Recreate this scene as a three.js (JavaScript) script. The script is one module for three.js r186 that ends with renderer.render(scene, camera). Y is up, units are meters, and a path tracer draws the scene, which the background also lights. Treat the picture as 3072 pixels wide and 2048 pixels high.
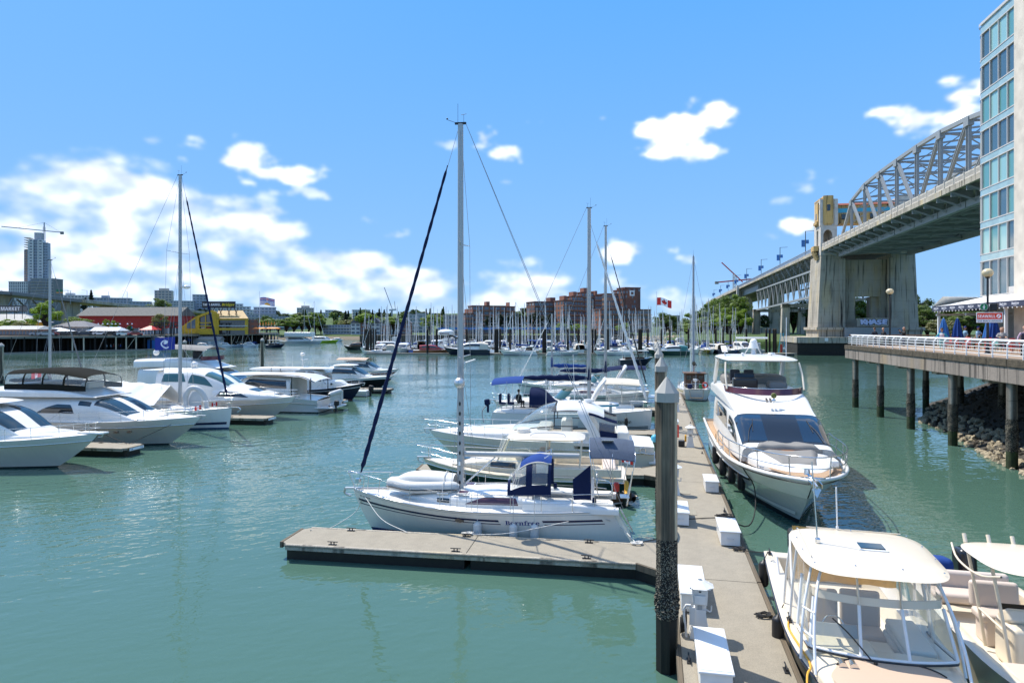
import * as THREE from 'three';
import { mergeGeometries, mergeVertices } from 'three/addons/utils/BufferGeometryUtils.js';
import { RoundedBoxGeometry } from 'three/addons/geometries/RoundedBoxGeometry.js';
import { MarchingCubes } from 'three/addons/objects/MarchingCubes.js';
import { ImprovedNoise } from 'three/addons/math/ImprovedNoise.js';

// ---------------------------------------------------------------- camera, sky, sun, exposure
const scene = new THREE.Scene();
const EYE = 7.5;                                             // the eye stands on a balcony 7.5 m above the water
const camera = new THREE.PerspectiveCamera(53.66, 1.5, 0.2, 6000);
camera.position.set(0, EYE, 0);
camera.lookAt(0, EYE, -10);
camera.setViewOffset(3072, 2048, 0, 40, 3072, 2048);         // level camera, lens shifted down a little
scene.add(camera);
const renderer = new THREE.WebGLRenderer({ antialias: true });
renderer.toneMapping = THREE.LinearToneMapping;
renderer.toneMappingExposure = 1.7;
renderer.shadowMap.enabled = true;
const SUN = new THREE.Vector3(-0.3815, 0.848, -0.3657).normalize();
const sun = new THREE.DirectionalLight(new THREE.Color(1.0, 0.95, 0.865), 3.7);
sun.position.copy(SUN).multiplyScalar(400);
sun.castShadow = true;
Object.assign(sun.shadow.camera, { left: -260, right: 260, top: 260, bottom: -260, near: 10, far: 900 });
sun.shadow.mapSize.set(4096, 4096);
scene.add(sun, sun.target);

let seed = 7;
const rnd = () => { seed = (seed * 1664525 + 1013904223) >>> 0; return seed / 4294967296; };
const R = (a, b) => a + (b - a) * rnd();
const clamp = (x, a = 0, b = 1) => Math.min(b, Math.max(a, x));
const lerp = (a, b, t) => a + (b - a) * t;
const smooth = (a, b, x) => { const t = clamp((x - a) / (b - a)); return t * t * (3 - 2 * t); };
const noise3 = new ImprovedNoise();
const N3 = (x, y, z) => noise3.noise(x, y, z);
const fbm = (x, y, z, o = 5) => { let a = 0.5, f = 1, s = 0; for (let i = 0; i < o; i++) { s += a * N3(x * f, y * f, z * f); a *= 0.5; f *= 2.03; } return s; };

// sky: air and clouds by direction
{
const W = 2048, H = 1024, data = new Float32Array(W * H * 4);
// clouds: [azimuth deg right of -z, elevation deg, half-width deg, half-height deg, density]
const puffs = [
[13.6, 15.6, 3.2, 1.5, 1.1], [16.2, 16.6, 2.6, 1.7, 1.2], [17.6, 17.2, 1.8, 1.1, 1.0], [14.6, 14.2, 2.4, .9, .8], [12.2, 14.9, 1.8, .7, .6],
[-2.4, 15.6, 1.9, 1.2, .85], [-.8, 14.4, 1.6, .9, .7], [-5.2, 15.3, 1.8, .5, .4], [2.6, 17.0, 1.1, .5, .5], [7.6, 17.1, .7, .35, .35],
[-22.5, 12.9, 3.6, 1.1, .75], [-19.0, 12.0, 3.4, .9, .75], [-16.2, 10.9, 2.2, .5, .5], [-28.2, 13.7, .9, .4, .3],
[23.4, 11.2, 2.6, .7, .55], [21.5, 9.9, 1.0, .5, .25], [22.6, 7.8, 1.4, .8, .75], [20.8, 7.2, 1.4, .4, .3], [9.8, 6.3, 3.4, .9, .75], [15.0, 5.7, 1.5, .5, .45],
[30.8, 14.8, 1.8, 1.1, .9], [33.2, 15.9, 2.0, 1.4, 1.0], [35.6, 16.2, 2.0, 1.4, 1.0],
[-11.4, 8.9, 1.8, .9, .7], [-10.0, 7.7, 1.4, .5, .5], [-.5, 12.2, .7, .3, .2]];
const bank = (az) => {            // top of the low cloud bank, degrees of elevation
const k = [[-180, 8], [-90, 10], [-50, 10], [-38, 10.8], [-35, 11.8], [-31, 12.4], [-28, 11.9], [-25, 10.8], [-20, 9.2], [-16, 7.7], [-10, 6.0], [-4, 4.9], [2, 4.6], [8, 3.6], [14, 2.6], [20, 2.2], [40, 2.0], [120, 6], [180, 8]];
for (let i = 1; i < k.length; i++) if (az <= k[i][0]) return lerp(k[i - 1][1], k[i][1], (az - k[i - 1][0]) / (k[i][0] - k[i - 1][0]));
return 8;
};
const deg = 180 / Math.PI, s2 = SUN;
for (let j = 0; j < H; j++) {
const el = ((j + 0.5) / H - 0.5) * 180, ce = Math.cos(el / deg), se = Math.sin(el / deg);
for (let i = 0; i < W; i++) {
// three.js equirect: u = atan2(dir.z, dir.x) / 2pi + 0.5
const th = ((i + 0.5) / W - 0.5) * 2 * Math.PI, dx = Math.cos(th) * ce, dz = Math.sin(th) * ce;
const az = Math.atan2(dx, -dz) * deg, e = Math.max(el, 0);
const t = Math.pow(clamp(e / 34), 0.42);
let r = lerp(0.29, 0.055, t), g = lerp(0.45, 0.242, t), b = lerp(.62, 0.61, t);
const up = smooth(34, 85, e); r = lerp(r, 0.05, up); g = lerp(g, 0.17, up); b = lerp(b, 0.46, up);
const cs = dx * s2.x + se * s2.y + dz * s2.z, glow = Math.pow(clamp(cs), 60) * 0.9 + Math.pow(clamp(cs), 8) * 0.12;
r += glow; g += glow * 0.95; b += glow * 0.85;
// clouds
const px = dx * 7, py = se * 13, pz = dz * 7;
let n1 = 0, n2 = 0, den = 0;
if (el > -2 && el < 40) { n1 = fbm(px + 3.1, py, pz, 6); n2 = fbm(px * 3 + 9, py * 3, pz * 3 + 4, 5); }
if (el > -2 && el < 40) {
const bt = bank(az) + n1 * 3.6 + n2 * 1.5, lowf = smooth(bt + .35, bt - 1.2, e);
const broken = clamp(0.5 + n2 * 1.2 + n1 * .8), edge = smooth(bt - 4.2, bt - .4, e);
den = lowf * clamp(lerp(broken * .78, .86, edge * clamp(.5 + n1 * 3)));
den *= lerp(.5, 1, smooth(0, 3.0, e)) * lerp(1, .55, smooth(8, 26, az));
for (const [ca, ec, wa, ha, dn] of puffs) {
const ux = (az - ca) / wa, uy = (el - ec) / ha;
if (ux * ux + uy * uy > 6) continue;
const low = uy < 0 ? 1.25 : 1;
const q = 1 - Math.hypot(ux, uy * low) + n1 * 1.5 + n2 * 2.2;
den = Math.max(den, smooth(0.05, 0.78, q) * Math.min(1, dn));
}
} else if (el >= 40) { const q = fbm(dx * 3 + 5, se * 3, dz * 3, 5); den = smooth(-.07, .28, q) * .9; n2 = q * .5; }  // unseen overhead clouds, cover added to brighten and whiten the fill light
const thick = clamp(.52 + n2 * 2.6 + n1 * .9);  // cloud light and shade painted in by noise, not worked out from thickness
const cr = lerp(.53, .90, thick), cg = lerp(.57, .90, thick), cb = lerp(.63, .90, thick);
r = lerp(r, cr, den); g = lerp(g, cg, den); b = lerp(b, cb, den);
const o = (j * W + i) * 4;
data[o] = r; data[o + 1] = g; data[o + 2] = b; data[o + 3] = 1;
}
}
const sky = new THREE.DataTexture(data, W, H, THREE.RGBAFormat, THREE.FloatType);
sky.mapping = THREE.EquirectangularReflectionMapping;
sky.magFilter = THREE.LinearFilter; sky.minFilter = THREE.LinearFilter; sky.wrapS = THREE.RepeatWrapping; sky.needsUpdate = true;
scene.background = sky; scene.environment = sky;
}

// ---------------------------------------------------------------- names, things, parts
const taken = new Map();
const numbered = (n) => { const k = taken.get(n) ?? 0; taken.set(n, k + 1); return k ? `${n}_${String(k).padStart(3, '0')}` : n; };
function tag(o, label, category, group, kind) { o.userData = { label, category }; if (group) o.userData.group = group; if (kind) o.userData.kind = kind; return o; }
function thing(name, label, category, pos = [0, 0, 0], turn = 0, group) {
const o = new THREE.Group(); o.name = numbered(name); scene.add(o);
o.position.set(...(pos.isVector3 ? pos.toArray() : pos)); o.rotation.y = turn;
return tag(o, label, category, group);
}
function part(parent, name, geo, mat) {
const g = Array.isArray(geo) ? join(geo) : geo;
const m = new THREE.Mesh(g, mat); m.name = name; m.castShadow = m.receiveShadow = true; parent.add(m); return m;
}
function single(name, label, category, geo, mat, pos, turn = 0, group) {
const m = part(scene, numbered(name), geo, mat); if (pos) m.position.set(...(pos.isVector3 ? pos.toArray() : pos)); m.rotation.y = turn;
return tag(m, label, category, group);
}
function structure(name, geo, mat) { const m = part(scene, name, geo, mat); m.userData = { kind: 'structure' }; return m; }
function copy(o, pos, turn, label, group, scale) {
const c = o.clone(); c.name = numbered(o.name.replace(/_\d{3}$/, '')); scene.add(c);
c.position.set(...(pos.isVector3 ? pos.toArray() : pos)); if (turn !== undefined) c.rotation.y = turn; if (scale) c.scale.set(...[].concat(scale, scale, scale).slice(0, 3));
c.userData = { ...o.userData }; if (label) c.userData.label = label; if (group) c.userData.group = group;
return c;
}
// ---------------------------------------------------------------- geometry helpers
function join(list) {
const l = list.map((g) => { let q = g.index ? g.toNonIndexed() : g; if (!q.attributes.uv) q.setAttribute('uv', new THREE.BufferAttribute(new Float32Array(q.attributes.position.count * 2), 2)); for (const k of Object.keys(q.attributes)) if (!['position', 'normal', 'uv', 'color'].includes(k)) q.deleteAttribute(k); return q; });
const c = l.some((g) => g.attributes.color);
if (c) for (const g of l) if (!g.attributes.color) g.setAttribute('color', new THREE.BufferAttribute(new Float32Array(g.attributes.position.count * 3).fill(1), 3));
return l.length === 1 ? l[0] : mergeGeometries(l);
}
function metric(g, k = 1) {           // uv in metres from the dominant direction of each face
const q = g.index ? g.toNonIndexed() : g; const p = q.attributes.position, n = p.count, uv = new Float32Array(n * 2);
const a = new THREE.Vector3(), b = new THREE.Vector3(), c = new THREE.Vector3();
for (let i = 0; i < n; i += 3) {
a.fromBufferAttribute(p, i); b.fromBufferAttribute(p, i + 1); c.fromBufferAttribute(p, i + 2);
const m = b.clone().sub(a).cross(c.clone().sub(a)), ax = Math.abs(m.x), ay = Math.abs(m.y), az = Math.abs(m.z);
[a, b, c].forEach((v, j) => { const [s, t] = ay >= ax && ay >= az ? [v.x, v.z] : ax >= az ? [v.z, v.y] : [v.x, v.y]; uv[(i + j) * 2] = s * k; uv[(i + j) * 2 + 1] = t * k; });
}
q.setAttribute('uv', new THREE.BufferAttribute(uv, 2)); return q;
}
const box = (w, h, d, x = 0, y = 0, z = 0) => { const g = new THREE.BoxGeometry(w, h, d); g.translate(x, y, z); return metric(g); };
const rbox = (w, h, d, r, x = 0, y = 0, z = 0, s = 2) => { const g = new RoundedBoxGeometry(w, h, d, s, r); g.translate(x, y, z); return metric(g); };
const V = (x, y, z) => new THREE.Vector3(x, y, z);
const vec = (p) => (p.isVector3 ? p : V(...p));
const cyl = (r0, r1, h, x = 0, y = 0, z = 0, n = 12) => { const g = new THREE.CylinderGeometry(r1, r0, h, n); g.translate(x, y + h / 2, z); return g; };
const ball = (r, x = 0, y = 0, z = 0, n = 12) => { const g = new THREE.SphereGeometry(r, n, Math.max(6, n >> 1)); g.translate(x, y, z); return g; };
function bar(a, b, r, n = 6, r2 = r) {  // straight round bar
a = vec(a); b = vec(b); const d = b.clone().sub(a), L = d.length(); const g = new THREE.CylinderGeometry(r2, r, L, n);
g.translate(0, L / 2, 0); g.applyQuaternion(new THREE.Quaternion().setFromUnitVectors(V(0, 1, 0), d.normalize())); g.translate(a.x, a.y, a.z); return g;
}
function beam(a, b, w, h = w) {        // straight square bar, h is the upright side
a = vec(a); b = vec(b); const d = b.clone().sub(a), L = d.length(), g = new THREE.BoxGeometry(w, h, L); d.normalize();
const up = Math.abs(d.y) > .99 ? V(0, 0, 1) : V(0, 1, 0), x = up.clone().cross(d).normalize(), y = d.clone().cross(x);
const q = metric(g); q.applyMatrix4(new THREE.Matrix4().makeBasis(x, y, d)); const m = a.clone().add(b).multiplyScalar(.5); q.translate(m.x, m.y, m.z); return q;
}
function tube(pts, r, n = 6, k = 4, closed = false) {
const c = new THREE.CatmullRomCurve3(pts.map(vec), closed, 'centripetal'); return new THREE.TubeGeometry(c, Math.max(2, (pts.length - 1) * k), r, n, closed);
}
function grid(f, nu, nv, flip = false) {   // f(u, v) -> [x, y, z], uv from arc length
const pos = [], uv = [], idx = [];
for (let i = 0; i <= nu; i++) for (let j = 0; j <= nv; j++) { const p = f(i / nu, j / nv); pos.push(p[0], p[1], p[2]); uv.push(p[3] ?? i / nu, p[4] ?? j / nv); }
for (let i = 0; i < nu; i++) for (let j = 0; j < nv; j++) { const a = i * (nv + 1) + j, b = a + nv + 1; flip ? idx.push(a, a + 1, b, b, a + 1, b + 1) : idx.push(a, b, a + 1, b, b + 1, a + 1); }
const g = new THREE.BufferGeometry(); g.setAttribute('position', new THREE.Float32BufferAttribute(pos, 3)); g.setAttribute('uv', new THREE.Float32BufferAttribute(uv, 2)); g.setIndex(idx); g.computeVertexNormals(); return g;
}
function poly(pts, h, bev = 0, y = 0) {    // flat outline in x,z raised h upward
const s = new THREE.Shape(pts.map(([x, z]) => new THREE.Vector2(x, -z)));
const g = new THREE.ExtrudeGeometry(s, { depth: h - 2 * bev, bevelEnabled: bev > 0, bevelThickness: bev, bevelSize: bev, bevelOffset: -bev, bevelSegments: 2, steps: 1 });
g.rotateX(-Math.PI / 2); g.translate(0, y + bev, 0); return metric(g);
}
function wallShape(pts, d, holes = []) {     // outline in x,y extruded d along +z
const s = new THREE.Shape(pts.map(([x, y]) => new THREE.Vector2(x, y)));
for (const h of holes) s.holes.push(new THREE.Path(h.map(([x, y]) => new THREE.Vector2(x, y))));
return metric(new THREE.ExtrudeGeometry(s, { depth: d, bevelEnabled: false }));
}
const rotY = (g, a) => { g.rotateY(a); return g; }, mv = (g, x, y, z) => { g.translate(x, y, z); return g; };
function superEl(w, d, n = 4, k = 40) { const o = []; for (let i = 0; i < k; i++) { const a = i / k * 2 * Math.PI, c = Math.cos(a), s = Math.sin(a); o.push([w / 2 * Math.sign(c) * Math.abs(c) ** (2 / n), d / 2 * Math.sign(s) * Math.abs(s) ** (2 / n)]); } return o; }

// ---------------------------------------------------------------- survey helpers: plane points and the marina's own axes
const G = (px, py, h = 0) => { const D = (EYE - h) * 2025 / (py - 984); return V((px - 1536) / 2025 * D, h, -D); };
const AZ = (px, D, h = 0) => V((px - 1536) / 2025 * D, h, -D);
const HY = (py, D) => EYE + (984 - py) * D / 2025;
const TH = 0.2073, CT = Math.cos(TH), ST = Math.sin(TH);
const DK = (s, t, h = 0) => V(s * CT + t * ST, h, s * ST - t * CT);   // s: to the right of the dock's axis, t: along the dock away from the balcony

// ---------------------------------------------------------------- textures and materials
const hash = (x, y, s) => { let h = Math.imul(x, 374761393) + Math.imul(y, 668265263) + Math.imul(s, 974634777) | 0; h = Math.imul(h ^ (h >>> 13), 1274126177); return ((h ^ (h >>> 16)) >>> 0) / 4294967296; };
function pv(u, v, fu, fv, s) {               // periodic value noise, fu x fv cells over the tile
const x = u * fu, y = v * fv, xi = Math.floor(x), yi = Math.floor(y), a = x - xi, b = y - yi, p = a * a * (3 - 2 * a), q = b * b * (3 - 2 * b), m = (n, k) => ((n % k) + k) % k;
const x0 = m(xi, fu), x1 = m(xi + 1, fu), y0 = m(yi, fv), y1 = m(yi + 1, fv);
return lerp(lerp(hash(x0, y0, s), hash(x1, y0, s), p), lerp(hash(x0, y1, s), hash(x1, y1, s), p), q);
}
const pf = (u, v, fu, fv, s, o = 4) => { let t = 0, a = .5, z = 0; for (let i = 0; i < o; i++) { t += a * pv(u, v, fu << i, fv << i, s + i); z += a; a *= .55; } return t / z; };
function tex(n, metres, fn, srgb = true) {
const [W, H] = [].concat(n, n), d = new Uint8Array(W * H * 4);
for (let j = 0; j < H; j++) for (let i = 0; i < W; i++) { const c = fn(i / W, j / H), o = (j * W + i) * 4; for (let k = 0; k < 3; k++) d[o + k] = clamp(c.length ? c[k] : c) * 255; d[o + 3] = 255; }
const t = new THREE.DataTexture(d, W, H); t.wrapS = t.wrapT = THREE.RepeatWrapping; t.magFilter = THREE.LinearFilter; t.minFilter = THREE.LinearMipmapLinearFilter; t.generateMipmaps = true;
if (srgb) t.colorSpace = THREE.SRGBColorSpace; const [mx, my] = [].concat(metres, metres); t.repeat.set(1 / mx, 1 / my); t.needsUpdate = true; return t;
}
const mul = (c, k) => c.map((x) => x * k);
const T = {
speck: tex(512, 1.6, (u, v) => { const a = pf(u, v, 6, 6, 3), b = pv(u, v, 256, 256, 9), c = pv(u, v, 128, 128, 4); const k = .78 + .09 * a + .13 * (b - .5) + .10 * (c - .5); return [k * .985, k * .955, k * .90]; }),
grime: tex(512, 3, (u, v) => { const a = pf(u, v, 4, 4, 11), b = pf(u, v, 24, 3, 17), k = .93 + .05 * a + .035 * (b - .5); return [k, k, k * .995]; }),
canvas: tex(256, .25, (u, v) => { const k = .86 + .1 * pf(u, v, 5, 5, 21) + .05 * Math.sin(u * 256) * Math.sin(v * 256); return k; }, false),
oldConcrete: tex([1024, 1024], [24, 24], (u, v) => {
const a = pf(u, v, 5, 5, 31, 6), s = pf(u, v, 90, 4, 33, 3), s2 = pf(u, v, 34, 2, 39, 3), st = smooth(.60, .80, s) * .22 + smooth(.62, .86, s2) * .30, lift = Math.abs(((v * 8) % 1) - .5) > .485 ? .10 : 0;
const fine = pv(u, v, 400, 400, 5) * .07, warm = smooth(.5, .8, pf(u, v, 12, 3, 44, 3));
const k = .86 + .22 * (a - .5) - st * 1.5 - lift + fine - .03; return [k * (1 + warm * .05), k * (.98 + warm * .01), k * (.94 - warm * .08)];
}),
oldConcreteBump: tex([512, 512], [6, 6], (u, v) => .5 * pf(u, v, 8, 8, 51, 5) + .5 * pv(u, v, 200, 200, 7), false),
pile: tex([512, 1024], [1.6, 7], (u, v) => {          // weathered creosote pile: grain, checks, barnacles below
const g = pf(u, v, 80, 6, 61, 4), c = pf(u, v, 11, 1, 67, 3), big = pf(u, v, 4, 5, 70, 5), k = .74 + .18 * (g - .5) + .5 * (big - .5) - smooth(.50, .66, c) * .42;
return [k * 1.03, k, k * .92];
}),
wood: tex([256, 512], [.5, 3], (u, v) => { const g = pf(u, v, 40, 3, 71, 4), k = .62 + .34 * (g - .5); return [k, k * .95, k * .86]; }),
teak: tex([512, 512], [.6, 3], (u, v) => { const p = (u * 12) % 1, seam = p < .1 ? .45 : 1, g = pf(u, v, 60, 4, 81, 3), k = (.80 + .2 * (g - .5)) * seam; return [k, k * .90, k * .79]; }),
barn: tex(512, .9, (u, v) => { const a = pv(u, v, 60, 60, 91), b = pf(u, v, 8, 8, 92), k = a > .72 - .22 * b ? .62 + .3 * pv(u, v, 120, 120, 93) : .10 + .09 * b; return [k, k * .96, k * .86]; }),
barnBump: tex(512, .9, (u, v) => pf(u, v, 50, 50, 91, 3), false),
rockC: tex(256, 1.2, (u, v) => { const k = .5 + .5 * pf(u, v, 6, 6, 95, 5); return [k, k * .96, k * .88]; }),
leafC: tex(256, 3, (u, v) => { const k = .65 + .6 * (pf(u, v, 24, 24, 97, 3) - .3); return k; }),
bark: tex(256, 1, (u, v) => { const k = .4 + .5 * pf(u, v, 30, 5, 99, 3); return [k, k * .9, k * .8]; }),
facade: tex(256, 6, (u, v) => { const k = .82 + .18 * pf(u, v, 8, 8, 101, 4); return k; }),
shingle: tex(256, 4, (u, v) => { const r = ((v * 12) % 1) < .12 ? .8 : 1; return (.7 + .4 * (pf(u, v, 40, 12, 103, 3) - .3)) * r; }),
ripples: tex(1024, 46, (u, v) => {
const w1 = pf(u + .015 * pv(u, v, 5, 5, 121), v, 16, 34, 111, 5), w2 = pf(u, v, 46, 96, 113, 3), w3 = pf(u, v, 190, 300, 117, 2), calm = smooth(.35, .65, pf(u, v, 3, 5, 119, 3));
return .5 + (.3 + .7 * calm) * ((w1 - .5) * .15 + (w2 - .5) * .19 + (w3 - .5) * .085);
}, false),
};
const std = (c, o = {}) => { const { rgb, ...rest } = o; const m = new THREE.MeshStandardMaterial({ roughness: .6, ...rest }); Array.isArray(c) ? m.color.setRGB(...c) : m.color.set(c); m.side = THREE.DoubleSide; return m; };
const phys = (c, o = {}) => { const m = new THREE.MeshPhysicalMaterial({ roughness: .3, ...o }); Array.isArray(c) ? m.color.setRGB(...c) : m.color.set(c); m.side = THREE.DoubleSide; return m; };
const gelc = (c, o = {}) => phys(c, { roughness: .28, clearcoat: .35, clearcoatRoughness: .12, map: T.grime, ...o });
const M = {
gel: gelc([.86, .835, .79]), gelCool: gelc([.82, .81, .785]), gelWarm: gelc([.88, .815, .72]), gelCream: gelc([.78, .68, .53]), gelBeige: gelc([.74, .655, .53]), gelSand: gelc([.81, .735, .61]), gelGrey: gelc([.47, .48, .48]), gelNavy: gelc([.012, .016, .04]), gelBlack: gelc([.012, .012, .013]), gelGreen: gelc([.012, .05, .04]), gelTeal: gelc([.05, .22, .2]), gelYellow: gelc([.55, .36, .04]), gelLime: gelc([.42, .62, .02]), gelRed: gelc([.38, .03, .025]), gelWood: gelc([.20, .085, .035]), gelBlue: gelc([.02, .06, .22]), burg: phys([.10, .03, .045], { roughness: .15 }),
pearl: phys([.74, .725, .69], { roughness: .22, clearcoat: .6, clearcoatRoughness: .06, map: T.grime, metalness: .15 }),
navyStripe: phys([.014, .018, .06], { roughness: .3 }), bootBlue: std([.012, .035, .12], { roughness: .4 }), bootBlack: std([.01, .01, .012], { roughness: .5 }), bootRed: std([.12, .02, .015]), bootGreen: std([.01, .05, .04]),
glassDark: phys([.018, .022, .026], { roughness: .05, clearcoat: 1, clearcoatRoughness: .03 }), glassBlue: phys([.02, .045, .065], { roughness: .06 }), glassPurple: phys([.09, .04, .06], { roughness: .1 }),
pane: phys([.88, .92, .90], { roughness: .02, transmission: .93, thickness: 0, ior: 1.45 }), vinyl: phys([.92, .92, .90], { roughness: .06, transmission: .86, thickness: 0, ior: 1.3 }),
chrome: std([.72, .72, .72], { metalness: 1, roughness: .14 }), alu: std([.66, .66, .65], { metalness: .85, roughness: .38 }), mast: std([.50, .50, .49], { metalness: .35, roughness: .42, map: T.grime }), mastWhite: std([.60, .60, .59], { roughness: .35 }), wire: std([.32, .33, .34], { metalness: .6, roughness: .35 }),
black: std([.012, .012, .013], { roughness: .55 }), rubber: std([.014, .014, .016], { roughness: .42 }), ropeW: std([.62, .60, .55], { roughness: .9 }), ropeB: std([.012, .012, .012], { roughness: .8 }), ropeY: std([.70, .36, .03], { roughness: .6 }),
navyCanvas: phys([.012, .02, .06], { roughness: .95, specularIntensity: .3, bumpMap: T.canvas, bumpScale: .002 }), blueCanvas: phys([.02, .055, .21], { roughness: .9, specularIntensity: .3, bumpMap: T.canvas, bumpScale: .002 }), fadedBlue: std([.085, .13, .23], { roughness: .9, map: T.speck }), greyCanvas: std([.21, .20, .185], { roughness: .9, bumpMap: T.canvas, bumpScale: .002 }), darkCanvas: phys([.018, .018, .015], { roughness: 1, specularIntensity: .15 }), whiteCanvas: std([.74, .74, .72], { roughness: .8 }), creamCanvas: std([.62, .56, .46], { roughness: .85, bumpMap: T.canvas, bumpScale: .002 }), tanCanvas: std([.50, .37, .27], { roughness: .85, bumpMap: T.canvas, bumpScale: .0015 }), amber: phys([.70, .42, .12], { roughness: .6, transmission: .3, thickness: 0 }),
hypalon: std([.62, .62, .60], { roughness: .55, map: T.grime }), hypalonDark: std([.03, .03, .032], { roughness: .6 }), vinylSeat: phys([.60, .50, .42], { roughness: .45 }), seatWhite: phys([.72, .70, .64], { roughness: .4 }), seatBlack: phys([.02, .02, .025], { roughness: .5 }),
teak: std([.70, .58, .45], { roughness: .75, map: T.teak }), wood: std([.34, .30, .25], { roughness: .9, map: T.wood }), brownWood: std([.20, .09, .04], { roughness: .5, map: T.wood }), tanWood: std([.42, .24, .11], { roughness: .5, map: T.wood }), darkWood: std([.05, .042, .036], { roughness: .9, map: T.wood }), pile: std([.95, .83, .68], { roughness: .92, map: T.pile, bumpMap: T.pile, bumpScale: .03 }), pileWet: std([.07, .06, .045], { roughness: .6, map: T.pile, bumpMap: T.pile, bumpScale: .02 }), barn: std([.42, .41, .38], { roughness: .85, map: T.barn, bumpMap: T.barnBump, bumpScale: .05 }), weed: std([.05, .09, .025], { roughness: .8, map: T.rockC, bumpMap: T.barnBump, bumpScale: .03 }),
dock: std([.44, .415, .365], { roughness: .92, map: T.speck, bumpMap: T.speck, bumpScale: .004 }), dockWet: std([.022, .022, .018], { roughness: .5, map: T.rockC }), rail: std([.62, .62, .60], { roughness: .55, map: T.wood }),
cap: std([.42, .40, .36], { roughness: .7, map: T.grime }), boxW: gelc([.80, .80, .79], { roughness: .35 }), boxG: gelc([.74, .735, .72]),
concrete: std([.55, .515, .455], { roughness: .93, map: T.oldConcrete, bumpMap: T.oldConcreteBump, bumpScale: .03 }), concreteOchre: std([.74, .52, .24], { roughness: .9, map: T.oldConcrete }), concretePale: std([.68, .62, .54], { roughness: .9, map: T.facade }), mossy: std([.16, .14, .11], { roughness: 1, map: T.rockC, bumpMap: T.oldConcreteBump, bumpScale: .06 }), fascia: std([.34, .30, .275], { roughness: .95, map: T.oldConcrete, bumpMap: T.oldConcreteBump, bumpScale: .03 }), paving: std([.46, .36, .29], { roughness: .9, map: T.speck }),
steel: std([.31, .33, .34], { roughness: .55, metalness: .1, map: T.grime }), steelDark: std([.20, .20, .195], { roughness: .7, map: T.grime }), whitePaint: std([.76, .76, .75], { roughness: .4 }), blackPaint: std([.012, .012, .013], { roughness: .4 }), bluePaint: std([.03, .15, .42], { roughness: .5 }), cyan: std([.05, .36, .50], { roughness: .5 }), redPaint: std([.50, .035, .02], { roughness: .5 }), orange: std([.72, .26, .03], { roughness: .6 }), greenPaint: std([.01, .14, .06], { roughness: .5 }), yellowPaint: std([.70, .42, .02], { roughness: .6, map: T.facade }),
globe: phys([.78, .66, .42], { roughness: .25, transmission: .25, thickness: 0 }),
rock: std([.78, .71, .58], { roughness: .95, map: T.rockC, bumpMap: T.oldConcreteBump, bumpScale: .03 }), rockDark: std([.10, .095, .09], { roughness: .95, map: T.rockC }), earth: std([.10, .085, .065], { roughness: 1, map: T.rockC }), sandC: std([.30, .27, .22], { roughness: 1, map: T.rockC }), grass: std([.10, .17, .04], { roughness: 1, map: T.leafC }),
leafA: phys([.30, .44, .07], { roughness: .9, map: T.leafC, transmission: .5, thickness: 0, ior: 1.2 }), leafB: phys([.21, .32, .065], { roughness: .9, map: T.leafC, transmission: .5, thickness: 0, ior: 1.2 }), leafC: phys([.12, .20, .06], { roughness: .9, map: T.leafC, transmission: .5, thickness: 0, ior: 1.2 }), leafD: phys([.035, .065, .03], { roughness: .9, map: T.leafC, transmission: .5, thickness: 0, ior: 1.2 }), leafE: phys([.38, .40, .14], { roughness: .9, map: T.leafC, transmission: .5, thickness: 0, ior: 1.2 }), leafY: phys([.40, .58, .06], { roughness: .9, map: T.leafC, transmission: .5, thickness: 0, ior: 1.2 }), bark: std([.11, .09, .07], { roughness: 1, map: T.bark }),
brick: std([.34, .15, .10], { roughness: .9, map: T.facade }), brickDark: std([.21, .10, .075], { roughness: .9, map: T.facade }), brickTan: std([.50, .30, .21], { roughness: .9, map: T.facade }), panelW: std([.76, .75, .72], { roughness: .8, map: T.facade }), panelG: std([.46, .47, .48], { roughness: .8, map: T.facade }), panelB: std([.38, .43, .50], { roughness: .6, map: T.facade }), panelTan: std([.56, .49, .41], { roughness: .85, map: T.facade }), winFar: phys([.13, .165, .20], { roughness: .12 }), winGreen: phys([.14, .21, .21], { roughness: .12 }), barnRed: std([.36, .035, .028], { roughness: .85, map: T.facade }), roofGrey: std([.24, .235, .21], { roughness: .9, map: T.shingle }), roofTin: std([.50, .50, .48], { roughness: .6, map: T.shingle }), roofYellow: std([.66, .44, .16], { roughness: .7, map: T.shingle }), roofSlate: std([.22, .22, .25], { roughness: .8, map: T.shingle }), roofRed: std([.42, .10, .04], { roughness: .8, map: T.shingle }),
tealPanel: phys([.40, .56, .57], { roughness: .22, clearcoat: .6, map: T.facade }), glassTeal: phys([.10, .27, .25], { roughness: .06, clearcoat: 1 }), blindTeal: phys([.27, .47, .44], { roughness: .12, clearcoat: 1, clearcoatRoughness: .03 }), glassSlate: phys([.045, .09, .11], { roughness: .04, clearcoat: 1, clearcoatRoughness: .02 }), mullion: std([.60, .56, .52], { roughness: .5, metalness: .2 }),
skin: std([.46, .27, .19], { roughness: .6 }),
};
M.water = phys([.062, .125, .094], { roughness: .02, ior: 1.333, bumpMap: T.ripples, bumpScale: .26 });
function canvasTex(w, h, draw) { const c = document.createElement('canvas'); c.width = w; c.height = h; const x = c.getContext('2d'); draw(x, w, h); const t = new THREE.CanvasTexture(c); t.colorSpace = THREE.SRGBColorSpace; return t; }
const printM = (w, h, draw, o = {}) => new THREE.MeshStandardMaterial({ map: canvasTex(w, h, draw), roughness: .5, side: THREE.DoubleSide, ...o });
const lettering = (w, h, draw, o = {}) => printM(w, h, (x, a, b) => { x.clearRect(0, 0, a, b); draw(x, a, b); }, { transparent: true, alphaTest: .5, ...o });

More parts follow.
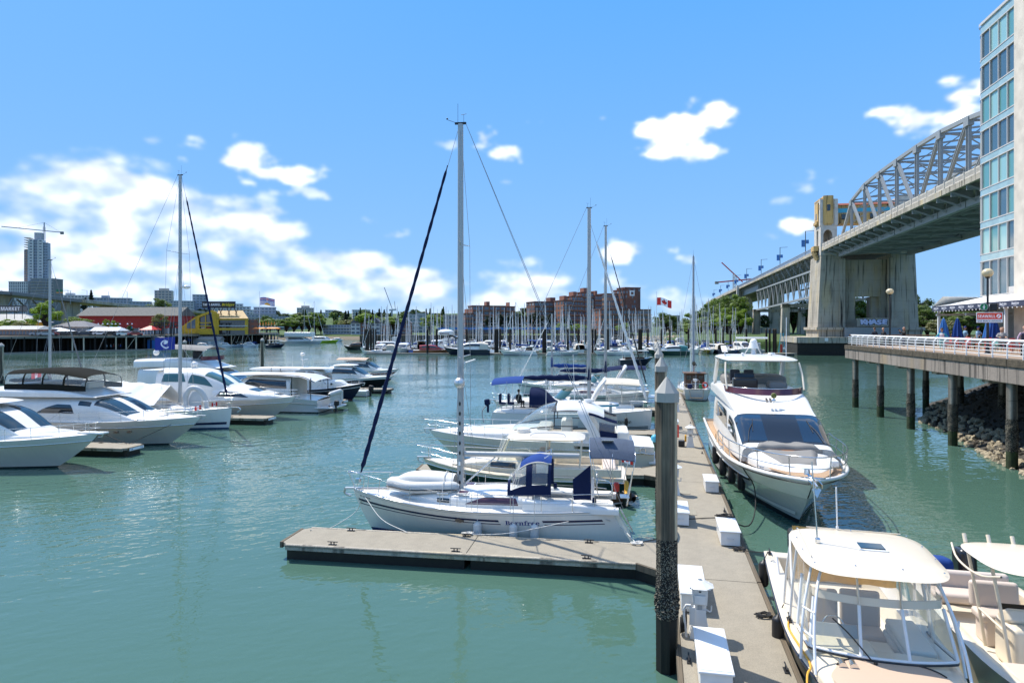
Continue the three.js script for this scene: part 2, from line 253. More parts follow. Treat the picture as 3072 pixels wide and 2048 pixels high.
// ---------------------------------------------------------------- water: one sheet out to the horizon
{
const nx = 260, nz = 260, sp = (t, k) => Math.sinh(t * k) / Math.sinh(k);
const g = grid((u, v) => {
const x = sp(u * 2 - 1, 4.6) * 2600 - 2, z = 60 - (sp(v * 1.25 - .25, 4.6)) * 4200;
const near = smooth(260, 60, Math.hypot(x, z)), y = near * (fbm(x * .16 + 4, 1.7, z * .30, 3) * .02);
const c = .93, s = .37; return [x, y, z, x * c - z * s, x * s + z * c];
}, nx, nz);
const w = structure('water', g, M.water);
}

// ---------------------------------------------------------------- boats: x forward, y up from the waterline, +z starboard, stern at x = 0
const ar = (a, u) => { if (typeof a === 'number') return a; if (typeof a === 'function') return a(u); const n = a.length - 1, t = clamp(u) * n, i = Math.min(n - 1, Math.floor(t)), f = t - i; const p = a[Math.max(0, i - 1)], q = a[i], r = a[i + 1], s = a[Math.min(n, i + 2)]; return q + .5 * f * (r - p + f * (2 * p - 5 * q + 4 * r - s + f * (3 * (q - r) + s - p))); };
function hull(o) {
const H = { stern: .85, mid: .45, p: 2.2, q: 1, wl: .86, wlp: 1.5, rake: 1, tr: 0, fl: 1.3, draft: .5, ...o };
const f = (u, m, p, q, s) => u < m ? lerp(s, 1, Math.sin(u / m * Math.PI / 2)) : Math.pow(Math.max(0, 1 - Math.pow((u - m) / (1 - m), p)), q);
H.hb = (u) => H.B / 2 * f(u, H.mid, H.p, H.q, H.stern);
H.hw = (u) => H.B / 2 * H.wl * f(u, H.mid * .9, H.wlp, 1, H.sternW ?? H.stern);
H.sh = (u) => { const [a, b, c] = H.sheer; return u < .5 ? lerp(a, b, 1 - (1 - u * 2) ** 2) : b + (c - b) * ((u - .5) * 2) ** 1.7; };
H.pt = (u, y, side = 1, off = 0) => {
const s = H.sh(u), k = clamp(y / s), below = y < 0 ? clamp(-y / H.draft) : 0;
const half = y >= 0 ? lerp(H.hw(u), H.hb(u), Math.pow(k, H.fl)) : H.hw(u) * Math.sqrt(Math.max(0, 1 - below * below));
const Lx = H.L - H.rake * Math.pow(1 - k, H.stemPow ?? 1.25) - below * .5, x0 = H.tr >= 0 ? H.tr * k : -H.tr * (1 - k);
return [lerp(x0, Lx, u), y, side * (half + off)];
};
H.edge = (u, side = 1, dy = 0, inset = 0) => { const p = H.pt(u, H.sh(u), 1); return V(p[0], p[1] + dy, side * Math.max(0.005, p[2] - inset)); };
return H;
}
const fn = (a) => (typeof a === 'function' ? a : () => a);
function band(H, y0, y1, off = 0, u0 = 0, u1 = 1, sides = [-1, 1], nu = 40, nv = 6) {
y0 = fn(y0); y1 = fn(y1); const ease = (u) => lerp(u0, u1, u1 === 1 ? 1 - (1 - u) ** 1.35 : u);
return join(sides.map((s) => grid((u, v) => { const q = ease(u), p = H.pt(q, lerp(y0(q), y1(q), v), s, off); return [...p, p[0], p[1]]; }, nu, nv, s > 0)));
}
function decal(H, u0, u1, y0, y1, side, off = .008) { y0 = fn(y0); y1 = fn(y1); return grid((u, v) => { const q = lerp(u0, u1, u), p = H.pt(q, lerp(y0(q), y1(q), v), side, off); return [...p, side > 0 ? u : 1 - u, v]; }, 14, 3, side > 0); }
function transom(H, y0 = -.1) { return grid((u, v) => { const y = lerp(y0, H.sh(0), u), p = H.pt(0, y, 1); return [p[0], y, lerp(-p[2], p[2], v), p[2] * v, y]; }, 8, 10); }
function deckGeo(H, drop = .03, camber = .06, u0 = 0, u1 = 1, inset = .03, nu = 36) { return grid((u, v) => { const q = lerp(u0, u1, u1 === 1 ? 1 - (1 - u) ** 1.35 : u), p = H.edge(q, 1, 0, inset), w = v * 2 - 1; return [p.x, H.sh(q) - drop + camber * (1 - w * w) * Math.min(1, p.z), w * p.z, p.x, w * p.z]; }, nu, 10); }
function cabin(o) {
const C = { n: 5, ...o };
C.S = (u, v) => { const a = Math.PI * (1 - v), c = Math.cos(a), s = Math.max(0, Math.sin(a)), w = ar(C.w, u), h = ar(C.h, u), y0 = ar(C.y, u); const e = 2 / C.n; return [lerp(C.x0, C.x1, u) + (C.lean ?? 0) * s, y0 + h * Math.pow(s, e), w * Math.sign(c) * Math.pow(Math.abs(c), e) * (1 - (C.tumble ?? 0) * Math.pow(s, e))]; };
C.v = (f) => Math.asin(Math.min(1, Math.pow(f, C.n / 2))) / Math.PI;       // v at height fraction f on the -z side
C.geo = (nu = 28, nv = 28) => { const g = [grid((u, v) => { const p = C.S(u, v); return [...p, p[0], v * 3]; }, nu, nv, true)]; for (const e of [0, 1]) { const y = ar(C.y, e), h = ar(C.h, e); if (h > .02) g.push(grid((u, v) => { const p = C.S(e, v); return [p[0], lerp(p[1], y, u), lerp(p[2], p[2] * .98, u)]; }, 1, nv, e === 0), grid((u, v) => { const p = C.S(e, v); return [p[0], lerp(y + h * .0, p[1], u), p[2]]; }, 1, nv)); } return join(g); };
C.cap = (e, off = 0) => grid((u, v) => { const p = C.S(e, v), y = ar(C.y, e); return [p[0] + off, lerp(y, p[1], u), p[2], p[2], p[1] * u]; }, 2, 28);
C.patch = (u0, u1, v0, v1, off = .012, nu = 12, nv = 10, shape) => {
const q = (u, v) => { let a = lerp(u0, u1, u), b = lerp(v0, v1, v); if (shape) [a, b] = shape(u, v, a, b); return [a, b]; };
return grid((u, v) => { const [a, b] = q(u, v), p = C.S(a, b), e = .004, d1 = C.S(a + e, b), d0 = C.S(a - e, b), f1 = C.S(a, Math.min(.999, b + e)), f0 = C.S(a, Math.max(.001, b - e)); const n = V(d1[0] - d0[0], d1[1] - d0[1], d1[2] - d0[2]).cross(V(f1[0] - f0[0], f1[1] - f0[1], f1[2] - f0[2])).normalize(); const out = V(0, p[1] - ar(C.y, a) + .1, p[2]); if (n.dot(out) < 0) n.negate(); return [p[0] + n.x * off, p[1] + n.y * off, p[2] + n.z * off, u, v]; }, nu, nv, true);
};
C.side = (u0, u1, f0, f1, side, off = .012, taper = [0, 0]) => { const va = C.v(f0), vb = C.v(f1); const g = (v) => side < 0 ? v : 1 - v; return C.patch(0, 1, 0, 1, off, 14, 6, (u, v) => [lerp(u0 + taper[0] * v, u1 - taper[1] * v, u), g(lerp(va, vb, v))]); };
return C;
}
const rot = (g, ax, a) => { g['rotate' + ax.toUpperCase()](a); return g; };
function railing(root, H, { u0 = .3, u1 = 1, h = .6, inset = .08, r = .014, mid = true, n = 5, lean = .12, bowOut = .2, mat = M.chrome, name = 'bow_rail' } = {}) {
const at = (u, s, k) => { const p = H.edge(u, s, h * k, inset); p.z -= 0; p.z = s * Math.max(.02, Math.abs(p.z) + lean * k * (u > .9 ? .5 : .3)); if (u > .97) p.x += bowOut * k; return p; };
const path = (k, a, drop) => { const p = []; const m = 9; for (let i = 0; i <= m; i++) { const u = lerp(a, u1, i / m); const q = at(u, -1, k); if (drop && i === 0) q.y = H.sh(u) + .03; p.push(q); } for (let i = m - (u1 > .98 ? 1 : 0); i >= 0; i--) { const u = lerp(a, u1, i / m); const q = at(u, 1, k); if (drop && i === 0) q.y = H.sh(u) + .03; p.push(q); } return p; };
if (u1 > .98) { part(root, name, tube(path(1, u0, true), r, 6, 3), mat); if (mid) part(root, name, tube(path(.5, u0 + .05, false), r * .7, 5, 3), mat); } else for (const s of [-1, 1]) { const p = []; for (let i = 0; i <= 8; i++) p.push(at(lerp(u0, u1, i / 8), s, 1)); part(root, name, tube(p, r, 6, 3), mat); }
for (let i = 0; i < n; i++) { const u = lerp(u0 + .06, u1 - .03, i / Math.max(1, n - 1)); for (const s of [-1, 1]) part(root, 'stanchion', bar(H.edge(u, s, 0, inset), at(u, s, 1), r * .9, 5), mat); }
}
function fender(root, p, len = .6, r = .12, mat = M.rubber, hang = .6) {
const pts = [[0, 0], [.3, 0], [.75, .04], [1, .13], [1, .87], [.75, .96], [.3, 1], [.22, 1.05], [0, 1.05]].map(([a, b]) => new THREE.Vector2(a * r, b * len));
const f = part(root, 'fender', mv(new THREE.LatheGeometry(pts, 14), p.x, p.y - len, p.z), mat);
part(f, 'lanyard', bar([p.x, p.y + .02, p.z], [p.x, p.y + hang, p.z + (p.dz ?? 0)], .011, 4), mat === M.rubber ? M.ropeB : M.ropeW);
return f;
}
function outboard(root, x, y, z, mat = M.black, k = 1) {
const e = part(root, 'outboard_motor', [mv(rot(rbox(.55 * k, .6 * k, .38 * k, .14 * k), 'z', .15), x - .3 * k, y + .45 * k, z), box(.2 * k, .8 * k, .16 * k, x - .22 * k, y - .15 * k, z)], mat);
return e;
}
function canadaFlag(root, x, y, z, s = 1, wave = .08) {
const f = part(root, 'flag', grid((u, v) => [x + (u - .0) * .55 * s * -1, y + (v - .5) * .32 * s - u * .12 * s, z + Math.sin(u * 6) * wave * s, u, v], 12, 4), M.flagCA); part(f, 'staff', bar([x, y - .6 * s, z], [x, y + .2 * s, z], .012, 5), M.alu); return f;
}
M.flagCA = printM(256, 128, (x, w, h) => {
x.fillStyle = '#d52b1e'; x.fillRect(0, 0, w, h); x.fillStyle = '#fff'; x.fillRect(w / 4, 0, w / 2, h);
x.fillStyle = '#d52b1e'; x.translate(w / 2, h / 2); x.scale(h / 150, h / 150); x.beginPath();
const half = [[0, -60], [11, -38], [26, -46], [20, -12], [38, -30], [42, -20], [60, -22], [54, -4], [62, 4], [34, 28], [37, 40], [4, 36], [5, 62]];
half.forEach(([a, b], i) => (i ? x.lineTo(a, b) : x.moveTo(a, b))); [...half].reverse().forEach(([a, b]) => x.lineTo(-a, b)); x.fill();
});

// sailing boat
function sailboat(o) {
const c = { L: 10.3, B: 3.3, sheer: [1.2, 1.18, 1.5], rake: .75, tr: .75, wl: .8, wlp: 1.25, p: 2, q: .92, stern: .66, mid: .42, fl: .9, hullMat: M.gel, stripe: M.navyStripe, bottom: M.bootBlue, mastH: 13.5, mastU: .60, boom: 4.3, boomY: 1.75, cover: null, furl: M.navyCanvas, fine: true, rig: .008, mastR: .085, spreaders: [.42, .70], lifelines: true, mastMat: M.mast, ...o };
const root = thing(c.name ?? 'sailing_boat', c.label, 'sailboat', c.pos, c.turn, c.group), H = hull(c);
const hullM = part(root, 'hull', [band(H, .1, (u) => H.sh(u)), transom(H, .05)], c.hullMat);
part(hullM, 'boot_stripe', band(H, -.45, .1, 0), c.bottom);
if (c.stripe) for (const [a, b] of c.stripes ?? [[.74, .80], [.66, .685]]) for (const sd of [-1, 1]) for (const [p, q] of c.stripeU ?? [[.06, .985]]) part(hullM, 'cove_stripe', band(H, (u) => H.sh(u) * a, (u) => H.sh(u) * b, .004, p, q, [sd], 30, 1), c.stripe);
if (c.fine) part(root, 'toe_rail', [-1, 1].map((s) => tube(Array.from({ length: 15 }, (_, i) => H.edge(i / 14, s, .02, .01)), .028, 5, 3)), c.toe ?? M.alu);
part(root, 'deck', deckGeo(H, .02, .08), c.deckMat ?? M.gel);
const X = (u) => u * c.L, ym = H.sh(.5);
// coach roof
const C = cabin({ x0: X(.34), x1: X(.80), w: [.30 * c.B, .32 * c.B, .30 * c.B, .23 * c.B, .12 * c.B], h: [.50, .52, .46, .36, .07], y: [ym - .02, ym, ym, ym + .04, H.sh(.8)], n: 3.6 });
const roof = part(root, 'coach_roof', C.geo(), c.deckMat ?? M.gel);
for (const s of [-1, 1]) { part(roof, 'cabin_window', C.side(.10, .50, .28, .72, s, .012, [.02, .14]), M.glassPurple); part(roof, 'port_light', C.side(.62, .72, .25, .6, s), M.glassDark); }
if (c.fine) { for (const u of [.52, .68]) for (const s of [-.16, .16]) { const p = C.S(u, .5 + s); part(roof, 'deck_hatch', rbox(.42, .05, .42, .02, p[0], p[1] + .02, p[2]), M.gel); part(roof, 'hatch_lens', rbox(.32, .02, .32, .008, p[0], p[1] + .052, p[2]), M.glassPurple); } part(roof, 'grab_rail', [-1, 1].map((s) => tube([.15, .2, .35, .5, .62].map((u, i) => { const p = C.S(u, .5 + s * .3); return [p[0], p[1] + (i && i < 4 ? .07 : .0), p[2]]; }), .014, 5, 3)), M.alu); }
// cockpit coamings and seats
const ck = (s) => cabin({ x0: X(.05), x1: X(.37), w: .17, h: [.20, .28, .34, .42], y: ym - .03, n: 4 });
for (const s of [-1, 1]) part(root, 'coaming', mv(ck(s).geo(12, 12), 0, 0, s * .33 * c.B), c.deckMat ?? M.gel);
part(root, 'cockpit_well', box(X(.26), .05, c.B * .42, X(.21), ym + .012, 0), M.gelGrey);
if (c.fine) { part(root, 'steering_wheel', [mv(rot(new THREE.TorusGeometry(.42, .016, 5, 22), 'y', Math.PI / 2), X(.12), ym + .75, 0), ...[0, 1, 2].map((i) => { const a = i * 1.047; return bar([X(.12), ym + .75 + Math.sin(a) * .42, Math.cos(a) * .42], [X(.12), ym + .75 - Math.sin(a) * .42, -Math.cos(a) * .42], .01, 4); })], M.chrome); part(root, 'steering_pedestal', [bar([X(.135), ym, 0], [X(.135), ym + .95, 0], .06, 8), rbox(.2, .25, .4, .05, X(.15), ym + 1.0, 0)], M.whitePaint); }
// mast and rigging
const mx = X(c.mastU), my = ym + .42, top = my + c.mastH, bow = H.edge(.985, 1), bx = bow.x, by = bow.y + .05;
const mast = part(root, 'mast', new THREE.CylinderGeometry(c.mastR * .82, c.mastR, c.mastH, 14).scale(1.35, 1, 1).translate(mx, my + c.mastH / 2, 0), c.mastMat);
part(mast, 'masthead_fitting', [box(.42, .07, .08, mx, top + .02, 0), bar([mx + .1, top, 0], [mx + .1, top + .75, 0], .006, 4), bar([mx - .12, top, 0], [mx - .12, top + .35, 0], .006, 4), bar([mx - .22, top + .36, 0], [mx - .02, top + .33, 0], .008, 4), bar([mx + .05, top, 0], [mx + .48, top + .16, 0], .008, 4), ball(.035, mx + .5, top + .2, 0, 6)], M.black);
for (const f of c.spreaders) part(mast, 'spreader', [-1, 1].map((s) => bar([mx, my + c.mastH * f, 0], [mx - .15, my + c.mastH * f + .06, s * c.B * .33 * (1.2 - f * .3)], .025, 5, .015)), M.alu);
const rig = (a, b, r = c.rig) => bar(a, b, r, 4), w = [];
const tipz = (f) => c.B * .33 * (1.2 - f * .3);
for (const s of [-1, 1]) { const f0 = c.spreaders[0], f1 = c.spreaders[c.spreaders.length - 1], ch = [mx - .15, H.sh(.55), s * (H.hb(.55) - .12)]; const t0 = [mx - .15, my + c.mastH * f0 + .06, s * tipz(f0)], t1 = [mx - .15, my + c.mastH * f1 + .06, s * tipz(f1)]; w.push(rig(ch, t0), rig([ch[0] + .25, ch[1], ch[2]], [mx, my + c.mastH * f0, 0]), rig([ch[0] - .35, ch[1], ch[2]], [mx, my + c.mastH * f0, 0])); if (f1 !== f0) w.push(rig(t0, t1), rig(t0, [mx, my + c.mastH * f1, 0])); w.push(rig(t1, [mx, top - (c.frac ?? 0), 0])); }
if (c.fine) part(root, 'shroud', w, M.wire); else part(root, 'shroud', w, M.wire);
part(root, 'backstay', c.split ? [rig([.35, H.sh(.03) + .1, H.hb(.05) * .85], [mx - .2, top, 0], c.rig * 1.2), rig([.35, H.sh(.03) + .1, -H.hb(.05) * .85], [mx - .2, top, 0], c.rig * 1.2)] : rig([.3, H.sh(.02) + .1, 0], [mx - .2, top, 0], c.rig * 1.2), M.wire);
const fy = top - (c.frac ?? .25), fdir = V(mx - bx + .12, fy - by, 0);
part(root, 'forestay', rig([bx, by, 0], [mx + .1, fy, 0], c.rig), M.wire);
if (c.furl) { const n = 40, fr = c.furlR ?? .075; part(root, 'furled_jib', grid((u, v) => { const t = .045 + u * .86, r = fr * (1 - .45 * u) * (1 + .16 * Math.sin(v * 12.57 + u * 120)) * (u < .02 || u > .985 ? .4 : 1), a = v * Math.PI * 2; return [bx + fdir.x * t + Math.cos(a) * r, by + fdir.y * t, Math.sin(a) * r]; }, n * 2, 10), c.furl); part(root, 'furling_drum', mv(cyl(.11, .11, .13, 0, 0, 0, 12), bx + .03 * fdir.x * .5, by + .22, 0), M.chrome); }
// boom
const bo = my + c.boomY - .6, bend = mx - c.boom;
if (c.boom) {
const boom = part(root, 'boom', new THREE.CylinderGeometry(.075, .075, c.boom, 10).scale(1, 1, 1.2).rotateZ(Math.PI / 2).scale(1, 1.35, 1).translate(mx - c.boom / 2 - .15, bo + .05, 0), c.boomMat ?? M.mast);
if (c.cover) part(boom, 'sail_cover', grid((u, v) => { const a = v * Math.PI * 2, k = Math.sin(Math.min(1, u * 6 + .15) * Math.PI / 2) * Math.sin(Math.min(1, (1 - u) * 3 + .1) * Math.PI / 2), hgt = lerp(.2, .36, u) * k * (1 + .08 * Math.sin(u * 50)), wd = .17 * k; return [mx - c.boom * 1.02 + u * c.boom * 1.05, bo + .13 + Math.sin(a) * hgt * (Math.sin(a) > 0 ? 1 : .5) + .02 * Math.sin(u * 23), Math.cos(a) * wd]; }, 40, 12), c.cover);
if (c.cover) part(boom, 'cover_collar', cyl(.15, .11, 1.1, mx, bo + .05, 0, 10), c.cover);
part(boom, 'vang', bar([mx - 1.35, bo, 0], [mx - .12, my + .15, 0], .03, 6), M.alu);
if (c.fine) part(boom, 'mainsheet', [[-.12, .1], [.12, .2], [0, 0]].map(([z, d]) => bar([mx - c.boom * .55, bo, 0], [mx - c.boom * .5 + d, ym + .55, z], .009, 4)), M.ropeW);
}
// pulpit, pushpit, lifelines
if (c.lifelines) {
const P = (u, s, dy, ins = .06) => H.edge(u, s, dy, ins);
part(root, 'pulpit', [tube([P(.86, -1, .64), P(.94, -1, .64), P(.985, -1, .62), V(bx + .32, by + .6, -.1), V(bx + .34, by + .6, .1), P(.985, 1, .62), P(.94, 1, .64), P(.86, 1, .64)], .018, 6, 4), ...[-1, 1].flatMap((s) => [bar(P(.88, s, 0), P(.87, s, .64), .013, 5), bar(P(.95, s, 0), P(.945, s, .64), .013, 5), bar(P(.99, s, 0), [bx + .28, by + .6, s * .12], .013, 5)])], M.chrome);
part(root, 'pushpit', [tube([P(.14, -1, .62), P(.06, -1, .62), P(.012, -1, .60), P(.012, 1, .60), P(.06, 1, .62), P(.14, 1, .62)], .014, 6, 4), tube([P(.14, -1, .32), P(.06, -1, .32), P(.012, -1, .30)], .012, 5, 3), tube([P(.14, 1, .32), P(.06, 1, .32), P(.012, 1, .30)], .012, 5, 3), ...[-1, 1].flatMap((s) => [bar(P(.14, s, 0), P(.14, s, .62), .013, 5), bar(P(.06, s, 0), P(.06, s, .62), .013, 5)])], M.chrome);
const us = c.fine ? [.25, .36, .5, .62, .74] : [.3, .5, .7];
for (const s of [-1, 1]) { for (const u of us) part(root, 'stanchion', bar(P(u, s, 0), P(u, s, .62), .012, 5), M.chrome); for (const k of [.61, .32]) { const p = [.14, ...us, .87].map((u) => P(u, s, k)); part(root, 'lifeline', p.slice(1).map((q, i) => bar(p[i], q, Math.max(.006, c.rig * .7), 4)), M.wire); } }
}
return { root, H, C, mx, my, ym, top, bo, X, c, bx, by };
}
// motor cruiser: hull, flared deck, cabin with windows, optional hard top, arch and flybridge
function motorboat(o) {
const c = { L: 12, B: 4, sheer: [1.25, 1.35, 1.75], rake: 1.9, wl: .84, wlp: 1.35, p: 2.3, q: .95, stern: .9, mid: .4, fl: 1.5, hullMat: M.gel, deckMat: M.gel, bottom: M.bootBlack, rub: M.chrome, rail: {}, ...o };
const root = thing(c.name ?? 'motor_cruiser', c.label, 'motorboat', c.pos, c.turn, c.group), H = hull(c);
const kn = c.knuckle ?? .68;
const hm = part(root, 'hull', [band(H, .08, (u) => H.sh(u) * kn), transom(H, .05)], c.hullMat);
part(hm, 'boot_stripe', band(H, -.45, .08), c.bottom);
part(root, 'topsides', band(H, (u) => H.sh(u) * kn, (u) => H.sh(u), .035), c.topMat ?? c.deckMat);
part(root, 'rub_rail', [-1, 1].map((s) => tube(Array.from({ length: 17 }, (_, i) => { const u = i / 16, p = H.pt(u, H.sh(u) * kn, s, .04); return p; }), .03, 5, 3)), c.rub);
part(root, 'deck', deckGeo(H, -.01, c.camber ?? .14, 0, 1, -.03), c.deckMat);
if (c.swim) part(root, 'swim_platform', poly([[-c.swim, -c.B * .38], [.25, -c.B * .43], [.25, c.B * .43], [-c.swim, c.B * .38], [-c.swim - .15, c.B * .3], [-c.swim - .15, -c.B * .3]], .12, .03, .38), c.deckMat);
if (c.ports) for (const s of [-1, 1]) for (const [u, w, h2, y] of c.ports) part(hm, 'port_light', mv(rot(new THREE.CylinderGeometry(1, 1, .03, 18).rotateX(Math.PI / 2), 'y', 0).scale(w / 2, h2 / 2, 1), ...H.pt(u, y * H.sh(u), s, .02)), M.glassDark);
if (c.rail) railing(root, H, c.rail);
const cabs = (c.cabins ?? []).map((q) => {
const C = cabin(q), m = part(root, q.name ?? 'cabin', C.geo(q.nu ?? 30, 30), q.mat ?? c.deckMat);
for (const [u0, u1, f0, f1, tp, mt] of q.sides ?? []) for (const s of [-1, 1]) part(m, 'side_window', C.side(u0, u1, f0, f1, s, .012, tp ?? [0, 0]), mt ?? M.glassDark);
for (const [u0, u1, v0, v1, mt, nm] of q.tops ?? []) part(m, nm ?? 'windscreen', C.patch(u0, u1, v0, v1, .014), mt ?? M.glassBlue);
return { C, m };
});
part(root, 'anchor', [beam([H.L - .35, H.sh(1) + .06, 0], [H.L + .3, H.sh(1) + .05, 0], .16, .06), tube([[H.L + .28, H.sh(1) + .04, 0], [H.L + .2, H.sh(1) - .16, 0], [H.L - .02, H.sh(1) - .2, 0]], .035, 6, 3)], M.alu);
return { root, H, cabs, c };
}
// soft top on hoops: posts p[], canvas from x0 to x1
function canopy(root, { x0, x1, w, y, rise = .12, y0 = y, mat = M.navyCanvas, name = 'canopy', foot = null, posts = [0, .5, 1], base = 0, drop = .02 }) {
const f = (u, v) => { const a = v * 2 - 1; return [lerp(x0, x1, u), lerp(y0, y, u) + rise * (1 - a * a) + .04 * Math.sin(u * Math.PI) - (Math.abs(a) > .93 ? drop * 5 : 0), a * w, u, v]; };
const m = part(root, name, join([grid(f, 12, 14), grid((u, v) => { const p = f(u, v); p[1] -= .02; return p; }, 12, 14, true)]), mat);
for (const t of posts) part(m, 'hoop', tube([[lerp(x0, x1, .5) * (1 - .6) + lerp(x0, x1, t) * .6, base, -w * .98], ...[-1, -.6, 0, .6, 1].map((a) => [lerp(x0, x1, t), lerp(y0, y, t) + rise * (1 - a * a) - .03, a * w * .98]), [lerp(x0, x1, .5) * (1 - .6) + lerp(x0, x1, t) * .6, base, w * .98]], .015, 5, 4), M.chrome);
return m;
}
function hardtop(root, { x0, x1, w, y, t = .12, mat = M.gel, n = 4.5, taper = .85, crown = .1, name = 'hard_top' }) {
const L = x1 - x0, f = (k) => (u, v) => { const a = u * Math.PI * 2, cc = Math.cos(a), ss = Math.sin(a), e = 2 / n, px = Math.sign(cc) * Math.abs(cc) ** e, pz = Math.sign(ss) * Math.abs(ss) ** e, tp = lerp(1, taper, (px * .5 + .5)); const r = v; return [x0 + L / 2 + px * r * L / 2, y + k * (crown * (1 - r * r) + t / 2 * Math.sqrt(Math.max(0, 1 - r ** 8))) + (k < 0 ? crown * .7 * (1 - r * r) * 2 : 0), pz * r * w * tp, px * r * L / 2, pz * r * w]; };
return part(root, name, [grid(f(1), 44, 10), grid(f(-1), 44, 10, true)], mat);
}

// ---------------------------------------------------------------- floating docks
const DY = .52;
function cleat(root, p, turn = 0, m = M.black) { const g = new THREE.Group(); const c = part(root, 'cleat', [box(.26, .02, .09, 0, .01, 0), bar([-.05, .02, 0], [-.05, .09, 0], .018, 6), bar([.05, .02, 0], [.05, .09, 0], .018, 6), bar([-.17, .1, 0], [.17, .1, 0], .016, 6)], m); c.position.copy(vec(p)); c.rotation.y = turn; return c; }
{
const d = thing('main_dock', 'long concrete floating dock walkway lined with white storage boxes', 'dock', DK(0, 0, 0), -TH);
const s0 = .58, s1 = 2.78, step = 6.1;
for (let i = -1; i < 13; i++) {
const t0 = i * step + 1.2, L = step - .025;
part(d, 'deck_section', rbox(s1 - s0, .16, L, .015, (s0 + s1) / 2, DY - .08, -t0 - L / 2), M.dock);
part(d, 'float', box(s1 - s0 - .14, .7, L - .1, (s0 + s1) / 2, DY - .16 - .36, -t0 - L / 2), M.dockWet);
for (const s of [s0 - .055, s1 + .055]) part(d, 'edge_timber', rbox(.11, .2, L - .04, .012, s, DY - .09 + .012, -t0 - L / 2), M.wood);
if (i % 2 === 0) for (const s of [s0 + .14, s1 - .14]) cleat(d, [s, DY, -t0 - 1.2], Math.PI / 2);
}
for (const [s, t, w, l] of [[1.33, 26.4, .5, .75], [1.25, 29.6, .5, .65], [1.5, 44, .6, .6], [1.7, 48.6, .5, .3]]) { const h = part(d, 'access_hatch', rbox(w, .016, l, .004, s, DY + .008, -t), M.dockLid ??= std([.44, .43, .38], { roughness: .9, map: T.speck })); }
}
function finger(a, b, width, label, name = 'finger_dock', o = {}) {       // a: outer end, b: root at the main dock, along the near edge's middle line
const A = vec(a), B = vec(b), d = B.clone().sub(A), L = Math.hypot(d.x, d.z), turn = Math.atan2(-d.z, d.x), f = thing(name, label, 'dock', [A.x, 0, A.z], turn, 'finger docks between the berths'), w = width / 2, gus = o.gus ?? 1.0;
const n = Math.max(2, Math.round(L / 6));
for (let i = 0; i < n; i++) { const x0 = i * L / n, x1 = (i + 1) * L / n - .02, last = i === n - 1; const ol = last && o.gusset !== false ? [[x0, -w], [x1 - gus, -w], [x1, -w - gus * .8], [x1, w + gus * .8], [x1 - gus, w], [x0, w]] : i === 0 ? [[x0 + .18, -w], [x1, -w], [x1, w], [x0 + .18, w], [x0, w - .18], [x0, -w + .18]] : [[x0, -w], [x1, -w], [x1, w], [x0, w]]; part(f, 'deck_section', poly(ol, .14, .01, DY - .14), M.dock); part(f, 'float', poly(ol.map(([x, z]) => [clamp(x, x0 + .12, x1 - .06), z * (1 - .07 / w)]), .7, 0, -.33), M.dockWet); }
const xr = o.gusset === false ? L : L - gus;
for (const s of [-1, 1]) { part(f, 'edge_timber', rbox(xr - .2, .19, .09, .012, xr / 2 + .1, DY - .085, s * (w + .048)), M.concrete); part(f, 'rub_strip', rbox(xr - .2, .06, .035, .012, xr / 2 + .1, DY - .03, s * (w + .112)), M.rail); if (o.gusset !== false) part(f, 'gusset_timber', beam([L - gus, DY - .085, s * (w + .05)], [L, DY - .085, s * (w + gus * .8 + .05)], .09, .19), M.wood); for (let i = 0; i < 3; i++) cleat(f, [L * (.14 + i * .33), DY, s * (w - .12)]); }
part(f, 'end_timber', beam([-.05, DY - .085, -w + .12], [-.05, DY - .085, w - .12], .09, .19), M.wood);
if (o.sign) part(f, 'berth_sign', grid((u, v) => [-.105, DY - .18 + v * .16, lerp(w * .8, -w * .8, 1 - u), u, v], 1, 1), o.sign);
return f;
}
{
const a = G(880, 1605, DY), b = DK(.44, 21.33, DY); finger(a, b, 1.75, 'concrete finger dock in front of the white sailboat with blue double stripe');
finger(G(1262, 1400, DY), DK(.46, 33.6, DY), 1.5, 'finger dock between the green hulled cream cruiser and the white sport cruiser');
finger(V(-4.5, 0, -46.2), DK(.46, 46.2, DY), 1.5, 'finger dock along the white sailboat with black double waterline');
finger(V(-1, 0, -59.2), DK(.46, 59.6, DY), 1.4, 'finger dock beyond the beige canvas cruiser');
}
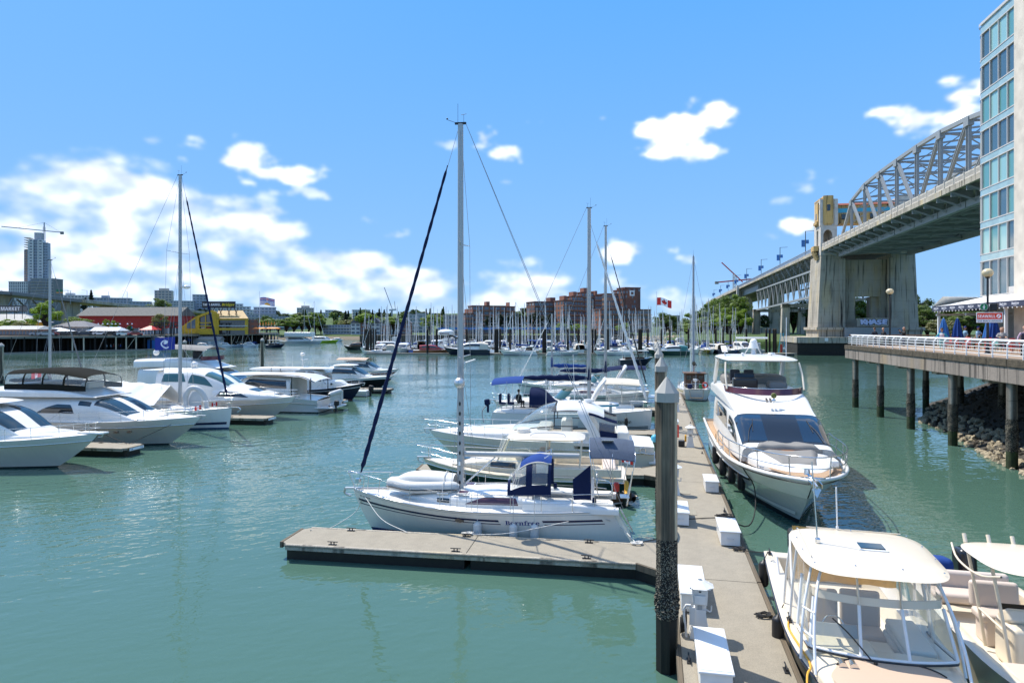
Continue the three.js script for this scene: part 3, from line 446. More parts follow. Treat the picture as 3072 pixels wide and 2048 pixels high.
// pilings
function piling(p, h, r, label, o = {}) {
const g = thing(o.name ?? 'dock_piling', label, 'piling', [p.x, 0, p.z], o.turn ?? .25, o.group);
const oct = (y0, y1, k0 = 1, k1 = 1, m = M.pile, nm = 'shaft', bump = 0) => { const q = grid((u, v) => { const a = v * Math.PI * 2, e = Math.PI / 4, fa = ((a % e) + e) % e - e / 2, rr = r * lerp(k0, k1, u) * Math.cos(e / 2) / Math.cos(fa) + (bump ? bump * Math.max(0, N3(Math.cos(a) * r * 22, lerp(y0, y1, u) * 13, Math.sin(a) * r * 22 + p.x) + .15) * Math.sin(Math.PI * Math.min(1, u * 2 + .1)) : 0); return [Math.cos(a) * rr, lerp(y0, y1, u), Math.sin(a) * rr, v * 2 * Math.PI * r, lerp(y0, y1, u)]; }, bump ? 60 : 4, bump ? 64 : 32); return part(g, nm, bump ? q : (() => { const z = q.toNonIndexed(); z.computeVertexNormals(); return z; })(), m); };
const wet = o.wet ?? [1.2, 2.3, 3.5];
oct(wet[2], h, 1, .98); oct(wet[1], wet[2], 1.0, 1.0, o.mid ?? M.pile, 'shaft'); oct(wet[0] * .9, wet[1], 1.04, 1.01, M.barn, 'barnacle_band', o.big ? .085 : .05); oct(-1.5, wet[0] * .92, 1.0, 1.03, M.pileWet, 'wet_shaft');
if (o.cap !== false) { const cap = new THREE.CylinderGeometry(0.02, r * 1.13, .34, 8, 1); cap.rotateY(Math.PI / 8); part(g, 'cap', [mv(cap.toNonIndexed(), 0, h + .36, 0), mv(new THREE.CylinderGeometry(r * 1.13, r * 1.13, .2, 8).rotateY(Math.PI / 8).toNonIndexed(), 0, h + .09, 0)].map((q) => { q.computeVertexNormals(); return q; }), M.cap); }
return g;
}
{
const P1 = V(3.40, 0, -14.8); piling(P1, 5.9, .235, 'tall octagonal wooden piling crusted with barnacles beside the power pedestal', { big: true, wet: [1.3, 2.9, 3.1], turn: .02 });
const l2 = 'octagonal wooden piling with a pointed concrete cap beside the main dock walkway';
piling(DK(.27, 25.6), 5.9, .21, 'barnacled wooden piling just behind the tallest one, pointed cap', { turn: .02 });
piling(DK(.27, 37.2), 5.9, .21, l2, { group: 'row of dock pilings' }); piling(DK(.27, 47.5), 5.9, .2, l2, { group: 'row of dock pilings' });
piling(DK(.27, 60), 5.8, .2, l2, { group: 'row of dock pilings' });
const pl = 'lone weathered piling with pointed cap standing among the berthed cruisers', o = { group: 'pilings at the cruiser berths', wet: [.5, 1.0, 1.5] };
piling(G(786, 1115, 0), 5.3, .30, pl, o); piling(G(553, 1116, 0), 5.0, .30, pl, o); piling(G(2, 1150, 0), 5.0, .30, pl, o);
}
// storage boxes and power pedestals on the dock
function dockBox(s, t, label, L = 1.45, w = .62, h = .42) {
const b = thing('dock_box', label, 'storage box', DK(s, t, DY), -TH, 'white storage boxes on the main dock');
part(b, 'chest', rbox(w * .9, h, L * .95, .02, 0, h / 2 + .03, 0), M.boxW); part(b, 'lid', rbox(w, .05, L, .018, 0, h + .055, 0), M.boxW); part(b, 'plinth', box(w * .8, .04, L * .85, 0, .02, 0), M.black);
part(b, 'latch', rbox(.015, .07, .06, .004, -w * .45 - .005, h - .02, 0), M.chrome); part(b, 'lid_lip', rbox(w * .86, .012, L * .93, .005, 0, h + .085, 0), M.boxW);
for (const t2 of [-.3, .3]) part(b, 'hinge', rbox(.03, .05, .1, .008, w * .45, h + .02, t2 * L), M.chrome); for (const e of [-1, 1]) part(b, 'end_handle', tube([[-.1, h * .62, e * L * .476], [-.08, h * .62, e * (L * .476 + .05)], [.08, h * .62, e * (L * .476 + .05)], [.1, h * .62, e * L * .476]], .01, 5, 3), M.alu);
return b;
}
dockBox(.96, 18.05, 'white storage box on the dock touching the power pedestal with cable reel', 2.05, .66);
dockBox(1.16, 14.2, 'white storage box at the foot of the tallest piling, wood beam beside it', 2.0, .66);
dockBox(2.40, 23.3, 'white storage box by the bow of the grey white yacht', 1.65, .66);
dockBox(2.42, 30.4, 'white storage box beside the hanging black fenders of the yacht', 1.5, .6);
dockBox(.94, 25.3, 'narrow white storage box between piling and walkway, shadow on a hatch', 1.7, .6);
dockBox(1.35, 48.8, 'white storage box on the dock near the second power pedestal', 1.5, .7);
function pedestal(s, t, label, big) {
const p = thing('power_pedestal', label, 'pedestal', DK(s, t, DY), -TH, 'shore power pedestals');
const sec = (y0, y1, a0, a1) => { const q = new THREE.CylinderGeometry(a1 * .707, a0 * .707, y1 - y0, 4, 1).rotateY(Math.PI / 4).toNonIndexed(); q.computeVertexNormals(); return metric(mv(q, 0, (y0 + y1) / 2, 0)); };
part(p, 'base', sec(0, .24, .46, .36), M.boxG); part(p, 'column', sec(.24, .62, .34, .25), M.boxG); part(p, 'neck', sec(.62, .74, .2, .22), M.boxG); part(p, 'head', sec(.74, 1.12, .31, .35), M.boxG);
part(p, 'roof', [mv(rot(new THREE.CylinderGeometry(.1, .33, .12, 8), 'y', .39).toNonIndexed(), 0, 1.2, 0), rbox(.46, .05, .46, .02, 0, 1.135, 0)].map((g) => { g.computeVertexNormals(); return g; }), M.boxW); part(p, 'roof_knob', cyl(.06, .05, .05, 0, 1.25, 0, 10), M.boxG);
part(p, 'socket_cover', rbox(.25, .2, .03, .01, 0, .87, .185), M.boxW); part(p, 'breaker', box(.05, .025, .015, 0, 1.05, .182), M.black); part(p, 'meter_window', box(.1, .1, .015, 0, .67, .115), M.panelG);
for (const s2 of [-1, 1]) part(p, 'cable_hook', tube([[s2 * .13, .6, 0], [s2 * .24, .56, .02], [s2 * .26, .7, .03]], .018, 6, 4), M.boxG);
if (big) { part(p, 'power_cable', Array.from({ length: 5 }, (_, i) => tube(Array.from({ length: 12 }, (_, k) => { const a = k / 11 * Math.PI * 2; return [-.30 - .03 * i, .34 + Math.sin(a) * (.24 - .02 * i) - .03 * i, .06 + Math.cos(a) * (.13 + .012 * i)]; }), .016, 5, 3)), M.ropeB); part(p, 'floor_cable', tube([[.2, .1, .1], [.42, .12, .06], [.5, .04, .22], [.36, .02, .36], [.16, .03, .32]], .018, 6, 5), M.ropeB); part(p, 'hose_rack', [tube([[-.3, .02, .2], [-.33, .72, .2], [-.2, .74, .2]], .03, 6, 4), rbox(.13, .4, .03, .01, -.17, .5, .2)], M.boxG); }
else { part(p, 'yellow_cable', Array.from({ length: 3 }, (_, i) => tube(Array.from({ length: 10 }, (_, k) => { const a = k / 9 * Math.PI * 2; return [-.24 - .03 * i, .5 + Math.sin(a) * .2, Math.cos(a) * .12]; }), .02, 5, 3)), M.ropeY); part(p, 'cable_bin', rbox(.36, .36, .4, .03, -.5, .18, 0), M.black); }
return p;
}
pedestal(1.02, 15.9, 'white shore power pedestal with coiled black cable between two boxes', true);
pedestal(2.1, 41.0, 'white shore power pedestal with yellow cable coil on the dock', false);
pedestal(1.9, 58.0, 'slim white shore power pedestal farther along the dock', false);
pedestal(.86, 29.2, 'white shore power pedestal half hidden behind the tallest piling', false);
// mooring lines and heaps on the dock
const rope = (label, pts, r = .014, m = M.ropeW) => single('mooring_line', label, 'rope', tube(pts, r, 6, 6), m);
function ropeHeap(p, label, m, k = 1) { const pts = []; for (let i = 0; i < 26; i++) { const a = i * 1.9, r = (.08 + .12 * hash(i, 3, 5)) * k; pts.push([p.x + Math.cos(a) * r * 1.5, p.y + .02 + .06 * hash(i, 7, 2) * k, p.z + Math.sin(a) * r]); } return single('rope_heap', label, 'rope', tube(pts, .014 * (m === M.ropeB ? 1.25 : 1), 5, 4), m); }

// ---------------------------------------------------------------- white sailboat lying along the near finger dock
{
const b = sailboat({ label: 'white sailboat with blue double stripe, dinghy on the foredeck, faded blue bimini', hullMat: M.gelWarm, pos: [4.28, 0, -24.09], turn: Math.PI - .113, L: 10.3, B: 3.3, mastH: 13.4, mastU: .603, boom: 4.2, boomY: 1.84, furl: M.navyCanvas, furlR: .085, split: true, spreaders: [.36, .67], mastR: .092, rig: .0075, stripeU: [[.05, .262], [.418, .985]] });
const { root, H, C, ym, X, bo } = b;
const name = lettering(1024, 256, (x, w, h) => { x.fillStyle = '#1b2370'; x.font = 'italic bold 190px serif'; x.textAlign = 'center'; x.textBaseline = 'middle'; x.setTransform(1.12, 0, -.25, 1, 0, 0); x.fillText('Bornfree', w * .48, h * .52, 880); });
part(root, 'boat_name', decal(H, .405, .275, .72, 1.0, -1, .007), name).geometry.attributes.uv.array.forEach((q, i, a) => { if (i % 2 === 0) a[i] = 1 - q; });
const reg = lettering(512, 96, (x, w, h) => { x.fillStyle = '#22243a'; x.font = 'bold 78px sans-serif'; x.textAlign = 'center'; x.textBaseline = 'middle'; x.fillText('BC 2795608', w / 2, h / 2); });
part(root, 'registration_number', decal(H, .975, .915, (u) => H.sh(u) - .21, (u) => H.sh(u) - .12, -1, .007), reg).geometry.attributes.uv.array.forEach((q, i, a) => { if (i % 2 === 0) a[i] = 1 - q; });
part(root, 'hull_port', mv(new THREE.CylinderGeometry(1, 1, .03, 20).rotateX(Math.PI / 2).scale(.16, .075, 1), ...H.pt(.565, .86, -1, .012)), M.glassDark);
part(root, 'topside_groove', band(H, (u) => H.sh(u) - .075, (u) => H.sh(u) - .055, .003, .03, .99, [-1, 1], 30, 1), M.gelGrey);
// dodger: navy frame, clear panes, blue roof
const D0 = cabin({ x0: X(.275), x1: X(.425), w: [.98, 1.0, .95, .84], h: [1.35, 1.42, 1.2, .62], y: ym + .36, n: 3.2 });
const dodger = part(root, 'dodger', D0.patch(.0, .72, .30, .70, .01, 10, 14), M.blueCanvas);
for (const s of [-1, 1]) part(dodger, 'dodger_roof_edge', tube(Array.from({ length: 8 }, (_, i) => D0.S(i / 7 * .72, .5 + s * .205)), .03, 6, 3), M.creamCanvas);
for (const s of [-1, 1]) { part(dodger, 'clear_side_window', D0.patch(.08, .9, s < 0 ? .06 : .94, s < 0 ? .29 : .71, .0, 10, 8), M.vinyl); for (const u of [0, .5, 1]) part(dodger, 'canvas_strap', D0.patch(Math.max(0, u - .07), Math.min(1, u + .07), s < 0 ? .02 : .98, s < 0 ? .3 : .7, .008, 3, 10), M.navyCanvas); part(dodger, 'canvas_hem', D0.patch(0, 1, s < 0 ? .005 : .995, s < 0 ? .06 : .94, .01, 10, 2), M.navyCanvas); }
part(dodger, 'clear_front_window', D0.patch(.72, 1, .3, .7, .0, 6, 12), M.vinyl);
part(dodger, 'grab_rail', tube([[X(.30), ym + 1.72, -.7], [X(.28), ym + 1.86, -.5], [X(.28), ym + 1.93, 0], [X(.28), ym + 1.86, .5], [X(.30), ym + 1.72, .7]], .015, 6, 5), M.chrome);
// bimini, weather cloth, seats
canopy(root, { x0: X(-.005), x1: X(.145), w: 1.12, y: 3.14, y0: 3.06, rise: .42, mat: M.fadedBlue, name: 'bimini', posts: [0, .5, 1], base: ym + .5 });
part(root, 'solar_panel', rot(rbox(.42, .02, .62, .006), 'x', .32).translate(X(.085), 3.51, -.45), M.panelW);
part(root, 'weather_cloth', grid((u, v) => [lerp(X(.14), X(.20), u) + .02 * v, ym + .35 + v * lerp(.72, 1.22, 1 - u), -.85 + .05 * Math.sin(u * 4 + v * 2), u, v], 8, 8), M.navyCanvas);
for (const [x, z] of [[.1, -.75], [.1, .75], [.24, .8], [.24, -.8]]) part(root, 'cockpit_cushion', rbox(1.1, .1, .45, .04, X(x) + .2, ym + .22, z), M.seatWhite);
for (const [u, z] of [[.13, -1.05], [.16, .95], [.27, 1.0]]) { part(root, 'sheet_winch', [cyl(.08, .06, .16, X(u), ym + .33, z, 10)], M.navyCanvas); }
// rolled dinghy on the foredeck, keel up
const dg = thing('inflatable_dinghy', 'pale grey inflatable dinghy lying upside down on the sailboat foredeck', 'dinghy', [root.position.x, .17, root.position.z], root.rotation.y);
const dc = (s) => grid((u, v) => { const a = v * Math.PI * 2, r = .21 * Math.sqrt(Math.max(.06, Math.sin(Math.min(1, u * 7 + .08) * Math.PI / 2))) * (u > .97 ? .75 : 1), nose = smooth(.55, 1, u), z = s * lerp(.50, .06, nose ** 1.6); return [lerp(6.15, 8.95, u), 1.62 - .12 * u + Math.sin(a) * r + .08 * nose, z + Math.cos(a) * r, u * 3, v]; }, 30, 14);
part(dg, 'side_tube', dc(-1), M.hypalon); part(dg, 'side_tube', dc(1), M.hypalon);
const dk = cabin({ x0: 6.4, x1: 8.85, w: [.52, .54, .5, .36, .1], h: [.28, .36, .40, .36, .08], y: [1.68, 1.68, 1.66, 1.62, 1.62], n: 2.2 }); part(dg, 'hull_bottom', dk.geo(16, 14), M.hypalon);
part(dg, 'rub_strake', [-1, 1].map((s) => tube(Array.from({ length: 12 }, (_, i) => { const u = i / 11, nose = smooth(.55, 1, u); return [lerp(6.2, 8.95, u), 1.55 - .1 * u + .06 * nose, s * (lerp(.50, .06, nose ** 1.6) + .212)]; }), .022, 5, 3)), M.hypalonDark);
part(dg, 'lashing', [tube([[6.7, 1.2, -.85], [6.72, 1.7, -.74], [6.74, 2.06, 0], [6.72, 1.7, .74], [6.7, 1.2, .85]], .014, 5, 5)], M.ropeW);
// fenders
for (const u of [.515, .385, .31]) { const p = H.pt(u, .6, -1, .15), f = fender(root, { x: p[0], y: .84, z: p[2], dz: -.02 }, .66, .15, M.hypalon, 1.0); }
part(root, 'stern_ladder', [bar([-.02, .3, -.28], [.42, 1.1, -.28], .016, 5), bar([-.02, .3, .02], [.42, 1.1, .02], .016, 5), ...[.2, .5, .8].map((t) => bar([lerp(-.02, .42, t), lerp(.3, 1.1, t), -.28], [lerp(-.02, .42, t), lerp(.3, 1.1, t), .02], .014, 5))], M.chrome);
part(root, 'stern_seat', rbox(.32, .05, .45, .03, X(.03), ym + .56, -1.0), M.gel); part(root, 'outboard_bracket', bar([X(.02), ym + .1, -.5], [X(.0), ym + 1.3, -.5], .03, 6), M.chrome);
part(root, 'horseshoe_buoy', mv(rot(new THREE.TorusGeometry(.24, .07, 8, 16, 4.6), 'y', Math.PI / 2), X(.015), ym + .45, .55), M.ropeY); part(root, 'red_bag', rbox(.2, .34, .3, .08, X(.05), ym + .5, .6), M.redPaint); part(root, 'anchor', [beam([H.L - .35, b.by, 0], [H.L + .3, b.by - .02, 0], .14, .06), tube([[H.L + .3, b.by - .02, 0], [H.L + .34, b.by - .2, .04], [H.L + .1, b.by - .32, .08]], .045, 6, 4)], M.alu);
part(root, 'mast_winch', [cyl(.07, .055, .14, b.mx, b.my + .9, -.15, 10)], M.chrome); part(root, 'radar_reflector', [mv(new THREE.SphereGeometry(.2, 12, 8), b.mx, b.my + 3.9, -.22)], M.alu); part(root, 'deck_light', bar([b.mx - .1, b.my + 4.6, 0], [b.mx - .55, b.my + 4.75, 0], .03, 6), M.whitePaint);
for (let i = 0; i < 9; i++) part(root, 'mast_slot', mv(new THREE.CylinderGeometry(.035, .035, .01, 10).rotateX(Math.PI / 2).scale(1, 2.2, 1), b.mx + .01, b.my + .25 + i * .36, -.094), M.black);
part(root, 'radome', [mv(new THREE.SphereGeometry(.3, 18, 8).scale(1, .38, 1), b.mx + .55, b.my + 5.75, 0), mv(cyl(.3, .3, .1, 0, 0, 0, 18), b.mx + .55, b.my + 5.66, 0)], M.gel);
part(root, 'radome_bracket', beam([b.mx, b.my + 5.5, 0], [b.mx + .55, b.my + 5.68, 0], .1, .05), M.black);
for (const s of [-1, 1]) part(root, 'radome_lettering', grid((u, v) => { const a = (u - .5) * 1.5; return [b.mx + .55 + Math.sin(a) * .304 * (s < 0 ? -1 : 1), b.my + 5.66 + v * .1, s * Math.cos(a) * .304, u, v]; }, 10, 1), M.rayText ??= lettering(512, 96, (x, w, h) => { x.fillStyle = '#7a1620'; x.font = 'bold 84px sans-serif'; x.textAlign = 'center'; x.textBaseline = 'middle'; x.fillText('Raymarine', w / 2, h / 2, 480); }));
root.updateMatrixWorld(true);
const w = (p) => root.localToWorld(vec(p)), dk2 = G(1403, 1603, DY + .02), dk3 = G(1912, 1632, DY + .02);
rope('white bow line from the sailboat stem across the water to the dock', [w([9.9, 1.15, -.25]), w([10.3, .55, .3]), G(985, 1586, .2), G(930, 1590, DY + .03)]);
rope('white spring line from the sailboat bow down to the finger dock', [w([9.7, 1.3, -.4]), w([8.8, .75, -1.25]), G(1222, 1597, DY + .03)]);
rope('white spring line running along the sailboat hull below its name', [dk2, G(1520, 1600, .62), w([2.2, .98, -1.6])]);
rope('white stern line from the sailboat quarter to the dock cleat', [w([.95, 1.02, -1.35]), G(1850, 1570, .75), dk3]);
ropeHeap(dk2, 'white rope heap on the finger dock beside the dock edge', M.ropeW, .8); ropeHeap(dk3, 'white rope heap on the cleat behind the sailboat stern', M.ropeW, .8);
}
// black inflatable tender moored behind that sailboat
{
const t = thing('inflatable_tender', 'small black and grey inflatable tender with outboard behind the sailboat stern', 'dinghy', G(1868, 1520, 0), Math.PI * .62);
for (const s of [-1, 1]) part(t, 'side_tube', grid((u, v) => { const a = v * Math.PI * 2, nose = smooth(.6, 1, u), r = .2 * (u < .04 ? .5 : 1); return [lerp(0, 2.4, u), .28 + .12 * nose + Math.sin(a) * r, s * lerp(.55, .04, nose ** 1.6) + Math.cos(a) * r]; }, 20, 12), M.hypalonDark);
part(t, 'side_strake', [-1, 1].map((s) => tube(Array.from({ length: 12 }, (_, i) => { const u = i / 11, nose = smooth(.6, 1, u); return [lerp(0, 2.4, u), .36 + .12 * nose, s * (lerp(.55, .04, nose ** 1.6) + .17)]; }), .03, 5, 3)), M.creamCanvas);
part(t, 'floor', poly([[0, -.5], [1.6, -.5], [2.1, 0], [1.6, .5], [0, .5]], .05, 0, .14), M.gelGrey); part(t, 'transom_board', box(.05, .4, .9, .05, .35, 0), M.brownWood); part(t, 'bench', rbox(.25, .04, .9, .015, 1.1, .42, 0), M.gelBlack); outboard(t, 0, .25, 0, M.gelBlack, .6);
}

// ---------------------------------------------------------------- flybridge yacht, bow toward the balcony
{
const L = 19.6, turn = -(Math.PI / 2 + TH), root = thing('flybridge_yacht', 'grey white flybridge motor yacht with burgundy windscreen strip and grey foredeck covers', 'yacht', DK(5.42, 44.6), turn);
const H = hull({ L, B: 4.85, sheer: [1.75, 1.85, 2.2], rake: 2.6, wl: .88, wlp: 1.9, p: 4.2, q: .78, stern: .94, mid: .4, fl: 1.7, stemPow: 1.05 });
const hm = part(root, 'hull', [band(H, .22, (u) => H.sh(u) * .62, 0, 0, 1, [-1, 1], 50, 8), transom(H, .05)], M.pearl);
part(hm, 'spray_chine', band(H, (u) => .16 + .25 * u * u, (u) => .24 + .34 * u * u, .05, .15, .985, [-1, 1], 40, 2), M.gel);
part(hm, 'boot_stripe', band(H, -.45, .22), M.bootBlack);
part(root, 'topsides', band(H, (u) => H.sh(u) * .62, (u) => H.sh(u) - .02, .02, 0, 1, [-1, 1], 50, 6), M.gel);
part(root, 'bulwark_cap', [-1, 1].map((s) => tube(Array.from({ length: 21 }, (_, i) => H.edge(i / 20, s, .0, .0)), .075, 8, 3)), M.gel);
part(root, 'rub_rail', [-1, 1].map((s) => tube(Array.from({ length: 21 }, (_, i) => H.pt(i / 20, H.sh(i / 20) - .16, s, .04)), .022, 5, 3)), M.gelBlack);
part(root, 'feature_line', [-1, 1].map((s) => tube(Array.from({ length: 17 }, (_, i) => { const u = .2 + i / 16 * .6; return H.pt(u, H.sh(u) * .62, s, .03); }), .02, 5, 3)), M.gel);
for (const s of [-1, 1]) { part(hm, 'hull_window', grid((u, v) => { const q = lerp(.46, .80, u), mid = H.sh(q) * (.60 - .06 * (1 - u)), hh = .17 * Math.pow(Math.sin(Math.PI * clamp(u * .92 + .05)), .45); return H.pt(q, mid + (v - .5) * 2 * hh - .05, s, .022); }, 22, 4, s > 0), M.glassDark); part(hm, 'hull_window', grid((u, v) => { const q = lerp(.2, .4, u), hh = .14 * Math.pow(Math.sin(Math.PI * clamp(u * .96 + .02)), .3); return H.pt(q, H.sh(q) * .6 + (v - .5) * 2 * hh, s, .022); }, 12, 3, s > 0), M.glassDark); }
part(root, 'side_deck', deckGeo(H, .16, .05, 0, 1, .1), M.teak);
// raised foredeck and house
const fd = cabin({ x0: 12.2, x1: 18.3, w: [1.75, 1.72, 1.6, 1.3, .55], h: [.62, .62, .52, .34, .06], y: [1.8, 1.82, 1.9, 2.0, 2.12], n: 5 }); const fdm = part(root, 'foredeck_trunk', fd.geo(30, 24), M.gel);
const house = cabin({ x0: 2.2, x1: 15.1, w: [1.9, 1.96, 1.98, 1.98, 1.96, 1.86], h: [2.0, 2.08, 2.1, 2.02, 1.75, .62], y: [1.7, 1.72, 1.75, 1.78, 1.82, 1.95], n: 9, tumble: .05 });
const hs = part(root, 'deckhouse', house.geo(44, 34), M.gel);
part(hs, 'windscreen_pane', house.patch(.80, .955, .175, .495, .016, 12, 12), M.glassShip ??= phys([.012, .018, .028], { roughness: .03, clearcoat: 1, clearcoatRoughness: .02 })); part(hs, 'windscreen_pane', house.patch(.80, .955, .505, .825, .016, 12, 12), M.glassShip);
part(hs, 'windscreen_surround', [house.patch(.785, .80, .16, .84, .012, 2, 24), house.patch(.955, .968, .16, .84, .012, 2, 24), house.patch(.79, .965, .495, .505, .02, 8, 2), house.patch(.79, .965, .155, .175, .014, 8, 2), house.patch(.79, .965, .825, .845, .014, 8, 2)], M.gelBlack);
for (const s of [-1, 1]) { part(hs, 'saloon_window', house.side(.12, .62, .42, .80, s, .014, [.02, .05]), M.glassDark); part(hs, 'forward_side_window', house.side(.66, .90, .45, .80, s, .014, [.02, .10]), M.glassDark); part(hs, 'windscreen_wiper', [tube([house.S(.957, .5 + s * .15).map((q, i) => q + [.03, .03, 0][i]), house.S(.90, .5 + s * .09).map((q, i) => q + [.03, .05, 0][i]), house.S(.865, .5 + s * .045).map((q, i) => q + [.02, .04, 0][i])], .016, 5, 3), bar(house.S(.835, .5 + s * .035).map((q, i) => q + [.02, .04, 0][i]), house.S(.905, .5 + s * .055).map((q, i) => q + [.02, .04, 0][i]), .013, 4)], M.black); }
// flybridge
const fly = cabin({ x0: .8, x1: 12.3, w: [1.95, 1.98, 1.98, 1.9, 1.7], h: [.5, .62, .66, .56, .03], y: [3.72, 3.76, 3.78, 3.72, 3.54], n: 6 }); const fm = part(root, 'flybridge_coaming', fly.geo(30, 24), M.gel);
const ws = (u, v) => { const a = (u - .5) * Math.PI * .98, cx = 9.15 + 1.55 * Math.cos(a) * .9, z = 1.86 * Math.sin(a); return [cx - .55 * Math.pow(Math.abs(Math.sin(a)), 3) * 1.2 - v * .18, 4.28 + v * .30, z * (1 + .02 * v), u, v]; };
part(root, 'fly_windscreen', join([grid(ws, 30, 2), grid((u, v) => { const p = ws(u, v); p[0] -= .02; return p; }, 30, 2, true)]), M.burg); part(root, 'fly_windscreen_rail', tube(Array.from({ length: 21 }, (_, i) => ws(i / 20, 1)), .018, 5, 2), M.chrome);
part(root, 'fly_seat_cover', [rbox(2.4, .55, 3.3, .2, 4.6, 4.62, 0), rbox(1.2, .4, .9, .15, 7.6, 4.55, -.8)], M.greyCanvas); part(root, 'helm_console', [rbox(.7, .75, 1.2, .12, 8.3, 4.6, .85), mv(rot(rbox(.1, .4, 1.0, .03), 'z', .5), 8.1, 5.0, .85)], M.gelBlack); for (const z of [.5, 1.2]) part(root, 'helm_seat', [rbox(.5, .16, .52, .06, 7.35, 4.65, z), mv(rot(rbox(.14, .65, .5, .06), 'z', .12), 7.08, 4.98, z)], M.seatBlack);
hardtop(root, { x0: 2.6, x1: 8.6, w: 1.98, y: 5.86, t: .22, n: 6, taper: .93, crown: .08, mat: M.gel });
for (const s of [-1, 1]) { part(root, 'hardtop_arm', [beam([2.6, 4.3, s * 1.86], [3.9, 5.76, s * 1.8], .14, .5)], M.gel); part(root, 'hardtop_post', tube([[9.2, 4.45, s * 1.82], [8.7, 5.1, s * 1.84], [8.15, 5.74, s * 1.78]], .05, 8, 4), M.gelBeige); }
// mast gear
part(root, 'radar_dome', [mv(new THREE.SphereGeometry(.2, 16, 10), 5.2, 6.72, 0), cyl(.3, .19, .34, 5.2, 6.38, 0, 16)], M.gel); part(root, 'radar_mast', [cyl(.16, .1, .68, 5.2, 5.95, 0, 10), bar([4.9, 5.95, .5], [5.1, 6.5, .2], .03, 6), bar([4.9, 5.95, -.5], [5.1, 6.5, -.2], .03, 6)], M.alu); part(root, 'open_array_radar', rbox(.16, .1, 1.7, .04, 4.6, 6.95, 0), M.gel); part(root, 'gps_puck', mv(cyl(.2, .16, .09, 0, 0, 0, 14), 6.4, 6.1, -.75), M.gel); part(root, 'gps_stem', cyl(.03, .03, .2, 6.4, 5.92, -.75, 6), M.gel); part(root, 'satellite_fin', mv(rot(rbox(.9, .05, .3, .02), 'z', -.35), 5.6, 6.35, 1.6), M.gel); part(root, 'satellite_stem', bar([5.7, 5.92, 1.55], [5.65, 6.3, 1.6], .03, 6), M.alu); part(root, 'horn', mv(rbox(.2, .2, .14, .05), 7.0, 6.1, .8), M.gel); part(root, 'whip_antenna', bar([4.4, 5.9, -1.85], [4.2, 8.1, -1.9], .018, 5), M.whitePaint);
// foredeck covers and lounge
part(root, 'seat_cover', [grid((u, v) => { const x = lerp(14.15, 15.2, u), z = lerp(-1.35, 1.35, v), e = Math.min(u, 1 - u, v, 1 - v); return [x, 2.42 + .36 * Math.pow(clamp(e * 9), .5) - .12 * u + .02 * Math.sin(v * 17 + u * 5), z, x, z]; }, 16, 34), box(1.0, .5, 2.6, 14.67, 2.3, 0)], M.greyCanvas);
part(root, 'sunpad_cover', grid((u, v) => { const x = lerp(15.28, 17.35, u), wz = lerp(1.15, .72, u), z = (v * 2 - 1) * wz, e = Math.min(u, 1 - u, v, 1 - v); return [x, 2.28 + .34 * Math.pow(clamp(e * 8), .5) - .28 * u + .03 * Math.sin(u * 9 + v * 4) * clamp(e * 5) - .05 * Math.pow(Math.sin(v * 3.14), 3), z, x, z]; }, 24, 24), M.greyCanvas);
part(root, 'orange_piping', tube([[15.24, 2.32, -1.2], [15.24, 2.45, -.6], [15.24, 2.45, .6], [15.24, 2.32, 1.2]], .025, 5, 4), M.orange);
part(root, 'foredeck_teak', grid((u, v) => { const x = lerp(17.3, 19.0, u), hw = H.hb(lerp(.88, .97, u)) * .72; return [x, 2.17 + .05 * u, (v * 2 - 1) * hw, x, (v * 2 - 1) * hw]; }, 8, 6), M.teak);
part(root, 'anchor_windlass', [cyl(.12, .09, .22, 18.55, 2.2, 0, 12), beam([18.3, 2.24, .0], [19.7, 2.22, 0], .12, .06)], M.chrome); part(root, 'anchor_roller', [beam([19.2, 2.2, .16], [20.1, 2.14, .16], .03, .14), beam([19.2, 2.2, -.16], [20.1, 2.14, -.16], .03, .14), tube([[19.6, 2.32, -.3], [20.0, 2.4, -.26], [20.15, 2.42, 0], [20.0, 2.4, .26], [19.6, 2.32, .3]], .03, 6, 4)], M.chrome); part(root, 'anchor', [mv(rot(poly([[0, -.16], [.3, 0], [0, .16], [-.1, 0]], .05, .01), 'z', -1.25), 19.98, 2.0, 0), beam([19.5, 2.18, 0], [20.1, 2.1, 0], .07, .09)], M.alu);
railing(root, H, { u0: .52, u1: 1, h: .78, inset: .02, r: .024, n: 6, lean: .1, bowOut: -.2 });
for (const s of [-1, 1]) for (const u of [.62, .9]) cleat(root, H.edge(u, s, .07, .05), s * .5, M.chrome);
part(root, 'searchlight', [ball(.1, 11.6, 4.16, 0, 10), cyl(.05, .05, .1, 11.6, 4.05, 0, 8)], M.chrome); part(root, 'air_horn', [bar([11.3, 4.2, .12], [11.75, 4.12, .14], .045, 8, .06), bar([11.3, 4.2, .28], [11.75, 4.12, .3], .045, 8, .06)], M.chrome); part(root, 'searchlight_cover', ball(.13, 11.35, 4.36, -.05, 10), M.leafE);
part(root, 'deck_locker', rbox(.9, .3, .4, .08, 15.9, 2.2, -1.45), M.gel);
root.updateMatrixWorld(true); const w = (p) => root.localToWorld(vec(p));
const heap = DK(2.55, 25.9, DY + .02);
rope('black bow line hanging from the yacht to the dock', [w(H.edge(.80, 1, .1, .05)), w(H.pt(.82, 1.7, 1, .06)), w(H.pt(.83, 1.0, 1, .12)), DK(3.3, 25.9, .25), heap], .024, M.ropeB);
ropeHeap(heap, 'black rope heap on the dock edge by the yacht', M.ropeB, 1.3); rope('black line lying straight across the dock', [heap, DK(1.9, 25.7, DY + .02), DK(1.2, 25.4, DY + .02)], .014, M.ropeB);
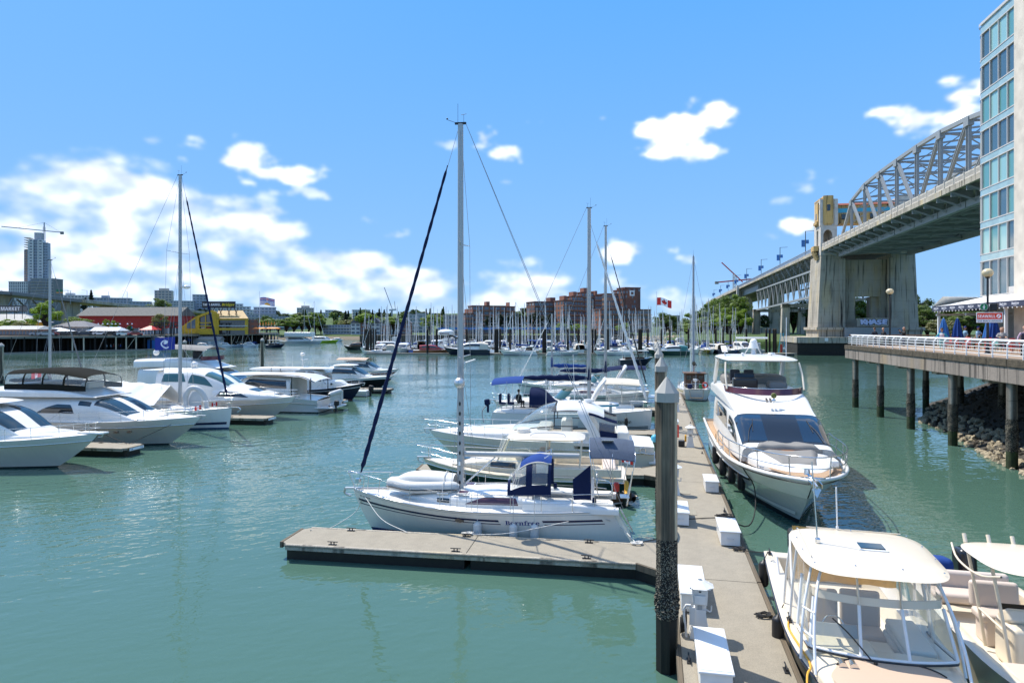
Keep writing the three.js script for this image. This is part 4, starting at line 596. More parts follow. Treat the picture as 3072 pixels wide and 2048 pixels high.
for (const [u, dy] of [[.80, .5], [.72, .62], [.62, .75], [.5, .85]]) { const p = H.pt(u * .93, .62, 1, .17); fender(root, { x: p[0], y: 1.25 + (u < .6 ? .2 : 0), z: p[2] }, .95, .17, M.rubber, .6); }
}
// ---------------------------------------------------------------- cream express boat at the near end of the dock
{
const root = thing('express_boat', 'cream express fishing boat with curved windscreen and white hardtop', 'motorboat', DK(4.50, 20.6), -(Math.PI / 2 + TH) - .055);
const H = hull({ L: 10.4, B: 2.95, sheer: [1.02, 1.16, 1.45], rake: 1.6, wl: .85, wlp: 1.6, p: 2.6, q: .9, stern: .92, mid: .45, fl: 1.5 });
const hm = part(root, 'hull', [band(H, .1, (u) => H.sh(u)), transom(H, .05)], M.gelCream); part(hm, 'boot_stripe', band(H, -.4, .1), M.bootBlue);
part(root, 'rub_rail', [-1, 1].map((s) => tube(Array.from({ length: 17 }, (_, i) => H.pt(i / 16, H.sh(i / 16) - .05, s, .025)), .03, 6, 3)), M.gelNavy);
const inner = 1.06;
for (const s of [-1, 1]) part(root, 'side_deck', grid((u, v) => { const q = u * .76, p = H.edge(q, s, .012, -.02), zi = s * Math.min(inner + .0, Math.abs(p.z) - .1); return [p.x, p.y + .02 * Math.sin(v * 3.14), lerp(p.z, zi, v), p.x, p.z]; }, 24, 6), M.gelCream);
for (const s of [-1, 1]) part(root, 'cockpit_liner', grid((u, v) => { const x = lerp(.25, 7.2, u), y = lerp(H.sh(u * .68) + .012, .42, v); return [x, y, s * inner, x, y]; }, 16, 3), M.gelCream);
part(root, 'cockpit_sole', box(7.0, .06, inner * 2, 3.7, .42, 0), M.gelSand); part(root, 'transom_wall', [rbox(.45, .62, 2.5, .06, .3, .76, 0)], M.gelCream); part(root, 'engine_bracket', rbox(.7, .3, 1.6, .06, -.3, .5, 0), M.gelCream);
// foredeck
const fd = cabin({ x0: 6.75, x1: 10.15, w: [1.30, 1.24, 1.08, .72, .12], h: [.26, .25, .20, .13, .04], y: [1.16, 1.2, 1.26, 1.33, 1.40], n: 4 }); part(root, 'foredeck', fd.geo(26, 26), M.gelCream);
part(root, 'bow_deck', deckGeo(H, -.01, .05, .62, 1, -.01), M.gelCream);
part(root, 'foredeck_cushion_cover', [fd.patch(.16, .86, .20, .80, .035, 20, 20, (u, v, a, b) => [a + .10 * Math.pow(Math.abs(v - .5) * 2, 2) * (1 - u), .5 + (b - .5) * lerp(.55 + .45 * smooth(0, .25, u), .8, u)])], M.tanCanvas);
part(root, 'cover_piping', tube(Array.from({ length: 15 }, (_, i) => { const v = .20 + i / 14 * .6, q = fd.S(.16 + .10 * Math.pow(Math.abs(v - .5) / .3, 2) * 1, .5 + (v - .5) * .55); return [q[0], q[1] + .045, q[2]]; }), .014, 5, 3), M.gelBlack);
// helm, seats and galley under the windscreen
part(root, 'dashboard', [rbox(.7, .22, 1.15, .08, 6.72, 1.36, .62)], M.gelCream); part(root, 'helm_console', [rbox(.5, .9, .95, .1, 6.2, .85, .6)], M.gelCream); part(root, 'instrument_panel', mv(rot(rbox(.05, .34, .8, .02), 'z', .6), 6.1, 1.42, .6), M.gelGrey);
part(root, 'steering_wheel', [mv(rot(rot(new THREE.TorusGeometry(.2, .016, 6, 20), 'y', Math.PI / 2), 'z', .5), 5.86, 1.45, .6), bar([6.1, 1.35, .6], [5.86, 1.45, .6], .03, 6)], M.chrome);
const seat = (x, z, w, nm) => part(root, nm, [rbox(.6, .16, w, .07, x, 1.0, z), mv(rot(rbox(.16, .78, w, .07), 'z', .1), x - .36, 1.4, z), rbox(.5, .56, w * .8, .06, x, .68, z)], M.vinylSeat);
seat(5.1, .62, .62, 'helm_seat'); seat(5.0, -.15, .8, 'companion_seat'); part(root, 'port_lounge', [rbox(1.9, .2, .62, .08, 5.9, 1.06, -.82), rbox(1.7, .14, .58, .06, 5.9, 1.24, -.82), rbox(1.5, .12, .54, .05, 5.85, 1.37, -.8)], M.seatWhite); part(root, 'lounge_base', rbox(2.0, .6, .66, .06, 5.9, .7, -.82), M.gelCream); part(root, 'galley_unit', rbox(.9, .8, .42, .08, 6.3, .84, -.22), M.gelSand); part(root, 'grab_handle', tube([[6.6, 1.0, .3], [6.72, 1.12, .3], [6.72, 1.16, .1], [6.6, 1.1, .06]], .02, 6, 4), M.chrome); part(root, 'locker_window', rbox(.02, .2, .26, .01, 6.76, .95, -.22), M.glassDark); part(root, 'cuddy_door', rbox(.04, .7, .5, .02, 6.95, .9, .1), M.brownWood);
// curved windscreen: four panes with frames
const wsP = (u, v) => { const a = (u - .5) * 2, z = 1.26 * Math.sign(a) * Math.min(1, Math.abs(a) * 1.32), back = Math.max(0, Math.abs(a) - .757) / .243, cur = .26 * Math.pow(Math.min(1, Math.abs(a) * 1.32), 2.4); return [7.32 - cur - back * 1.35 - v * (.36 - back * .1), lerp(lerp(1.52, 1.24, back * .7), 2.32, v), z * (1 - .10 * v), u, v]; };
[[0, .13], [.13, .38], [.38, .62], [.62, .87], [.87, 1]].forEach(([a, b2]) => part(root, 'windscreen_pane', grid((u, v) => wsP(lerp(a, b2, u), v), 10, 4), M.pane));
part(root, 'windscreen_frame', [...[.0, .13, .38, .62, .87, 1].map((u) => tube([wsP(u, 0), wsP(u, .5), wsP(u, 1)], .032, 6, 3)), tube(Array.from({ length: 31 }, (_, i) => wsP(i / 30, 0)), .03, 6, 2)], M.whitePaint);
part(root, 'windscreen_gasket', tube(Array.from({ length: 31 }, (_, i) => { const p = wsP(i / 30, 0); return [p[0] + .03, p[1] - .035, p[2]]; }), .022, 5, 2), M.gelBlack);
part(root, 'windscreen_header', join([grid((u, v) => { const p = wsP(.08 + u * .84, 1); return [p[0] - .02 - v * .03, p[1] + v * .14, p[2]]; }, 26, 2), grid((u, v) => { const p = wsP(.08 + u * .84, 1); return [p[0] - .04 - v * .03, p[1] + v * .14, p[2]]; }, 26, 2, true)]), M.gelCream);
for (const u of [.38, .62]) part(root, 'upper_strut', beam(wsP(u, 1), [6.75, 2.86, wsP(u, 1)[2] * 1.02], .02, .1), M.gelCream);
part(root, 'clear_curtain', grid((u, v) => { const p = wsP(.1 + u * .8, 1); return [lerp(p[0] - .05, 6.7, v), lerp(2.44, 2.86, v), p[2] * (1 - .02 * v)]; }, 20, 3), M.vinyl);
for (const s of [-1, 1]) part(root, 'side_curtain', grid((u, v) => [lerp(3.6, 6.2, u), lerp(1.3, 2.84, v), s * (1.16 - .06 * v) + .03 * Math.sin(u * 20 + v * 5), u, v], 24, 6), M.vinyl); part(root, 'aft_curtain', grid((u, v) => [3.75 + .05 * Math.sin(u * 18), lerp(1.6, 2.84, v), lerp(-1.1, 1.1, u), u, v], 20, 4), M.amber);
part(root, 'wiper', [tube([[7.42, 1.52, .25], [7.25, 1.9, .6], [7.12, 2.1, .85]], .014, 5, 3), cyl(.035, .035, .06, 7.46, 1.46, .2, 8)], M.black);
// hardtop with frame
const ht = hardtop(root, { x0: 4.15, x1: 7.25, w: 1.36, y: 2.93, t: .12, n: 4.2, taper: .92, crown: .07, mat: M.gelCream }); part(ht, 'hatch', [rbox(.46, .05, .56, .02, 5.75, 3.06, -.12)], M.gel); part(ht, 'hatch_lens', rbox(.36, .02, .46, .01, 5.75, 3.095, -.12), M.glassBlue);
for (const [x, z] of [[4.5, -1.1], [4.5, 0], [4.5, 1.1], [5.2, -1.2], [5.2, 1.2], [6, -1.2], [6, 1.2], [6.8, -1.1], [6.85, -.4], [6.85, .4], [6.8, 1.1]]) part(ht, 'bolt', cyl(.018, .014, .02, x, 3.0 + .03 * (1 - Math.abs(z)), z, 6), M.chrome);
part(ht, 'moulded_ridge', [bar([4.45, 3.02, -1.0], [4.45, 3.04, .9], .012, 5), bar([4.6, 3.03, 1.1], [6.5, 3.03, 1.12], .012, 5)], M.gelCream);
const P = (a) => part(root, 'top_frame', tube(a, .027, 8, 4), M.whitePaint);
for (const s of [-1, 1]) { P([[7.75, 1.30, s * 1.24], [7.35, 2.0, s * 1.2], [6.85, 2.66, s * 1.05], [6.5, 2.86, s * .92]]); P([[7.0, 1.22, s * 1.38], [6.75, 2.0, s * 1.3], [6.35, 2.86, s * 1.08]]); P([[5.2, 1.2, s * 1.34], [5.3, 2.0, s * 1.3], [5.5, 2.88, s * 1.24]]); P([[4.2, 1.18, s * 1.34], [4.35, 2.0, s * 1.3], [4.6, 2.88, s * 1.22]]); P([[5.25, 2.0, s * 1.3], [4.9, 2.4, s * 1.28], [4.45, 2.84, s * 1.24]]); part(root, 'frame_tie', [bar([6.93, 1.75, s * 1.34], [7.45, 1.82, s * 1.21], .022, 6), bar([6.83, 2.15, s * 1.32], [7.25, 2.2, s * 1.17], .022, 6)], M.whitePaint); part(root, 'rod_holder', bar([2.2, 1.1, s * 1.22], [1.9, 1.5, s * 1.24], .035, 8), M.whitePaint); part(root, 'cup_ring', mv(new THREE.TorusGeometry(.07, .016, 6, 16).rotateX(Math.PI / 2), 1.1, H.sh(.1) + .03, s * 1.22), M.chrome); }
part(root, 'vhf_antenna', [bar([5.6, 3.03, .85], [5.5, 4.7, .95], .018, 6, .012), rbox(.1, .12, .1, .03, 5.6, 3.08, .85)], M.chrome); part(root, 'whip_antenna', [bar([4.4, 3.02, .25], [4.38, 3.95, .27], .016, 6), cyl(.03, .03, .08, 4.4, 3.0, .25, 8)], M.whitePaint);
part(root, 'horn', [bar([7.5, 1.5, .78], [7.72, 1.49, .78], .05, 10, .075), bar([7.5, 1.5, .60], [7.72, 1.49, .60], .05, 10, .075)], M.chrome);
part(root, 'shore_cable', tube([[5.2, 1.2, 1.37], [5.6, 1.21, 1.42], [6.6, 1.26, 1.33], [7.3, 1.32, 1.28], [7.6, 1.34, 1.3], [7.9, 1.36, 1.40], [8.3, 1.15, 1.46], [8.6, .7, 1.5]], .02, 6, 5), M.ropeY);
for (const u of [.075, .46, .76]) { const p = H.pt(u, .6, 1, .16); fender(root, { x: p[0], y: .98, z: p[2] + .02, dz: -.12 }, .72, .135, M.rubber, .28); }
for (const s of [-1, 1]) { cleat(root, H.edge(.035, s, .04, .12), 0, M.black); cleat(root, H.edge(.5, s, .04, .12), 0, M.black); }
for (const z of [-.42, .42]) outboard(root, -.35, .7, z, M.gelBlack, 1.15);
root.updateMatrixWorld(true);
const hp = DK(2.62, 22.2, DY + .02), h2 = DK(2.6, 17.2, DY + .02);
rope('thin black line from the cream boat stern to the dock', [hp, DK(3.0, 21.6, .7), root.localToWorld(H.edge(.035, 1, .08, .12))], .013, M.ropeB); ropeHeap(hp, 'black rope heap on the dock beside the storage box at the yacht bow', M.ropeB, .8); ropeHeap(h2, 'black knotted rope end on the dock beside the hanging fenders', M.ropeB, .8);
}
// cream centre console boat beside it
{
const root = thing('console_boat', 'cream centre console boat with curved T-top and rod holders', 'motorboat', DK(7.75, 19.6), -(Math.PI / 2 + TH) - .03);
const H = hull({ L: 8.6, B: 2.7, sheer: [.95, 1.02, 1.3], rake: 1.3, wl: .85, wlp: 1.6, p: 2.6, q: .9, stern: .92, mid: .45, fl: 1.5 });
part(root, 'hull', [band(H, .05, (u) => H.sh(u)), transom(H, .05)], M.gelCream); part(root, 'boot_stripe', band(H, -.4, .05), M.bootBlue);
for (const s of [-1, 1]) { part(root, 'gunwale', grid((u, v) => { const p = H.edge(u * .9, s, .01, -.02); return [p.x, p.y + .02 * Math.sin(v * 3.1), lerp(p.z, p.z - s * .26, v), p.x, v]; }, 24, 5), M.gelCream); part(root, 'inner_liner', grid((u, v) => { const p = H.edge(u * .9, s, .01, .24); return [p.x, lerp(p.y, .4, v), p.z]; }, 24, 2), M.gelCream); }
part(root, 'sole', deckGeo(H, .62, 0, .02, .9, .24), M.gelSand); part(root, 'console', [rbox(.9, .95, .9, .12, 3.6, .88, 0), mv(rot(rbox(.5, .3, .85, .08), 'z', .5), 3.5, 1.4, 0)], M.gelCream); part(root, 'instrument_panel', mv(rot(rbox(.04, .34, .7, .02), 'z', .7), 3.24, 1.42, 0), M.gelBlack);
part(root, 'helm_seat', [rbox(.6, .2, 1.0, .08, 2.4, 1.0, 0), mv(rot(rbox(.2, .6, 1.0, .09), 'z', .1), 2.05, 1.35, 0), rbox(.6, .6, .8, .06, 2.4, .68, 0)], M.vinylSeat); part(root, 'aft_bench', [rbox(.6, .25, 1.9, .1, .9, .85, 0), rbox(.22, .5, 1.9, .1, .5, 1.1, 0)], M.vinylSeat); part(root, 'bow_cushion', [rbox(1.6, .18, .6, .08, 5.4, .85, .65), rbox(1.6, .18, .6, .08, 5.4, .85, -.65)], M.vinylSeat);
const ht = hardtop(root, { x0: 2.35, x1: 4.6, w: 1.02, y: 2.62, t: .07, n: 3.4, taper: .9, crown: .06, mat: M.gelCream });
for (const s of [-1, 1]) { for (const x of [2.7, 3.9]) part(root, 'top_frame', tube([[x + .2, .5, s * .5], [x + .1, 1.5, s * .62], [x, 2.58, s * .78]], .036, 8, 4), M.gelCream); part(root, 'frame_tie', [bar([2.85, 1.3, s * .6], [4.0, 1.3, s * .6], .026, 6)], M.gelCream); part(root, 'side_rail', tube([[2.3, 2.55, s * .95], [2.7, 2.36, s * 1.0], [3.9, 2.36, s * .98], [4.5, 2.55, s * .85]], .024, 6, 4), M.gelCream); }
for (const z of [-.72, -.24, .24, .72]) part(root, 'rod_holder', bar([2.45, 2.62, z], [2.36, 2.80, z], .045, 8), M.gelCream);
part(root, 'engine_cowling_blue', [mv(rot(rbox(.7, .55, .5, .16), 'z', .15), -.3, 1.15, .3)], M.blueCanvas); outboard(root, -.15, .75, -.35, M.gelBlack, 1.2);
}

// ---------------------------------------------------------------- boats in the berths
const bowAt = (bx, bz, L, turn) => [bx - L * Math.cos(turn), 0, bz + L * Math.sin(turn)];
const LT = -.15, RT = Math.PI - .15;       // bows to the right / to the left along the fingers
{ // near left cruiser, bow only
const L = 13.5, b = motorboat({ label: 'white motor cruiser with pointed bow pulpit beside the numbered finger dock', L, B: 4.3, sheer: [1.5, 1.55, 1.9], rake: 2.6, hullMat: M.gelSand, knuckle: .8, pos: bowAt(-22.0, -35.9, L, LT - .05), turn: LT - .05, rail: { u0: .45, h: .62, n: 6 }, ports: [[.62, .4, .14, .55]],
cabins: [{ name: 'deckhouse', x0: 1.5, x1: 10.0, w: [1.75, 1.8, 1.75, 1.55, 1.2], h: [1.75, 1.8, 1.75, 1.35, .15], y: [1.45, 1.5, 1.55, 1.6, 1.7], n: 6, sides: [[.2, .68, .5, .82, [.02, .08]]], tops: [[.66, .93, .2, .49, M.glassBlue], [.66, .93, .51, .8, M.glassBlue]] }, { name: 'foredeck_trunk', x0: 8.6, x1: 12.6, w: [1.5, 1.3, .9, .3], h: [.35, .32, .22, .05], y: [1.62, 1.66, 1.74, 1.84], n: 3 }] });
part(b.root, 'bow_pulpit', rbox(1.5, .1, .55, .04, L - .35, 1.93, 0), M.gel); hardtop(b.root, { x0: .8, x1: 7.6, w: 1.85, y: 3.42, t: .12, n: 5 });
}
{ // flybridge cruiser with dark canvas
const L = 14.6, b = motorboat({ label: 'beige white flybridge cruiser with dark canvas enclosure on top, bow to the channel', L, B: 4.6, sheer: [1.55, 1.6, 1.85], rake: 2.3, hullMat: M.gelBeige, knuckle: .74, pos: bowAt(-19.9, -43.2, L, LT), turn: LT, rail: { u0: .38, h: .62, n: 7 }, ports: [[.70, .42, .14, .58], [.755, .42, .14, .58]],
cabins: [{ name: 'deckhouse', x0: 1.0, x1: 11.2, w: [1.95, 2.0, 2.0, 1.85, 1.6], h: [1.62, 1.65, 1.62, 1.3, .10], y: [1.5, 1.52, 1.55, 1.6, 1.72], n: 5, tumble: .06, sides: [[.34, .60, .36, .70, [.14, .03], M.glassDark]], tops: [[.62, .70, .13, .24, M.glassBlue], [.62, .70, .76, .87, M.glassBlue], [.72, .93, .17, .33, M.glassBlue], [.72, .93, .345, .495, M.glassBlue], [.72, .93, .505, .655, M.glassBlue], [.72, .93, .67, .83, M.glassBlue]] },
{ name: 'flybridge', x0: .2, x1: 8.4, w: [1.8, 2.0, 2.05, 1.95, 1.6], h: [.5, .5, .48, .42, .05], y: [3.12, 3.12, 3.14, 3.14, 3.1], n: 6 }, { name: 'foredeck_trunk', x0: 10.4, x1: 13.6, w: [1.6, 1.4, 1.0, .3], h: [.25, .25, .18, .04], y: [1.65, 1.68, 1.74, 1.8], n: 3 }] });
const r = b.root, E = cabin({ x0: 1.9, x1: 7.7, w: [1.7, 1.8, 1.8, 1.6], h: [1.25, 1.36, 1.3, .95], y: 3.5, n: 4 });
part(r, 'canvas_roof', E.patch(.0, .98, .22, .78, .02, 14, 14), M.darkCanvas);
for (const s of [-1, 1]) { for (let i = 0; i < 4; i++) part(r, 'clear_panel', E.patch(i / 4 + .01, i / 4 + .24, s < 0 ? .04 : .96, s < 0 ? .22 : .78, .0, 6, 6), M.vinyl); for (let i = 0; i < 5; i++) part(r, 'canvas_seam', E.patch(Math.max(0, i / 4 - .012), Math.min(1, i / 4 + .012), s < 0 ? .01 : .99, s < 0 ? .24 : .76, .008, 2, 8), M.darkCanvas); part(r, 'canvas_hem', E.patch(0, 1, s < 0 ? .0 : 1, s < 0 ? .035 : .965, .01, 10, 2), M.darkCanvas); }
part(r, 'clear_panel', E.cap(1), M.vinyl); part(r, 'fly_seat', [rbox(1.2, .4, 2.6, .1, 3.0, 3.75, 0)], M.seatWhite); part(r, 'helm_console', rbox(.6, .4, 1.4, .1, 6.5, 3.75, -.4), M.gelSand);
canadaFlag(r, 1.2, 4.35, -1.9, 1.5); canadaFlag(r, L - .2, 2.4, -.3, .9);
for (const z of [-1.2, 1.2]) part(r, 'deck_hatch', mv(new THREE.CylinderGeometry(.3, .3, .04, 20), 12.2, 1.95, z * .3), M.gelGrey);
part(r, 'builder_mark', E.side(0, .1, .0, .01, -1), M.black);
r.updateMatrixWorld(true); const w = (p) => r.localToWorld(vec(p));
rope('dark mooring line from the beige cruiser bow back to the finger end', [w([L - 1.2, 1.5, 1.3]), w([L - 2.6, .75, 2.1]), G(385, 1331, DY + .05)], .02, M.ropeB); rope('dark mooring line from the beige cruiser midships to the finger end', [w([8.6, 1.45, 2.3]), w([10, .9, 2.5]), G(380, 1331, DY + .05)], .02, M.ropeB);
}
{ // sloop with plumb bow and white tarp
const b = sailboat({ label: 'white plumb bow sloop with a white tarp over the boom and blue waterline band', L: 13.6, B: 4.1, sheer: [1.35, 1.32, 1.55], rake: .25, tr: .2, stern: .82, wl: .86, pos: bowAt(-20.9, -50.3, 13.6, LT), turn: LT, mastH: 17.3, mastU: .69, boom: 0, furl: M.navyCanvas, furlR: .09, mastR: .11, spreaders: [.66], stripes: [[.22, .34]], bottom: M.bootBlue, rig: .011, frac: .0 }), r = b.root;
part(r, 'tarp', grid((u, v) => { const x = lerp(1.2, 8.6, u), a = v * 2 - 1, e = Math.abs(a); return [x, 3.55 - .35 * u - e * (1.25 + .25 * Math.sin(u * 9)) + .05 * Math.sin(u * 31 + a * 3), a * 1.9 + .06 * Math.sin(u * 22), x, v]; }, 40, 16), M.whiteCanvas);
const arch = thing('folded_inflatable', 'pale inflatable boat stood up in an arch on the sloop foredeck', 'dinghy', r.position, LT); part(arch, 'tube', tube([[10.0, 1.5, .2], [9.9, 2.3, .1], [10.25, 2.95, 0], [10.8, 2.9, -.1], [11.25, 2.3, -.2], [11.35, 1.5, -.3]], .2, 12, 6), M.hypalon); part(arch, 'floor_panel', grid((u, v) => [lerp(10.15, 11.15, u), 1.6 + v * 1.15 * Math.sqrt(Math.max(0, 1 - ((u - .5) * 1.7) ** 2)), .05 * Math.sin(v * 3), u, v], 8, 6), M.hypalon);
canadaFlag(r, 13.2, 2.0, 1.2, .9); part(r, 'anchor', [beam([13.2, 1.62, 0], [14.1, 1.6, 0], .16, .08), tube([[14.1, 1.6, 0], [14.3, 1.45, 0], [14.05, 1.25, 0]], .05, 6, 4)], M.alu);
part(r, 'team_flag', grid((u, v) => [9.1 - u * 1.6, 5.9 + v * .95 - u * .1, .2 + .12 * Math.sin(u * 7), 1 - u, v], 16, 6), printM(256, 160, (x, w, h) => { x.fillStyle = '#1c2f8f'; x.fillRect(0, 0, w, h); x.strokeStyle = '#e8ecf4'; x.lineWidth = 16; x.beginPath(); x.ellipse(w * .5, h * .55, w * .26, h * .28, .3, .4, 5.2); x.stroke(); x.fillStyle = '#e8ecf4'; x.beginPath(); x.ellipse(w * .52, h * .4, w * .17, h * .13, -.2, 0, 6.3); x.fill(); }));
part(r, 'radar_dome', mv(new THREE.SphereGeometry(.3, 14, 8).scale(1, .5, 1), 9.9, 10.6, 0), M.gel);
}
{ // express cruiser with glass hardtop
const L = 13.2, b = motorboat({ label: 'white express cruiser with glazed hardtop and oval dark hull windows', L, B: 4.3, sheer: [1.5, 1.6, 1.85], rake: 2.2, hullMat: M.gelSand, knuckle: .74, pos: bowAt(-17.9, -55.9, L, LT), turn: LT, rail: { u0: .5, h: .55, n: 6 },
cabins: [{ name: 'deckhouse', x0: 1.6, x1: 8.6, w: [1.75, 1.85, 1.85, 1.75, 1.5], h: [2.55, 2.6, 2.5, 1.9, .9], y: [1.5, 1.5, 1.55, 1.6, 1.65], n: 5, tumble: .08, sides: [[.08, .40, .6, .86, [.02, .05], M.glassTealD ??= phys([.04, .10, .09], { roughness: .05, clearcoat: 1 })], [.43, .74, .56, .84, [.03, .12], M.glassTealD]], tops: [[.62, .90, .26, .49, M.glassTealD], [.62, .90, .51, .74, M.glassTealD]] }, { name: 'foredeck_trunk', x0: 6.8, x1: 12.7, w: [1.85, 1.8, 1.6, 1.15, .3], h: [1.3, 1.15, .8, .42, .05], y: [1.55, 1.58, 1.62, 1.7, 1.8], n: 3.2, sides: [[.06, .52, .30, .62, [.05, .12]]], tops: [[.45, .60, .38, .62, M.glassBlue, 'deck_skylight'], [.8, .88, .40, .60, M.glassDark, 'deck_hatch']] }] });
part(b.root, 'radar_dome', [mv(new THREE.SphereGeometry(.28, 14, 8), 4.0, 4.4, 0), cyl(.2, .16, .2, 4.0, 4.1, 0, 10)], M.gel); part(b.root, 'rear_awning', rbox(1.6, .06, 3.2, .03, 1.2, 4.0, 0), M.gel);
}
{ // cream boat with stern to the channel, folded tender
const L = 11.5, b = motorboat({ label: 'white cruiser with pale grey canopy, kayak on its roof and tender raised astern', L, B: 4.2, sheer: [1.1, 1.4, 1.8], rake: 1.6, hullMat: M.gel, pos: [-16.9, 0, -61.2], turn: RT, swim: 1.3, rail: { u0: .2, h: .7, n: 6 },
cabins: [{ name: 'deckhouse', x0: 2.6, x1: 9.2, w: [1.7, 1.75, 1.7, 1.35], h: [1.7, 1.75, 1.6, .12], y: [1.35, 1.4, 1.5, 1.65], n: 5, sides: [[.05, .7, .45, .85, [.02, .1]]], tops: [[.72, .93, .22, .78]] }] });
part(b.root, 'canopy', grid((u, v) => { const a = v * 2 - 1; return [lerp(.2, 8.8, u), 3.25 + .25 * Math.sin(u * 2.6) - .16 * a * a - (u < .15 ? (.15 - u) * 2.4 : 0), a * 1.95, u, v]; }, 24, 12), M.gelCool); part(b.root, 'canopy_trim', [-1, 1].map((s) => tube([[.2, 2.75, s * 1.9], [1.4, 3.22, s * 1.95], [4.5, 3.34, s * 1.95], [8.8, 3.2, s * 1.95]], .035, 6, 6)), M.black);
for (const [x, z] of [[.6, -1.8], [.6, 1.8], [2.4, -1.8], [2.4, 1.8]]) part(b.root, 'canopy_post', bar([x, 1.1, z], [x, 3.1, z], .04, 6), M.black);
const k = thing('white_kayak', 'white kayak strapped on the roof of the grey canopy cruiser', 'kayak', [-16.9, 0, -61.2], RT); part(k, 'hull', grid((u, v) => { const a = v * Math.PI * 2, r = .32 * Math.pow(Math.sin(Math.PI * clamp(u, .01, .99)), .6); return [lerp(2.6, 7.6, u), 3.72 + Math.sin(a) * r * .75, .3 + Math.cos(a) * r]; }, 24, 12), M.gel); part(k, 'strap', [4.4, 5.3].map((x) => mv(new THREE.TorusGeometry(.3, .02, 5, 16).rotateY(Math.PI / 2).scale(1, .85, 1.1), x, 3.72, .3)), M.black);
const f = thing('raised_tender', 'grey white inflatable tender standing on edge on a swim platform', 'dinghy', [-16.9, 0, -61.2], RT);
for (const y of [.72, 1.72]) part(f, 'side_tube', grid((u, v) => { const a = v * Math.PI * 2, e = Math.abs(u - .5) * 2, r = .2 * Math.sqrt(Math.max(.1, 1 - e ** 8)); return [-.85 + Math.cos(a) * r, y + Math.sin(a) * r * 1.05 - .12 * u, lerp(1.5, -1.2, u)]; }, 22, 12), M.hypalon); part(f, 'floor_panel', grid((u, v) => [-.85 + .05 * Math.sin(v * 20), lerp(.7, 1.7, v), lerp(1.35, -1.0, u), u, v], 6, 8), M.hypalon); part(f, 'bow_tube', mv(cyl(.2, .2, 1.0, 0, 0, 0, 12), -.85, .72, 1.42), M.hypalon);
outboard(b.root, -1.3, .5, -1.2, M.black, .8);
}
{ // navy hulled lobster boat
const L = 11, b = motorboat({ name: 'lobster_boat', label: 'navy hulled workboat with white pilothouse and square windows', L, B: 3.6, sheer: [1.0, 1.15, 1.75], rake: 1.1, fl: 1.2, hullMat: M.gelNavy, topMat: M.gelNavy, knuckle: .8, rub: M.whitePaint, pos: bowAt(-15.6, -70.2, L, LT), turn: LT, bottom: M.bootRed, rail: { u0: .6, h: .5, n: 4 },
cabins: [{ name: 'pilothouse', x0: 4.0, x1: 7.2, w: [1.35, 1.35, 1.3, 1.2], h: [2.1, 2.1, 2.05, 1.7], y: 1.15, n: 9, sides: [[.08, .42, .55, .9], [.5, .72, .55, .9], [.78, .95, .5, .86]], tops: [[.985, 1.0, .25, .75, M.glassDark]] }, { name: 'trunk_cabin', x0: 6.9, x1: 9.6, w: [1.2, 1.1, .8, .3], h: [.9, .85, .7, .1], y: [1.2, 1.25, 1.35, 1.5], n: 5 }] });
hardtop(b.root, { x0: 1.2, x1: 7.7, w: 1.5, y: 3.3, t: .1, n: 6, crown: .06 }); for (const z of [-1.3, 1.3]) { part(b.root, 'roof_post', bar([1.6, 1.0, z], [1.6, 3.25, z], .04, 6), M.gel); for (const x of [7.4, 8.1]) part(b.root, 'port_light', mv(new THREE.CylinderGeometry(.12, .12, .03, 14).rotateX(Math.PI / 2), x, 1.75, z * .86), M.glassDark); }
part(b.root, 'radar_mast', [bar([4.5, 3.3, 0], [4.3, 5.0, 0], .05, 6), mv(new THREE.SphereGeometry(.28, 12, 8).scale(1, .6, 1), 4.4, 4.75, 0), rbox(.15, .1, 1.4, .04, 4.6, 4.2, 0), bar([3.6, 3.3, .6], [3.6, 4.6, .6], .02, 5)], M.gel);
for (const z of [-1, -.3]) fender(b.root, { x: 4.5 + z, y: 1.0, z: 1.95 }, .6, .14, M.hypalon, .3);
}
{ // large flybridge behind
const L = 15.5, b = motorboat({ name: 'flybridge_cruiser', label: 'white flybridge cruiser with rounded black side windows and grey bimini', L, B: 4.8, sheer: [1.6, 1.7, 2.0], rake: 2.2, hullMat: M.gel, pos: bowAt(-22.6, -66.8, L, LT), turn: LT, rail: { u0: .5, h: .65, n: 6 },
cabins: [{ name: 'deckhouse', x0: 1, x1: 12.4, w: [2.0, 2.05, 2.0, 1.75, 1.2], h: [2.1, 2.15, 2.1, 1.6, .1], y: [1.6, 1.62, 1.65, 1.7, 1.8], n: 4.5, sides: [[.40, .86, .22, .72, [.1, .12], M.glassDark]], tops: [[.68, .92, .2, .8, M.glassDark]] }, { name: 'flybridge', x0: .5, x1: 9.6, w: [1.9, 2.0, 2.0, 1.6], h: [.75, .8, .75, .05], y: [3.62, 3.65, 3.65, 3.55], n: 6 }] });
canopy(b.root, { x0: 3.2, x1: 8.2, w: 1.8, y: 5.35, y0: 5.55, rise: .3, mat: M.greyCanvas, name: 'bimini', base: 4.3 }); part(b.root, 'fly_windscreen', grid((u, v) => { const a = (u - .5) * 2.8; return [7.6 + 1.0 * Math.cos(a), 4.32 + v * .4, 1.9 * Math.sin(a), u, v]; }, 20, 2), M.burg); part(b.root, 'helm_seat', [rbox(.6, .9, .9, .12, 6.0, 4.75, -.3)], M.seatBlack); part(b.root, 'radar_dome', mv(new THREE.SphereGeometry(.3, 12, 8), 1.6, 5.0, 0), M.gel);
}
